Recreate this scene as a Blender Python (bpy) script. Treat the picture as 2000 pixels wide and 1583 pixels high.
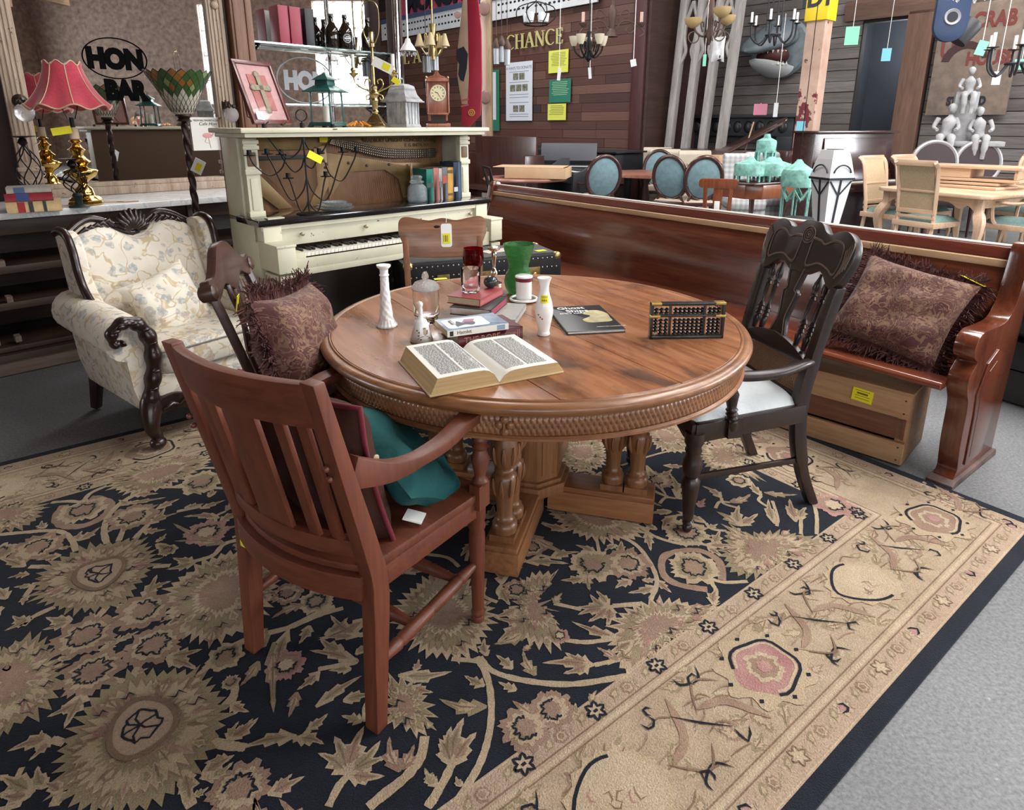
import bpy, bmesh, math, random
from mathutils import Matrix, Vector, Euler
PI = math.pi
SC = bpy.context.scene
COL = SC.collection
for o in list(bpy.data.objects):
    bpy.data.objects.remove(o, do_unlink=True)

# ---------------------------------------------------------------- camera
cam = bpy.data.cameras.new('camera')
cam.sensor_width = 36.0
cam.lens = 22.53
cam.shift_y = -0.0974
cam.clip_start = 0.05
cam.clip_end = 120
cam_o = bpy.data.objects.new('camera', cam)
COL.objects.link(cam_o)
cam_o.location = (0, 0, 1.45)
cam_o.rotation_euler = (math.radians(90 - 15.7), 0, 0)
SC.camera = cam_o

# ---------------------------------------------------------------- world, lights, exposure
W = bpy.data.worlds.new('overcast_sky')
SC.world = W
W.use_nodes = True
bg = W.node_tree.nodes['Background']
bg.inputs[0].default_value = (0.86, 0.93, 1.0, 1)
bg.inputs[1].default_value = 1.0
SC.view_settings.view_transform = 'Standard'
SC.view_settings.look = 'None'
SC.view_settings.gamma = 1
SC.view_settings.use_curve_mapping = False
SC.cycles.max_bounces = 9
SC.view_settings.exposure = 0.72

def area(name, loc, target, sx, sy, power, col=(1, 1, 1)):
    l = bpy.data.lights.new(name, 'AREA')
    l.shape = 'RECTANGLE'; l.size = sx; l.size_y = sy; l.energy = power; l.color = col
    o = bpy.data.objects.new(name, l); COL.objects.link(o)
    o.location = loc
    o.rotation_euler = (Vector(target) - Vector(loc)).to_track_quat('-Z', 'Y').to_euler()
    return o
# daylight of the skylights in the roof and of the tall windows behind and to the right
area('skylight_daylight', (4.2, 2.5, 6.35), (4.2, 2.5, 0), 2.2, 9.0, 700, (1.0, 0.98, 0.95))
area('skylight_daylight', (7.6, 7.5, 6.35), (7.6, 7.5, 0), 2.2, 12.0, 520, (1.0, 0.98, 0.95))
area('skylight_daylight', (-1.0, 10.0, 6.35), (-1.0, 10, 0), 2.0, 9.0, 260, (1.0, 0.98, 0.95))
for y0, w in ((-4.0, 2.4), (3.7, 5.0), (10.2, 4.0)):
    area('window_daylight', (16.95, y0, 3.9), (0, y0, 3.2), w, 3.4, 900 * w / 5, (0.93, 0.97, 1.0))
for x0, w in ((0.0, 5.0), (6.6, 5.0), (12.6, 4.0)):
    area('window_daylight', (x0 - .4, -11.95, 3.6), (x0 - .4, 0, 3.2), w, 4.0, 300, (0.95, 0.98, 1.0))

area('window_daylight', (-12.95, 4.2, 3.7), (0, 4.2, 3.2), 8.0, 3.4, 700, (0.95, 0.98, 1.0))

# ---------------------------------------------------------------- material helpers
MATS = {}
def _new(name):
    m = bpy.data.materials.new(name); m.use_nodes = True
    nt = m.node_tree
    return m, nt, nt.nodes['Principled BSDF']
def rgb(c):
    return (c[0], c[1], c[2], 1)
def coords(nt, scale=(1, 1, 1), kind='Object', rot=(0, 0, 0)):
    tc = nt.nodes.new('ShaderNodeTexCoord'); mp = nt.nodes.new('ShaderNodeMapping')
    mp.inputs['Scale'].default_value = scale
    mp.inputs['Rotation'].default_value = rot
    nt.links.new(tc.outputs[kind], mp.inputs[0])
    return mp.outputs[0]
def noise(nt, vec, scale, detail=4, rough=.55, dist=0):
    n = nt.nodes.new('ShaderNodeTexNoise')
    n.inputs['Scale'].default_value = scale; n.inputs['Detail'].default_value = detail
    n.inputs['Roughness'].default_value = rough; n.inputs['Distortion'].default_value = dist
    nt.links.new(vec, n.inputs['Vector'])
    return n.outputs['Fac']
def ramp(nt, fac, stops, interp='LINEAR'):
    r = nt.nodes.new('ShaderNodeValToRGB'); r.color_ramp.interpolation = interp
    e = r.color_ramp.elements
    while len(e) < len(stops): e.new(0.5)
    for i, (p, c) in enumerate(stops):
        e[i].position = p; e[i].color = rgb(c) if len(c) == 3 else c
    nt.links.new(fac, r.inputs[0])
    return r.outputs[0]
def mixc(nt, fac, a, b, mode='MIX'):
    m = nt.nodes.new('ShaderNodeMix'); m.data_type = 'RGBA'; m.blend_type = mode
    for v, s in ((fac, 0), (a, 6), (b, 7)):
        if hasattr(v, 'is_output'): nt.links.new(v, m.inputs[s])
        elif s == 0: m.inputs[0].default_value = v
        else: m.inputs[s].default_value = rgb(v)
    return m.outputs[2]
def bump(nt, bsdf, h, strength=.3, dist=.01):
    b = nt.nodes.new('ShaderNodeBump'); b.inputs['Strength'].default_value = strength
    b.inputs['Distance'].default_value = dist
    nt.links.new(h, b.inputs['Height']); nt.links.new(b.outputs[0], bsdf.inputs['Normal'])
def mul(c, k):
    return tuple(min(1, x * k) for x in c)
def mat(name, c, rough=.5, metal=0, var=None, bmp=None, coat=0, trans=0, ior=1.45, emit=None, spec=None, alpha=1, sheen=0, c2=None, kind='Object', scl=(1, 1, 1)):
    if name in MATS: return MATS[name]
    m, nt, p = _new(name)
    p.inputs['Base Color'].default_value = rgb(c)
    p.inputs['Roughness'].default_value = rough; p.inputs['Metallic'].default_value = metal
    p.inputs['IOR'].default_value = ior
    if coat: p.inputs['Coat Weight'].default_value = coat; p.inputs['Coat Roughness'].default_value = .08
    if trans: p.inputs['Transmission Weight'].default_value = trans
    if spec is not None: p.inputs['Specular IOR Level'].default_value = spec
    if alpha < 1: p.inputs['Alpha'].default_value = alpha
    if sheen: p.inputs['Sheen Weight'].default_value = sheen
    if emit: p.inputs['Emission Color'].default_value = rgb(emit[0]); p.inputs['Emission Strength'].default_value = emit[1]
    vec = coords(nt, scl, kind) if (var or bmp) else None
    if var:
        f = noise(nt, vec, var[0], 5, .6)
        d = var[1]
        nt.links.new(ramp(nt, f, [(.3, mul(c, 1 - d) if c2 is None else c2), (.7, mul(c, 1 + d * .6))]), p.inputs['Base Color'])
    if bmp:
        bump(nt, p, noise(nt, vec, bmp[0], 4, .6), bmp[1], bmp[2] if len(bmp) > 2 else .01)
    MATS[name] = m
    return m
def wood(name, dark, mid, light, axis='x', scale=1.0, rough=.4, coat=0., bands=True, worn=None, contrast=1):
    """grain stretched along one local axis, with darker figure and optional worn patches"""
    if name in MATS: return MATS[name]
    m, nt, p = _new(name)
    s = {'x': (1.2, 14, 14), 'y': (14, 1.2, 14), 'z': (14, 14, 1.2)}[axis]
    s = tuple(v * scale for v in s)
    vec = coords(nt, s)
    f1 = noise(nt, vec, 1.0, 6, .62, .6)
    vec2 = coords(nt, tuple(v * 3.2 for v in s))
    f2 = noise(nt, vec2, 1.6, 4, .6)
    k = .18 / contrast
    c = ramp(nt, f1, [(.5 - k, dark), (.5, mid), (.5 + k, light)])
    c = mixc(nt, .35, c, ramp(nt, f2, [(.35, dark), (.65, light)]), 'MIX')
    if worn:
        vw = coords(nt, (1, 1, 1)); fw = noise(nt, vw, worn[1], 6, .7)
        c = mixc(nt, ramp(nt, fw, [(worn[2], (0, 0, 0)), (worn[2] + .03, (1, 1, 1))]), c, worn[0])
    nt.links.new(c, p.inputs['Base Color'])
    p.inputs['Roughness'].default_value = rough
    if coat: p.inputs['Coat Weight'].default_value = coat; p.inputs['Coat Roughness'].default_value = .12
    bump(nt, p, f2, .08, .002)
    MATS[name] = m
    return m

# ---------------------------------------------------------------- mesh helpers
def T(x=0, y=0, z=0): return Matrix.Translation((x, y, z))
def RX(a): return Matrix.Rotation(a, 4, 'X')
def RY(a): return Matrix.Rotation(a, 4, 'Y')
def RZ(a): return Matrix.Rotation(a, 4, 'Z')
def S(x, y=None, z=None):
    y = x if y is None else y; z = x if z is None else z
    return Matrix.Diagonal((x, y, z, 1))
def frame(o, x, y, z):
    m = Matrix.Identity(4)
    for i, v in enumerate((x, y, z, o)):
        for j in range(3): m[j][i] = v[j]
    return m
class MB:
    """collects vertices and faces of one part"""
    def __init__(s): s.v = []; s.f = []; s.M = Matrix.Identity(4)
    def add(s, vs, fs, M=None):
        n = len(s.v); A = s.M if M is None else s.M @ M
        s.v += [tuple(A @ Vector(p)) for p in vs]
        s.f += [tuple(i + n for i in f) for f in fs]
        return s
    def box(s, c, d, rot=None, M=None):
        x, y, z = d[0] / 2, d[1] / 2, d[2] / 2
        vs = [(-x, -y, -z), (x, -y, -z), (x, y, -z), (-x, y, -z), (-x, -y, z), (x, -y, z), (x, y, z), (-x, y, z)]
        fs = [(0, 3, 2, 1), (4, 5, 6, 7), (0, 1, 5, 4), (1, 2, 6, 5), (2, 3, 7, 6), (3, 0, 4, 7)]
        A = T(*c)
        if rot: A = A @ Euler(rot).to_matrix().to_4x4()
        return s.add(vs, fs, A if M is None else M @ A)
    def bar(s, a, b, w, h, up=(0, 0, 1), w2=None, h2=None):
        a = Vector(a); b = Vector(b); d = (b - a)
        x = d.cross(Vector(up))
        x = Vector((1, 0, 0)) if x.length < 1e-6 else x.normalized()
        y = d.cross(x).normalized()
        vs = []
        for p, ww, hh in ((a, w, h), (b, w2 or w, h2 or h)):
            vs += [p - x * ww / 2 - y * hh / 2, p + x * ww / 2 - y * hh / 2, p + x * ww / 2 + y * hh / 2, p - x * ww / 2 + y * hh / 2]
        return s.add(vs, [(3, 2, 1, 0), (4, 5, 6, 7), (0, 1, 5, 4), (1, 2, 6, 5), (2, 3, 7, 6), (3, 0, 4, 7)])
    def lathe(s, prof, seg=24, M=None, caps=True, flute=None):
        vs = []; fs = []; n = len(prof)
        for i in range(seg):
            a = 2 * PI * i / seg
            for j, (r, z) in enumerate(prof):
                k = 1
                if flute and flute[0] <= z <= flute[1]: k = 1 - flute[3] * (0.5 + .5 * math.cos(a * flute[2]))
                vs.append((r * k * math.cos(a), r * k * math.sin(a), z))
        for i in range(seg):
            q = (i + 1) % seg
            for j in range(n - 1):
                fs.append((i * n + j, q * n + j, q * n + j + 1, i * n + j + 1))
        if caps:
            if prof[0][0] > 1e-5: fs.append(tuple(i * n for i in range(seg))[::-1])
            if prof[-1][0] > 1e-5: fs.append(tuple(i * n + n - 1 for i in range(seg)))
        return s.add(vs, fs, M)
    def turn(s, a, b, prof, seg=16, flute=None):
        """a lathed spindle from point a to point b; prof radii over 0..1"""
        a = Vector(a); b = Vector(b); L = (b - a).length
        q = (b - a).to_track_quat('Z', 'Y').to_matrix().to_4x4()
        return s.lathe([(r, t * L) for t, r in prof], seg, T(*a) @ q, True, (flute[0] * L, flute[1] * L, flute[2], flute[3]) if flute else None)
    def tube(s, pts, r, seg=8, closed=False, caps=True, flat=1.0, twist=None):
        P = [Vector(p) for p in pts]; n = len(P)
        rs = r if isinstance(r, (list, tuple)) else [r] * n
        vs = []; fs = []; prev = None
        for i in range(n):
            if closed: d = P[(i + 1) % n] - P[i - 1]
            else: d = P[min(i + 1, n - 1)] - P[max(i - 1, 0)]
            d = d.normalized() if d.length > 1e-9 else Vector((0, 0, 1))
            if prev is None:
                x = d.cross(Vector((0, 0, 1)))
                if x.length < 1e-3: x = d.cross(Vector((1, 0, 0)))
                x.normalize()
            else:
                x = prev - d * prev.dot(d); x.normalize()
            prev = x; y = d.cross(x)
            for k in range(seg):
                a = 2 * PI * k / seg + (twist * i if twist else 0)
                vs.append(P[i] + x * math.cos(a) * rs[i] + y * math.sin(a) * rs[i] * flat)
        m = n if closed else n - 1
        for i in range(m):
            q = (i + 1) % n
            for k in range(seg):
                l = (k + 1) % seg
                fs.append((i * seg + k, i * seg + l, q * seg + l, q * seg + k))
        if caps and not closed:
            fs.append(tuple(range(seg))[::-1]); fs.append(tuple((n - 1) * seg + k for k in range(seg)))
        return s.add(vs, fs)
    def prism(s, out, z0, z1, M=None):
        n = len(out)
        vs = [(x, y, z0) for x, y in out] + [(x, y, z1) for x, y in out]
        ar = sum(out[i][0] * out[(i + 1) % n][1] - out[(i + 1) % n][0] * out[i][1] for i in range(n))
        a = tuple(range(n)); b = tuple(range(n, 2 * n))
        if ar > 0: fs = [a[::-1], b] + [(i, (i + 1) % n, (i + 1) % n + n, i + n) for i in range(n)]
        else: fs = [a, b[::-1]] + [((i + 1) % n, i, i + n, (i + 1) % n + n) for i in range(n)]
        return s.add(vs, fs, M)
    def poly(s, out, z=0, M=None):
        n = len(out)
        ar = sum(out[i][0] * out[(i + 1) % n][1] - out[(i + 1) % n][0] * out[i][1] for i in range(n))
        return s.add([(x, y, z) for x, y in out], [tuple(range(n)) if ar > 0 else tuple(range(n))[::-1]], M)
    def ball(s, c, r, seg=12, rings=8, M=None):
        r = r if isinstance(r, (tuple, list)) else (r, r, r)
        vs = [(0, 0, -1)]; fs = []
        for j in range(1, rings):
            t = -PI / 2 + PI * j / rings
            for i in range(seg):
                a = 2 * PI * i / seg
                vs.append((math.cos(t) * math.cos(a), math.cos(t) * math.sin(a), math.sin(t)))
        vs.append((0, 0, 1)); L = len(vs) - 1
        for i in range(seg):
            q = (i + 1) % seg
            fs.append((0, 1 + q, 1 + i)); fs.append((L, L - seg + i, L - seg + q))
            for j in range(rings - 2):
                fs.append((1 + j * seg + i, 1 + j * seg + q, 1 + (j + 1) * seg + q, 1 + (j + 1) * seg + i))
        A = T(*c) @ S(*r)
        return s.add(vs, fs, A if M is None else M @ A)
    def grid(s, fn, nu, nv, M=None, wrapu=False, flip=False):
        vs = [fn(i / nu, j / nv) for i in range(nu if wrapu else nu + 1) for j in range(nv + 1)]
        fs = []; R = nv + 1; N = nu if wrapu else nu + 1
        for i in range(nu):
            q = (i + 1) % N
            for j in range(nv):
                f = (i * R + j, q * R + j, q * R + j + 1, i * R + j + 1)
                fs.append(f[::-1] if flip else f)
        return s.add(vs, fs, M)
    def build(s, name, m, parent=None, bevel=0, smooth=40, segs=2, subd=0):
        me = bpy.data.meshes.new(name)
        me.from_pydata(s.v, [], s.f)
        if bevel:
            bm = bmesh.new(); bm.from_mesh(me)
            bmesh.ops.remove_doubles(bm, verts=bm.verts, dist=1e-6)
            es = [e for e in bm.edges if len(e.link_faces) == 2 and e.calc_face_angle(0) > .6]
            bmesh.ops.bevel(bm, geom=es, offset=bevel, segments=segs, profile=.6, affect='EDGES', clamp_overlap=True)
            bm.to_mesh(me); bm.free()
        me.materials.append(m)
        if smooth:
            me.shade_smooth()
            me.set_sharp_from_angle(angle=math.radians(smooth))
        o = bpy.data.objects.new(name, me); COL.objects.link(o)
        if parent is not None: o.parent = parent
        if subd:
            md = o.modifiers.new('subsurf', 'SUBSURF'); md.levels = subd; md.render_levels = subd
        return o
def tag(o, label, cat, group=None, kind=None):
    if label: o['label'] = label
    if cat: o['category'] = cat
    if group: o['group'] = group
    if kind: o['kind'] = kind
    return o
def thing(name, label, cat, loc=(0, 0, 0), rz=0, group=None):
    o = bpy.data.objects.new(name, None); COL.objects.link(o)
    o.location = loc; o.rotation_euler = (0, 0, rz)
    return tag(o, label, cat, group)
def struct(o):
    o['kind'] = 'structure'; return o
def put(o, loc, rz=0, rot=None):
    o.location = loc; o.rotation_euler = rot if rot else (0, 0, rz); return o
def dup(root, loc, rz, label, group=None):
    r = root.copy(); COL.objects.link(r); r.location = loc; r.rotation_euler = (0, 0, rz)
    r['label'] = label
    if group: r['group'] = group
    for ch in root.children:
        c = ch.copy(); COL.objects.link(c); c.parent = r
        for g in ch.children:
            d = g.copy(); COL.objects.link(d); d.parent = c
    return r
def piece(src, parent, M):
    """a copy of a small piece that shares its mesh"""
    c = src.copy(); COL.objects.link(c); c.parent = parent; c.matrix_basis = M
    return c
def bez(ctrl, n=10, closed=False):
    """smooth curve through control points (Catmull-Rom), any dimension"""
    P = [tuple(p) for p in ctrl]; m = len(P); out = []
    rng = range(m) if closed else range(m - 1)
    for i in rng:
        if closed: a, b, c, d = P[i - 1], P[i], P[(i + 1) % m], P[(i + 2) % m]
        else: a, b, c, d = P[max(i - 1, 0)], P[i], P[i + 1], P[min(i + 2, m - 1)]
        for k in range(n):
            t = k / n
            out.append(tuple(.5 * (2 * b[j] + (c[j] - a[j]) * t + (2 * a[j] - 5 * b[j] + 4 * c[j] - d[j]) * t * t + (3 * b[j] - a[j] - 3 * c[j] + d[j]) * t ** 3) for j in range(len(b))))
    if not closed: out.append(P[-1])
    return out
def lettering(txt, size, bold=0, narrow=1.0, depth=.001, align='LEFT', italic=0):
    """lettering mesh in the x-y plane, z up out of the page; returns vertices and faces"""
    cu = bpy.data.curves.new('lettering', 'FONT')
    cu.body = txt; cu.size = size; cu.offset = bold; cu.extrude = depth / 2; cu.align_x = align; cu.shear = italic
    cu.resolution_u = 4
    o = bpy.data.objects.new('lettering', cu)
    me = bpy.data.meshes.new_from_object(o)
    vs = [(v.co.x * narrow, v.co.y, v.co.z + depth / 2) for v in me.vertices]; fs = [tuple(p.vertices) for p in me.polygons]
    bpy.data.objects.remove(o); bpy.data.curves.remove(cu); bpy.data.meshes.remove(me)
    return vs, fs
def text(name, txt, size, m, parent, M, **k):
    b = MB(); vs, fs = lettering(txt, size, **k); b.add(vs, fs, M)
    return b.build(name, m, parent, smooth=0)
def arc(cx, cy, r, a0, a1, n=8, ry=None):
    ry = r if ry is None else ry
    return [(cx + r * math.cos(a0 + (a1 - a0) * i / n), cy + ry * math.sin(a0 + (a1 - a0) * i / n)) for i in range(n + 1)]
def rrect(w, h, r, n=4):
    o = []
    for sx, sy, a in ((1, 1, 0), (-1, 1, PI / 2), (-1, -1, PI), (1, -1, 1.5 * PI)):
        o += arc(sx * (w / 2 - r), sy * (h / 2 - r), r, a, a + PI / 2, n)
    return o
# ---------------------------------------------------------------- the hall: floor, roof, far walls
concrete = mat('concrete', (.15, .155, .165), .75, var=(1.3, .35), bmp=(60, .25, .004))
def floor_mat():
    m, nt, p = _new('floor_concrete')
    v = coords(nt)
    a = ramp(nt, noise(nt, v, .7, 6, .6), [(.3, (.11, .112, .118)), (.7, (.19, .193, .203))])
    b = ramp(nt, noise(nt, v, 90, 3, .7), [(.35, (.55, .55, .55)), (.65, (1.25, 1.25, 1.25))])
    c = mixc(nt, .8, a, b, 'MULTIPLY')
    sp = ramp(nt, noise(nt, v, 45, 2, .5), [(.73, (0, 0, 0)), (.77, (1, 1, 1))])
    nt.links.new(mixc(nt, sp, c, (.28, .28, .28)), p.inputs['Base Color'])
    p.inputs['Roughness'].default_value = .62
    bump(nt, p, noise(nt, v, 120, 3, .7), .25, .004)
    return m
b = MB(); b.box((2, 5, -.05), (30, 34, .1)); struct(b.build('floor', floor_mat()))
roofm = wood('roof_boards', (.16, .08, .035), (.26, .14, .06), (.36, .2, .09), 'x', .6, .7)
# roof deck with three skylight openings, and beams
sky = [(4.2, 2.5, 2.2, 9.0), (7.6, 7.5, 2.2, 12.0), (-1.0, 10.0, 2.0, 9.0)]
xs = sorted({-12.9, 16.9} | {s[0] - s[2] / 2 for s in sky} | {s[0] + s[2] / 2 for s in sky})
ys = sorted({-11.9, 21.9} | {s[1] - s[3] / 2 for s in sky} | {s[1] + s[3] / 2 for s in sky})
b = MB()
for i in range(len(xs) - 1):
    for j in range(len(ys) - 1):
        cx, cy = (xs[i] + xs[i + 1]) / 2, (ys[j] + ys[j + 1]) / 2
        if any(abs(cx - s[0]) < s[2] / 2 and abs(cy - s[1]) < s[3] / 2 for s in sky): continue
        b.box((cx, cy, 6.55), (xs[i + 1] - xs[i], ys[j + 1] - ys[j], .1))
roof = struct(b.build('ceiling', roofm))
beamm = wood('roof_beam', (.07, .04, .03), (.11, .06, .045), (.15, .09, .06), 'y', .6, .7)
for k in range(7):
    b = MB(); b.box((0, 0, 0), (.25, 33, .4)); o = b.build('beam', beamm, roof); o.location = (-9.3 + 3.5 * k, 5, 6.3)
# a timber loft added out of view, left and behind, to shade the near rug
b = MB(); b.box((-2.2, -2.4, 3.3), (8.2, 7.6, .06)); shade_loft = struct(b.build('ceiling_shade_loft', roofm))
for k in range(9): b = MB(); b.box((-2.2, -5.9 + .86 * k, 3.17), (8.2, .1, .2)); b.build('joist', roofm, shade_loft)
for x, y in ((1.75, -1.6), (1.75, -5.8), (-5.9, -1.6)): b = MB(); b.box((x, y, 1.63), (.16, .16, 3.27)); b.build('post', roofm, shade_loft, bevel=.01)
# outer walls of the hall; the ones behind and to the right have tall window openings
brick = mat('old_brick', (.27, .2, .165), .85, var=(6, .5), bmp=(30, .4, .01))
def wall_with_windows(name, p, ang, L, H, wins):
    """a wall in its own x-z plane from x=0..L; openings (x0,x1,z0,z1) share z0,z1 rows"""
    b = MB(); xs = sorted({0, L} | {w[0] for w in wins} | {w[1] for w in wins}); zs = sorted({0, H} | {w[2] for w in wins} | {w[3] for w in wins})
    for i in range(len(xs) - 1):
        for j in range(len(zs) - 1):
            cx, cz = (xs[i] + xs[i + 1]) / 2, (zs[j] + zs[j + 1]) / 2
            if any(w[0] < cx < w[1] and w[2] < cz < w[3] for w in wins): continue
            b.box((cx, 0, cz), (xs[i + 1] - xs[i], .3, zs[j + 1] - zs[j]))
    o = b.build(name, brick); put(o, p, ang); struct(o)
    fr = mat('window_paint', (.55, .53, .5), .6)
    for w in wins:
        f = MB()
        nx = max(2, int((w[1] - w[0]) / .7)); nz = max(2, int((w[3] - w[2]) / .7))
        for k in range(nx + 1): f.box((w[0] + (w[1] - w[0]) * k / nx, 0, (w[2] + w[3]) / 2), (.05, .06, w[3] - w[2]))
        for k in range(nz + 1): f.box(((w[0] + w[1]) / 2, 0, w[2] + (w[3] - w[2]) * k / nz), (w[1] - w[0], .06, .05))
        f.build('window_frame', fr, o)
    return o
wall_with_windows('wall_right', (16.7, -11.8, 0), PI / 2, 33.6, 6.5, [(6.6, 9.0, 2.2, 5.6), (13, 18, 2.2, 5.6), (20, 24, 2.2, 5.6)])
wall_with_windows('wall_behind', (-12.9, -11.7, 0), 0, 29.9, 6.5, [(10, 15, 1.6, 5.6), (17, 22, 1.6, 5.6), (23.5, 27.5, 1.6, 5.6)])
wall_with_windows('wall_left', (-12.7, -11.8, 0), PI / 2, 33.8, 6.5, [(12, 20, 2.0, 5.4)])
b = MB(); b.box((0, 0, 3.25), (30, .3, 6.5)); o = b.build('wall_far', brick); put(o, (2, 21.7, 0)); struct(o)
# rug motifs in millimetres from the rug corner
BLOBS = [(1,[(2889,2026),(2800,2013),(2713,1965),(2680,1832),(2716,1751),(2776,1668),(2815,1639),(2914,1687),(3007,1821),(3006,1933),(2964,1998)]),(1,[(2836,1306),(2750,1273),(2667,1188),(2643,1098),(2655,1022),(2695,955),(2741,926),(2801,896),(2840,891),(2943,962),(2990,1054),(2983,1162),(2942,1218),(2909,1281)]),(0,[(2585,1675),(2518,1700),(2419,1668),(2384,1563),(2380,1440),(2450,1347),(2522,1297),(2625,1318),(2690,1424),(2687,1563),(2650,1645)]),(1,[(3049,1650),(3004,1610),(2981,1527),(2978,1413),(2983,1357),(3023,1325),(3050,1322),(3076,1315),(3126,1314),(3161,1664),(3085,1624)]),(1,[(3107,2551),(3025,2534),(2975,2427),(3010,2327),(3068,2331),(3144,2370),(3168,2597)]),(0,[(2744,2462),(2690,2336),(2578,2299),(2499,2326),(2426,2363),(2365,2427),(2406,2533),(2662,2543),(2747,2516)]),(0,[(1403,1216),(1265,1221),(1144,1129),(1181,961),(1260,891),(1350,930),(1424,1016),(1425,1129)]),(0,[(1653,629),(1567,659),(1433,614),(1367,529),(1343,499),(1661,499),(1736,502),(1721,563)]),(1,[(938,725),(932,658),(860,618),(767,516),(778,464),(986,494),(1085,502),(1153,569),(1071,658)]),(0,[(2149,1069),(2023,1151),(1904,1129),(1892,934),(1953,861),(2038,818),(2125,864),(2152,936)]),(0,[(2271,875),(2222,813),(2223,734),(2273,669),(2299,717),(2328,761),(2297,813)]),(0,[(534,1487),(452,1396),(511,1248),(601,1189),(671,1242),(653,1357)]),(1,[(498,1186),(345,1122),(494,965),(545,850),(593,951),(635,1050)]),(0,[(1016,1607),(843,1502),(1002,1330),(1110,1389),(1100,1497)]),(0,[(1892,797),(1790,917),(1691,965),(1630,918),(1742,892),(1758,801),(1799,706),(1868,710)])]
RINGS = [[(2878,1916),(2786,1900),(2766,1847),(2800,1776),(2852,1754),(2897,1811),(2907,1873)],[(2810,1206),(2761,1158),(2746,1091),(2778,1044),(2853,1036),(2887,1085),(2883,1150),(2856,1192)]]
FLOWERS = [(2,8,2702,2144,85),(0,7,2850,2311,81),(2,8,3000,2138,82),(2,9,2752,1563,78),(2,9,2904,1551,81),(2,9,2900,1387,77),(2,9,2750,1392,76),(2,9,2669,809,65),(3,8,2471,1089,50),(3,8,2500,1870,74),(0,7,2597,1222,48),(2,9,2062,536,62),(2,9,1976,537,55),(0,8,1499,879,77),(2,9,1402,811,75),(0,8,1239,660,78),(2,8,1604,1078,48),(3,7,497,561,74),(3,6,1798,709,27),(0,8,1099,800,79),(2,8,1162,1385,81),(2,8,905,1104,64),(0,8,2313,1280,53),(2,8,2407,1712,38),(0,7,2434,2252,88),(2,8,1780,938,46),(0,7,2634,1841,31),(0,7,2608,1122,23)]
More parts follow.
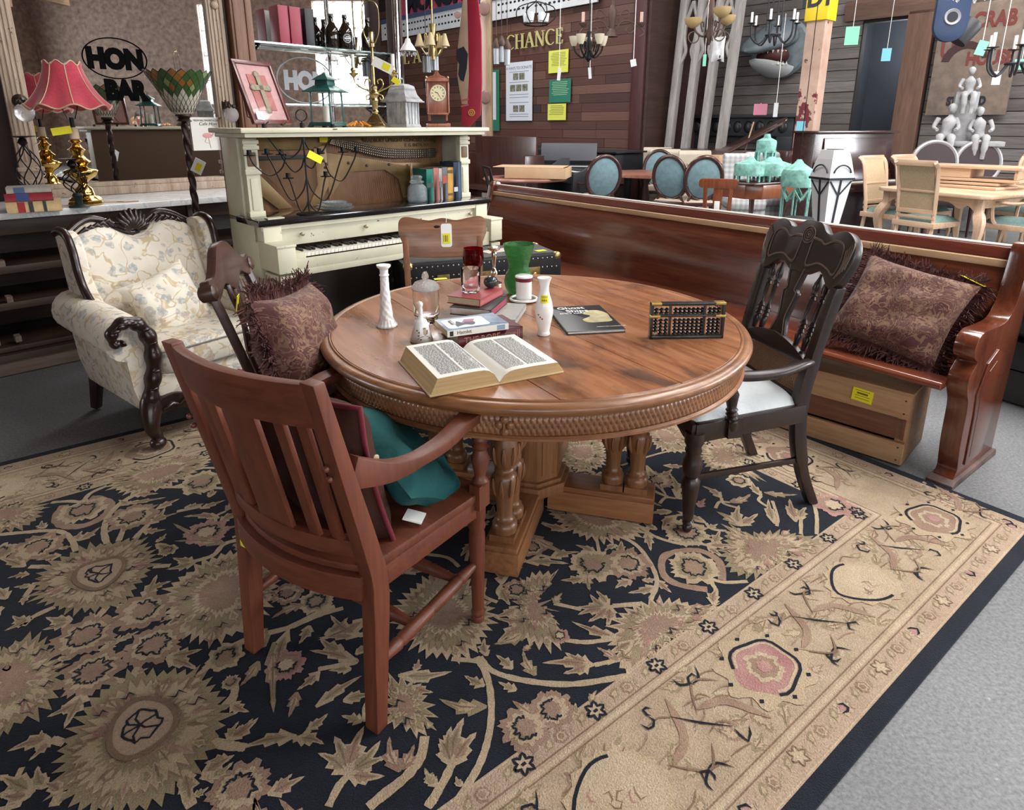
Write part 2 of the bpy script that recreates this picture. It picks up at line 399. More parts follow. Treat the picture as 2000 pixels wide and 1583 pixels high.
LEAVES = [(0,42,2522,859,2642,909),(0,60,2463,694,2498,785),(0,60,2463,694,2449,803),(0,60,2463,694,2379,785),(0,60,2463,694,2364,724),(0,60,2463,694,2371,676),(0,60,2463,694,2396,637),(1,45,2472,1193,2547,957),(1,40,2527,1149,2592,1094),(0,40,2421,1215,2500,1085),(0,40,2525,853,2477,797),(0,38,2496,860,2437,873),(0,38,2660,950,2581,968),(0,45,2405,1012,2476,990),(2,35,2478,984,2521,922),(0,40,2366,1193,2417,1141),(0,32,2303,1006,2249,1023),(0,45,2312,985,2401,1100),(0,45,2263,1064,2300,1196),(0,30,2263,1064,2364,1131),(0,40,2333,966,2385,1000),(2,38,2364,625,2342,721),(2,38,2358,627,2304,665),(0,36,2312,543,2316,594),(0,40,2669,896,2719,921),(0,38,2624,757,2542,748),(0,38,2610,759,2563,771),(0,38,2720,877,2663,884),(0,40,2455,910,2319,929),(0,40,2392,885,2322,856),(0,38,2378,799,2413,847),(0,50,2241,870,2116,792),(0,50,2226,816,2192,765),(0,40,2199,855,2168,886),(0,60,2261,565,2249,643),(0,60,2261,565,2207,653),(0,60,2261,565,2169,654),(0,60,2261,565,2166,601),(0,45,1792,572,1903,665),(0,45,1797,584,1880,603),(0,45,1797,584,1828,654),(2,32,1728,545,1743,613),(1,38,1944,643,1918,732),(2,36,1918,732,1877,734),(0,40,1981,698,1988,766),(0,38,2073,699,2098,761),(1,45,2105,644,2191,740),(1,34,2312,549,2314,600),(0,38,1665,597,1733,731),(0,45,1610,703,1700,739),(0,45,1610,703,1655,650),(0,45,1610,703,1607,781),(1,45,1859,786,1971,801),(0,55,1821,875,1909,887),(1,60,1805,715,1816,871),(0,36,2014,637,2037,689),(2,36,2026,552,2042,619),(1,36,1885,491,1845,509),(0,36,1937,484,1916,515),(0,36,2268,510,2267,538),(0,40,1436,907,1539,823),(1,38,1547,854,1596,793),(0,40,1566,844,1639,887),(0,38,1447,916,1474,994),(0,40,1356,904,1416,906),(0,38,1383,867,1326,911),(0,40,1452,745,1525,751),(0,42,1410,675,1507,712),(0,38,1425,724,1378,701),(0,38,1387,695,1395,627),(0,34,1346,852,1317,859),(0,40,1216,889,1287,807),(0,45,1435,1072,1490,1162),(1,55,1573,1146,1532,965),(0,50,1674,1032,1561,932),(0,44,1595,710,1684,767),(0,44,1595,710,1695,699),(0,44,1595,710,1580,781),(0,44,1595,710,1663,653),(1,40,1725,820,1673,839),(1,60,912,705,901,815),(0,50,912,705,784,708),(0,50,912,705,792,786),(0,40,1109,701,1107,641),(0,40,1081,695,990,733),(0,40,1105,713,1022,649),(3,38,930,872,860,894),(0,44,1037,919,1119,964),(0,44,942,975,823,1105),(0,44,848,1212,969,995),(0,40,789,1167,701,1100),(0,42,1017,769,964,761),(0,44,1175,875,1179,942),(0,40,1335,512,1260,549),(0,40,597,1366,523,1338),(0,50,694,589,648,676),(0,50,694,589,596,618),(0,50,720,591,593,690),(1,40,633,777,538,686),(0,40,794,632,661,741),(0,45,2440,1934,2548,2027),(0,45,2449,1899,2355,1933),(1,50,2465,1757,2588,2005),(1,45,2465,1757,2606,1883),(0,45,2569,1713,2658,1731),(0,45,2576,1718,2629,1784),(0,40,2663,2052,2592,2135),(0,40,2663,2052,2559,2067),(0,40,2688,2023,2615,1977),(0,36,2659,1915,2619,1950),(0,40,2660,1906,2624,1807),(0,40,2743,2084,2691,2064),(0,40,2796,2094,2763,2098),(0,45,2883,2095,2808,2143),(0,45,2883,2095,2863,2156),(0,40,2972,2258,2978,2324),(0,38,2702,2242,2729,2308),(0,36,2716,2264,2574,2212),(0,45,2678,2316,2593,2262),(0,50,2507,2233,2404,2254),(0,50,2507,2233,2457,2147),(0,45,2390,2269,2345,2262),(0,38,2437,2108,2412,2173),(0,40,2532,2089,2464,2072),(0,40,2485,2044,2388,2048),(0,50,2934,2034,3006,2055),(0,45,2939,2082,2893,2074),(0,45,3035,2036,3105,2147),(0,50,3025,1979,3084,2000),(0,45,3021,1906,3068,1934),(0,45,3032,1862,3046,1815),(0,45,3085,1880,3118,1980),(0,50,2929,1646,2992,1712),(0,50,2929,1646,3003,1656),(0,45,2876,1618,2882,1656),(0,45,2737,1615,2687,1721),(0,40,2725,1650,2655,1657),(0,45,2685,1492,2720,1478),(0,45,2815,1639,2784,1609),(0,50,3025,1734,3092,1719),(0,50,3029,1723,3072,1782),(0,50,2883,1505,2823,1465),(0,45,2828,1469,2774,1477),(0,45,2863,1454,2819,1493),(0,50,2729,1323,2641,1290),(0,45,2730,1318,2670,1222),(0,50,2632,1227,2545,1253),(0,45,2632,1227,2597,1200),(0,45,2807,1316,2776,1309),(0,50,2926,1328,2974,1228),(0,50,2931,1297,3006,1293),(0,50,3001,1214,3087,1238),(0,50,3001,1214,3046,1177),(0,50,3019,1215,3018,1257),(0,50,2990,1041,3024,1095),(0,50,3018,1076,3029,1150),(0,50,3039,1078,3101,1177),(0,50,3043,1074,3101,1118),(0,45,2625,1054,2595,998),(0,45,2660,950,2592,974),(0,45,2660,950,2623,987),(0,50,2731,895,2656,900),(0,45,2761,934,2766,833),(0,45,2756,855,2724,855),(0,45,2970,1501,2941,1473),(0,40,2345,1127,2261,1154),(0,45,2325,1037,2359,1127),(1,50,2498,1190,2487,1315),(0,40,2182,1245,2195,1269),(0,40,1959,912,1892,934),(0,45,1825,810,1909,886),(0,45,1843,800,1967,795),(0,45,1814,978,1840,895),(0,45,2011,778,1978,836),(0,42,2206,1112,2368,1122)]
VINES = [(18,0,[(2704,990),(2669,936),(2629,905)]),(16,0,[(2534,854),(2510,849),(2492,857)]),(18,0,[(2526,650),(2490,679),(2465,689)]),(18,0,[(2369,793),(2352,832),(2325,851)]),(20,0,[(2654,1211),(2580,1246),(2514,1250),(2419,1223),(2327,1227),(2275,1221)]),(16,0,[(2318,1000),(2313,982),(2355,1000),(2406,1022)]),(18,0,[(2262,1067),(2216,1038)]),(24,0,[(2273,669),(2308,628),(2357,607),(2419,600),(2457,595)]),(20,0,[(2257,569),(2302,541),(2354,517)]),(16,0,[(2660,1051),(2619,1074),(2599,1109),(2613,1136)]),(18,0,[(2035,793),(2052,717),(2089,647),(2141,582),(2210,527),(2300,487)]),(18,0,[(2028,787),(2027,724),(1973,644),(1881,561),(1744,491)]),(16,0,[(2261,565),(2315,533),(2340,518)]),(14,0,[(1792,572),(1711,538)]),(16,0,[(1797,688),(1749,642),(1669,601)]),(14,0,[(1598,705),(1514,652)]),(16,0,[(2039,777),(2095,830)]),(16,0,[(1314,964),(1302,863),(1339,763),(1394,688),(1470,649)]),(14,0,[(1208,947),(1210,853),(1171,771),(1105,713),(1113,646)]),(12,0,[(1381,983),(1438,909)]),(14,0,[(1585,702),(1504,653)]),(14,0,[(1241,596),(1219,555),(1154,511)]),(14,0,[(1246,600),(1274,547),(1335,512)]),(12,0,[(936,1279),(791,1262),(655,1230),(594,1172)]),(14,0,[(1428,1067),(1485,1167)]),(12,0,[(924,698),(968,669)]),(14,0,[(1725,820),(1675,749)]),(16,0,[(916,1176),(976,1077),(969,995)]),(12,0,[(1190,901),(1216,889)]),(26,2,[(1216,565),(1144,628),(1146,700),(1205,745),(1278,758),(1346,702),(1347,640),(1292,567)]),(34,2,[(2904,2396),(2934,2311),(2914,2234),(2856,2190),(2792,2213),(2758,2285),(2786,2363),(2818,2393)]),(14,0,[(520,634),(617,565),(731,504)]),(14,0,[(691,587),(776,539)]),(12,0,[(661,723),(749,647),(801,620)]),(22,0,[(2800,2013),(2799,2107),(2776,2201),(2728,2273),(2670,2309),(2584,2316)]),(20,0,[(2892,2029),(2898,2115),(2924,2193),(2973,2240),(3023,2268),(3106,2312)]),(20,0,[(2765,2004),(2739,2081)]),(20,0,[(2718,1988),(2663,2052)]),(20,0,[(2580,1721),(2515,1714),(2465,1757),(2398,1744)]),(20,0,[(2690,1773),(2643,1745)]),(18,0,[(2847,2364),(2815,2431),(2753,2457)]),(18,0,[(2850,2378),(2886,2416),(2944,2449)]),(20,0,[(3025,2028),(2972,1988)]),(18,0,[(2561,2079),(2477,2059)]),(22,0,[(2838,1651),(2866,1616),(2880,1608)]),(20,0,[(2731,1610),(2740,1568)]),(20,0,[(2966,1748),(3023,1736),(3048,1710)]),(18,0,[(3010,1920),(3039,1860)]),(18,0,[(2687,1563),(2721,1596)]),(18,0,[(2576,2310),(2495,2248),(2369,2141)]),(16,0,[(2412,2379),(2331,2318)]),(20,0,[(2359,1936),(2285,1969)]),(22,0,[(2875,1457),(2848,1472)]),(22,0,[(2794,1339),(2816,1296)]),(24,0,[(2872,1333),(2837,1296)]),(20,0,[(3001,1214),(2976,1182)]),(24,0,[(2990,1044),(3005,1016)]),(24,0,[(2761,938),(2768,892),(2764,832)]),(22,0,[(2691,973),(2663,940),(2631,903)]),(22,0,[(2728,896),(2705,864)]),(20,0,[(2648,1053),(2620,1061),(2603,1098)]),(20,0,[(2676,1195),(2641,1217)]),(24,0,[(2863,944),(2861,906)]),(20,0,[(2547,1248),(2507,1248)]),(14,0,[(1867,1145),(1873,1210),(1921,1269)]),(16,0,[(2217,1040),(2262,1069)]),(16,0,[(2408,1219),(2324,1215),(2257,1200)])]
# ---------------------------------------------------------------- the rug
def pile(name, c, c2, var=.25, bumpd=.006):
    m, nt, p = _new(name)
    v = coords(nt)
    a = ramp(nt, noise(nt, v, 9, 5, .65), [(.3, c2), (.7, c)])
    s = ramp(nt, noise(nt, v, 260, 2, .7), [(.3, (1 - var,) * 3), (.7, (1 + var,) * 3)])
    nt.links.new(mixc(nt, .9, a, s, 'MULTIPLY'), p.inputs['Base Color'])
    p.inputs['Roughness'].default_value = .95
    p.inputs['Specular IOR Level'].default_value = .15
    p.inputs['Sheen Weight'].default_value = .06
    bump(nt, p, noise(nt, v, 220, 3, .7), .9, bumpd)
    return m
RUGM = {0: pile('pile_beige', (.46, .355, .24), (.35, .265, .17)), 1: pile('pile_olive', (.31, .245, .15), (.22, .17, .1)),
        2: pile('pile_pinkish', (.33, .22, .155), (.22, .14, .1)), 3: pile('pile_rose', (.42, .25, .22), (.3, .14, .125)),
        4: pile('pile_navy', (.011, .014, .024), (.006, .008, .014)), 5: pile('pile_light', (.47, .37, .26), (.39, .3, .2)),
        6: pile('pile_brown', (.24, .155, .1), (.17, .105, .07)), 7: pile('pile_border', (.42, .325, .225), (.32, .24, .16)),
        8: pile('pile_border_guard', (.41, .305, .22), (.35, .25, .175))}
rug = thing('area_rug', 'large navy and beige floral wool rug under the round table', 'rug', (2.0, 2.07, 0), math.atan2(-.606, -.795))
RA, RB = 4.25, 2.97
rr = random.Random(4)
LAY = {}
def lay(k):
    if k not in LAY: LAY[k] = MB()
    return LAY[k]
def rp(p): return (p[0], -p[1])
ZJ = [0]
def addpoly(col, pts, z):
    """pts in rug metres (a, b); every piece lies a hair higher than the last so that none coincide"""
    ZJ[0] = (ZJ[0] + 1) % 97; z += ZJ[0] * 4e-6
    lay((col, 0)).poly([rp(p) for p in pts], z)
def ribbon(col, pts, w, z, taper=False, wob=0):
    n = len(pts); vs = []; ZJ[0] = (ZJ[0] + 1) % 97; z += ZJ[0] * 4e-6
    for i, p in enumerate(pts):
        a = pts[max(0, i - 1)]; c = pts[min(n - 1, i + 1)]
        dx, dy = c[0] - a[0], c[1] - a[1]; l = math.hypot(dx, dy) or 1
        t = i / (n - 1); ww = w / 2
        if taper: ww *= max(.12, min(1, 4 * t, 4 * (1 - t)) if taper == 2 else 1 - .8 * t)
        ww *= 1 + rr.uniform(-wob, wob)
        nx, ny = -dy / l * ww, dx / l * ww
        vs += [(p[0] + nx, -(p[1] + ny), z), (p[0] - nx, -(p[1] - ny), z)]
    lay((col, 0)).add(vs, [(2 * i, 2 * i + 1, 2 * i + 3, 2 * i + 2) for i in range(n - 1)])
def serrate(pts, amp, step=.03, closed=True):
    """walk an outline and push alternating teeth outwards"""
    sm = bez(pts, 8, True); out = []; acc = 0
    L = [sm[0]]
    for p in sm[1:] + [sm[0]]:
        while math.hypot(p[0] - L[-1][0], p[1] - L[-1][1]) > step / 2:
            d = math.hypot(p[0] - L[-1][0], p[1] - L[-1][1])
            k = step / 2 / d
            L.append((L[-1][0] + (p[0] - L[-1][0]) * k, L[-1][1] + (p[1] - L[-1][1]) * k))
    cx = sum(p[0] for p in L) / len(L); cy = sum(p[1] for p in L) / len(L)
    for i, p in enumerate(L):
        dx, dy = p[0] - cx, p[1] - cy; l = math.hypot(dx, dy) or 1
        k = (amp if i % 2 else -amp * .8) * rr.uniform(.4, 1.3) + (amp * 1.2 if (i // 4) % 3 == 0 and i % 2 else 0)
        out.append((p[0] + dx / l * k, p[1] + dy / l * k))
    return out, (cx, cy)
Z0 = .0095
def m_blob(col, pts):
    o, c = serrate(pts, .016, .028)
    sc = lambda k: [(c[0] + (p[0] - c[0]) * k, c[1] + (p[1] - c[1]) * k) for p in o]
    addpoly(col, o, Z0 + .001)
    addpoly(2 if col != 2 else 0, sc(.84), Z0 + .0015)
    addpoly(0 if col == 1 else 1, sc(.79), Z0 + .0019)
    addpoly(5 if col == 0 else 1, sc(.52), Z0 + .0024)
    addpoly(2, sc(.42), Z0 + .0028)
    n = len(o)
    for i in range(0, n, 3):
        p = o[i]; k0, k1 = ((.5, .84), (.3, .55), (.66, .97))[(i // 3) % 3]; k1 *= rr.uniform(.9, 1.05)
        a = (c[0] + (p[0] - c[0]) * k0, c[1] + (p[1] - c[1]) * k0); e = (c[0] + (p[0] - c[0]) * k1, c[1] + (p[1] - c[1]) * k1)
        m_leaf(rr.choice((2, 2, 5, 1, 0, 3)), .05, a, e, z=.0019, teeth=1)
    for i in range(0, n, 7):
        p = o[i]; q = lambda k: (c[0] + (p[0] - c[0]) * k, c[1] + (p[1] - c[1]) * k)
        ribbon(6 if rr.random() < .6 else 3, [q(.56), q(.66), q(.78)], .007, Z0 + .0046, 2)
        if rr.random() < .45:
            a = q(.68); s = rr.uniform(.014, .024)
            ribbon(4, [(a[0] - s, a[1] - s * .4), (a[0] - s * .3, a[1] + s * .6), (a[0] + s * .2, a[1] - s * .2), (a[0] + s, a[1] + s * .5)], .006, Z0 + .005, 2)
def m_ring(pts):
    o = bez(pts, 6, True); c = (sum(p[0] for p in o) / len(o), sum(p[1] for p in o) / len(o))
    addpoly(8, o, Z0 + .0052)
    ribbon(6, o + [o[0]], .014, Z0 + .0058)
    r = .55
    k = [(c[0] + (p[0] - c[0]) * r * rr.uniform(.8, 1.15), c[1] + (p[1] - c[1]) * r * rr.uniform(.8, 1.15)) for p in o[::2]]
    ribbon(4, k + [k[0]], .006, Z0 + .006)
    for i in range(0, len(k), 4): ribbon(4, [c, ((c[0] + k[i][0]) / 2 + .01, (c[1] + k[i][1]) / 2), k[i]], .005, Z0 + .006)
def m_flower(col, n, a, b, r, rot=None, line=True, z=0):
    rot = rr.uniform(0, 6) if rot is None else rot; pts = []
    for i in range(n * 6):
        t = rot + 2 * PI * i / (n * 6)
        k = 1 + .1 * math.cos(n * (t - rot)) + rr.uniform(-.09, .09) + (.06 if i % 2 else -.04)
        pts.append((a + r * k * math.cos(t), b + r * k * math.sin(t)))
    sc = lambda k: [(a + (p[0] - a) * k, b + (p[1] - b) * k) for p in pts]
    addpoly(col, pts, Z0 + .0012 + z); addpoly({0: 1, 1: 0, 2: 0, 3: 2, 5: 2}[col], sc(.72), Z0 + .0018 + z)
    addpoly({0: 2, 1: 5, 2: 2, 3: 5, 5: 3}[col], sc(.4), Z0 + .0024 + z)
    if line:
        q = sc(.5)
        q = [(a + (x - a) * rr.uniform(.8, 1.15), b + (y - b) * rr.uniform(.8, 1.15)) for x, y in q]; ribbon(4, (q + [q[0]])[:len(q) if rr.random() < .5 else len(q) * 2 // 3], min(.006, r * .1), Z0 + .003 + z)
def m_leaf(col, w, p, q, z=0, teeth=3, vein=True):
    dx, dy = q[0] - p[0], q[1] - p[1]; L = math.hypot(dx, dy)
    if L < .01: return
    ux, uy = dx / L, dy / L; W = max(.02, min(w, L * .5)); bend = rr.uniform(-.18, .18) * L
    def at(t, s):
        o = bend * math.sin(PI * t) * .6
        return (p[0] + ux * L * t - uy * (s + o), p[1] + uy * L * t + ux * (s + o))
    n = 2 * teeth + 1; lft = []; rgt = []
    for i in range(1, n + 1):
        t = i / (n + 1)
        pr = math.sin(PI * min(1, t * 1.25) ** .8) ** .8 if t < .8 else math.sin(PI * t) * 1.1
        k = (1.18 if i % 2 == 0 else .72) * rr.uniform(.85, 1.15)
        t2 = t + (.06 if i % 2 == 0 else -.03)
        lft.append(at(t2, W / 2 * pr * k)); rgt.append(at(t2, -W / 2 * pr * k))
    o = [at(0, .004)] + lft + [at(1, 0)] + rgt[::-1] + [at(0, -.004)]
    addpoly(col, o, Z0 + .0011 + z)
    c = at(.5, 0)
    addpoly({0: 2 if rr.random() < .35 else 1, 1: 0, 2: 0, 3: 2, 5: 1, 7: 8, 8: 7}[col], [(c[0] + (a - c[0]) * .58, c[1] + (b2 - c[1]) * .58) for a, b2 in o], Z0 + .0017 + z)
    if vein and W > .03: ribbon(6, [at(.15, 0), at(.5, 0), at(.85, 0)], .0045, Z0 + .0023 + z, 2)
def m_vine(w, col, pts):
    ribbon(col, bez(pts, 7), w, Z0 + .0008, wob=.12)
# base slab: navy, bound edge, then the beige border bands
b = MB(); b.prism([rp(p) for p in ((0, 0), (RA, 0), (RA, RB), (0, RB))], .0, Z0); b.build('field', RUGM[4], rug, bevel=.003)
def band(col, o, i, z):
    v = []
    for k in (o, i): v += [(k, -k, z), (RA - k, -k, z), (RA - k, -(RB - k), z), (k, -(RB - k), z)]
    lay((col, 0)).add(v, [(j, 4 + j, 4 + (j + 1) % 4, (j + 1) % 4) for j in range(4)])
band(8, .045, .13, Z0 + .0006); band(7, .13, .43, Z0 + .0007); band(8, .43, .5, Z0 + .0006)
for k in (.128, .428): band(5, k - .006, k + .006, Z0 + .001)
for k in (.05, .142, .116, .442, .416, .495): band(6 if k not in (.05, .495) else 5, k - .002, k + .002, Z0 + .0011)
# border motifs along each side: s runs along the side, d is the distance from the edge
def side(which, s, d):
    if which == 0: return (s, d)
    if which == 1: return (d, s)
    if which == 2: return (s, RB - d)
    return (RA - d, s)
def squiggle(f, s, d, r, col=4, n=5, w=.0065):
    a0 = rr.uniform(0, 6)
    ribbon(col, [f(s + r * math.cos(a0 + i * 1.1) * rr.uniform(.5, 1), d + r * math.sin(a0 + i * 1.1) * rr.uniform(.5, 1)) for i in range(n)], w, Z0 + .003, 2)
for wh, Ls in ((0, RA), (1, RB), (2, RA), (3, RB)):
    f = lambda s, d, wh=wh: side(wh, s, d)
    # small flowers of the guards
    for d, st, rad in ((.466, .118, .021), (.087, .105, .02)):
        n = int((Ls - 2 * d) / st)
        for i in range(n + 1):
            s = d + .02 + (Ls - 2 * d - .04) * i / n
            p = f(s, d)
            if i % 2 == 0:
                pts = [(p[0] + rad * (1 + .3 * math.cos(6 * t)) * math.cos(t), p[1] + rad * (1 + .3 * math.cos(6 * t)) * math.sin(t)) for t in [2 * PI * k / 24 for k in range(24)]]
                addpoly(5, pts, Z0 + .0012)
                if d > .4: ribbon(4, pts + [pts[0]], .0075, Z0 + .002); ribbon(4, [(p[0] - .006, p[1]), (p[0] + .006, p[1])], .008, Z0 + .002)
                elif i % 4 == 0: squiggle(f, s, d, .02); addpoly(3, [(x * .6 + p[0] * .4, y * .6 + p[1] * .4) for x, y in pts], Z0 + .0018)
                else: ribbon(6, pts + [pts[0]], .004, Z0 + .002)
            else: m_flower(2, 6, p[0], p[1], rad * .85, line=False)
            for sg in (-1, 1):
                a = f(s + sg * st * .22, d + .018 * sg); c = f(s + sg * st * .5, d - .014 * sg)
                m_leaf(1 if sg > 0 else 8, .026, a, c, vein=False, teeth=1)
    # the main border: medallions alternating two kinds, curling leaves between
    n = int((Ls - .6) / .565)
    s0 = .29 if wh in (0, 2) else .31 + .567
    for i in range(n + 1):
        s = s0 + .567 * i; d = .282
        if s > Ls - (.25 if wh in (0, 2) else .5): break
        c = f(s, d)
        for k in range(34):                       # soft leafage of nearly the border's own colour
            x, y = s + rr.uniform(-.27, .27), d + rr.uniform(-.13, .13); an = rr.uniform(0, 6); l = rr.uniform(.05, .11)
            a = f(x, y); e = f(max(.02, x + l * math.cos(an)), min(.42, max(.14, y + l * math.sin(an) * .7)))
            m_leaf(rr.choice((1, 1, 2, 5, 2, 1)), .036, a, e, z=-.0003, vein=rr.random() < .7)
        for k in range(22):
            x, y = s + rr.uniform(-.27, .27), d + rr.uniform(-.12, .12); an = rr.uniform(-.9, .9)
            ribbon(rr.choice((6, 6, 2)), bez([f(x, y), f(x + .03 * math.cos(an), min(.425, max(.135, y + .035 * math.sin(an)))), f(x + .07, min(.425, max(.135, y + .02 * math.sin(an * 3))))], 4), .0045, Z0 + .002, 2)
        if i % 2 == 0:
            o = [f(s + .1 * math.cos(t) * (1 + .06 * math.cos(5 * t)), d + .085 * math.sin(t) * (1 + .06 * math.cos(5 * t))) for t in [2 * PI * k / 30 for k in range(30)]]
            addpoly(0, [f(s + .14 * math.cos(t) * (1 + .12 * math.cos(9 * t)), d + .118 * math.sin(t) * (1 + .12 * math.cos(9 * t))) for t in [2 * PI * k / 54 for k in range(54)]], Z0 + .0024)
            addpoly(3 if i % 4 == 2 else 2, o, Z0 + .0028)
            ribbon(4, o[3:26], .009, Z0 + .0034); ribbon(5, [(c[0] + (p[0] - c[0]) * .88, c[1] + (p[1] - c[1]) * .88) for p in o[3:26]], .008, Z0 + .0034)
            m_flower(5, 7, c[0], c[1], .05, line=False, z=.002)
            for t in range(8):
                p = f(s + .128 * math.cos(t * .785 + .2), d + .105 * math.sin(t * .785 + .2)); addpoly(4, [(p[0] - .009, p[1]), (p[0], p[1] - .007), (p[0] + .009, p[1]), (p[0], p[1] + .007)], Z0 + .0034)
        else:
            kite = [f(s - .1, d - .01), f(s - .05, d + .07), f(s + .03, d + .085), f(s + .12, d + .02), f(s + .05, d - .07), f(s - .05, d - .085)]
            kb = bez(kite, 5, True)
            addpoly(0, [(c[0] + (p[0] - c[0]) * (1.28 if k % 2 else 1.12), c[1] + (p[1] - c[1]) * (1.28 if k % 2 else 1.12)) for k, p in enumerate(kb)], Z0 + .0024)
            addpoly(5, kb, Z0 + .0028); ribbon(4, kb[6:24], .009, Z0 + .0034)
            for t in range(6): squiggle(f, s + rr.uniform(-.05, .06), d + rr.uniform(-.04, .04), .02, rr.choice((3, 6, 6)), 4, .005)
        # curled brackets and twigs in dark line between medallions
        for sg in (-1, 1):
            x = s + sg * .2
            ribbon(4, bez([f(x - .05, d + sg * .12), f(x - .02, d + sg * .085), f(x + .03, d + sg * .1), f(x + .035, d + sg * .125)], 5), .0065, Z0 + .003, 2)
            ribbon(6, bez([f(x - .06, d + sg * .05), f(x, d + sg * .09), f(x + .07, d + sg * .02)], 6), .006, Z0 + .003, 2)
            ribbon(2, bez([f(x - .07, d - sg * .1), f(x - .02, d), f(x + .06, d + sg * .03)], 6), .022, Z0 + .0022, 2)
            squiggle(f, x + .02, d - sg * .08, .026)
        x = s + .283
        ribbon(4, [f(x - .06, d - .06), f(x, d), f(x + .05, d + .06)], .0065, Z0 + .003, 2)
        for k in (-.3, .1, .5):
            ribbon(4, [f(x + k * .1, d + k * .11), f(x + k * .1 + .02, d + k * .11 - .02)], .005, Z0 + .003, 2)
            ribbon(4, [f(x + k * .1, d + k * .11), f(x + k * .1 - .008, d + k * .11 + .026)], .005, Z0 + .003, 2)
        squiggle(f, x - .09, d + .09, .022); squiggle(f, x + .1, d - .1, .022); squiggle(f, x + .08, d + .1, .018)
mm = lambda p: (p[0] / 1000, p[1] / 1000)
for col, pts in BLOBS: m_blob(col, [mm(p) for p in pts])
for pts in RINGS: m_ring([mm(p) for p in pts])
for w, col, pts in VINES: m_vine(w / 1000, col, [mm(p) for p in pts])
for col, w, a, b_, c, d in LEAVES: m_leaf(col, w * .00095, mm((a, b_)), mm((c, d)))
for col, n, a, b_, r in FLOWERS: m_flower(col, n, a / 1000, b_ / 1000, r / 1000)
# fill what the table and chairs hide, and any bare spots, with the same leaves
occ = [mm((a, b_)) for _, _, a, b_, _ in FLOWERS] + [mm(((l[2] + l[4]) / 2, (l[3] + l[5]) / 2)) for l in LEAVES]
for _, pts in BLOBS:
    q = [mm(p) for p in pts]; cx = sum(p[0] for p in q) / len(q); cy = sum(p[1] for p in q) / len(q)
    occ += [((p[0] * k + cx * (1 - k)), (p[1] * k + cy * (1 - k))) for p in q for k in (.2, .6, 1)]
for _, _, pts in VINES: occ += bez([mm(p) for p in pts], 4)
for t in range(2600):
    p = (rr.uniform(.54, RA - .54), rr.uniform(.54, RB - .54))
    if min((p[0] - o[0]) ** 2 + (p[1] - o[1]) ** 2 for o in occ) < .068 ** 2: continue
    occ.append(p); an = rr.uniform(0, 6.28); l = rr.uniform(.085, .125)
    q = (p[0] + l / 2 * math.cos(an), p[1] + l / 2 * math.sin(an)); p2 = (2 * p[0] - q[0], 2 * p[1] - q[1])
    if rr.random() < .18: m_flower(rr.choice((0, 2)), 7, p[0], p[1], .048)
    else:
        m_leaf(rr.choice((0, 0, 0, 5, 2)), .042, p2, q)
        if rr.random() < .85: ribbon(0, bez([p2, (p2[0] - .04 * math.cos(an + .6), p2[1] - .04 * math.sin(an + .6)), (p2[0] - .08 * math.cos(an), p2[1] - .08 * math.sin(an))], 5), .013, Z0 + .0008)
NAMES = {0: 'beige_pattern', 1: 'olive_pattern', 2: 'pinkish_pattern', 3: 'rose_pattern', 4: 'navy_outline', 5: 'cream_pattern', 6: 'brown_outline', 7: 'border', 8: 'guard_border'}
bycol = {}
for (col, z), m_ in LAY.items():
    t = bycol.setdefault(col, MB()); t.add(m_.v, m_.f)
for col, m_ in bycol.items():
    o = m_.build(NAMES[col], RUGM[col], rug, smooth=0); o['kind'] = 'stuff'
# ---------------------------------------------------------------- round pedestal table
def tabletop_mat():
    m, nt, p = _new('table_top_wood')
    v = coords(nt, (9, 1.1, 9)); f1 = noise(nt, v, 1.3, 7, .62, 1.2)
    v2 = coords(nt, (38, 2.4, 38)); f2 = noise(nt, v2, 1.5, 4, .6)
    v3 = coords(nt, (2.2, 1.1, 1)); f3 = noise(nt, v3, 1.5, 5, .6, 1.5)
    c = ramp(nt, f1, [(.32, (.12, .038, .016)), (.46, (.24, .085, .032)), (.66, (.37, .155, .064))])
    c = mixc(nt, .35, c, ramp(nt, f2, [(.35, (.12, .042, .018)), (.65, (.34, .145, .066))]))
    c = mixc(nt, ramp(nt, f3, [(.53, (0, 0, 0)), (.68, (.85, .85, .85))]), c, (.055, .024, .016))
    nt.links.new(c, p.inputs['Base Color'])
    p.inputs['Roughness'].default_value = .3
    r = ramp(nt, noise(nt, coords(nt, (6, 1.5, 6)), 2, 5, .6), [(.3, (.2, .2, .2)), (.7, (.42, .42, .42))])
    nt.links.new(r, p.inputs['Roughness'])
    p.inputs['Coat Weight'].default_value = .25; p.inputs['Coat Roughness'].default_value = .1
    bump(nt, p, f2, .05, .001)
    return m
TOPW = tabletop_mat()
OAK = wood('golden_oak', (.12, .045, .018), (.225, .092, .036), (.31, .14, .058), 'x', 1.2, .38, .2)
OAKZ = wood('golden_oak_upright', (.1, .04, .016), (.19, .08, .032), (.26, .115, .048), 'z', 1.2, .42, .15)
CX, CY = .08, 2.26
tbl = thing('round_dining_table', 'large round oak pedestal table with carved apron', 'table', (CX, CY, .0138), 0)
ga = math.atan2(-.85, .526) - PI / 2      # boards run away from the viewer to the left
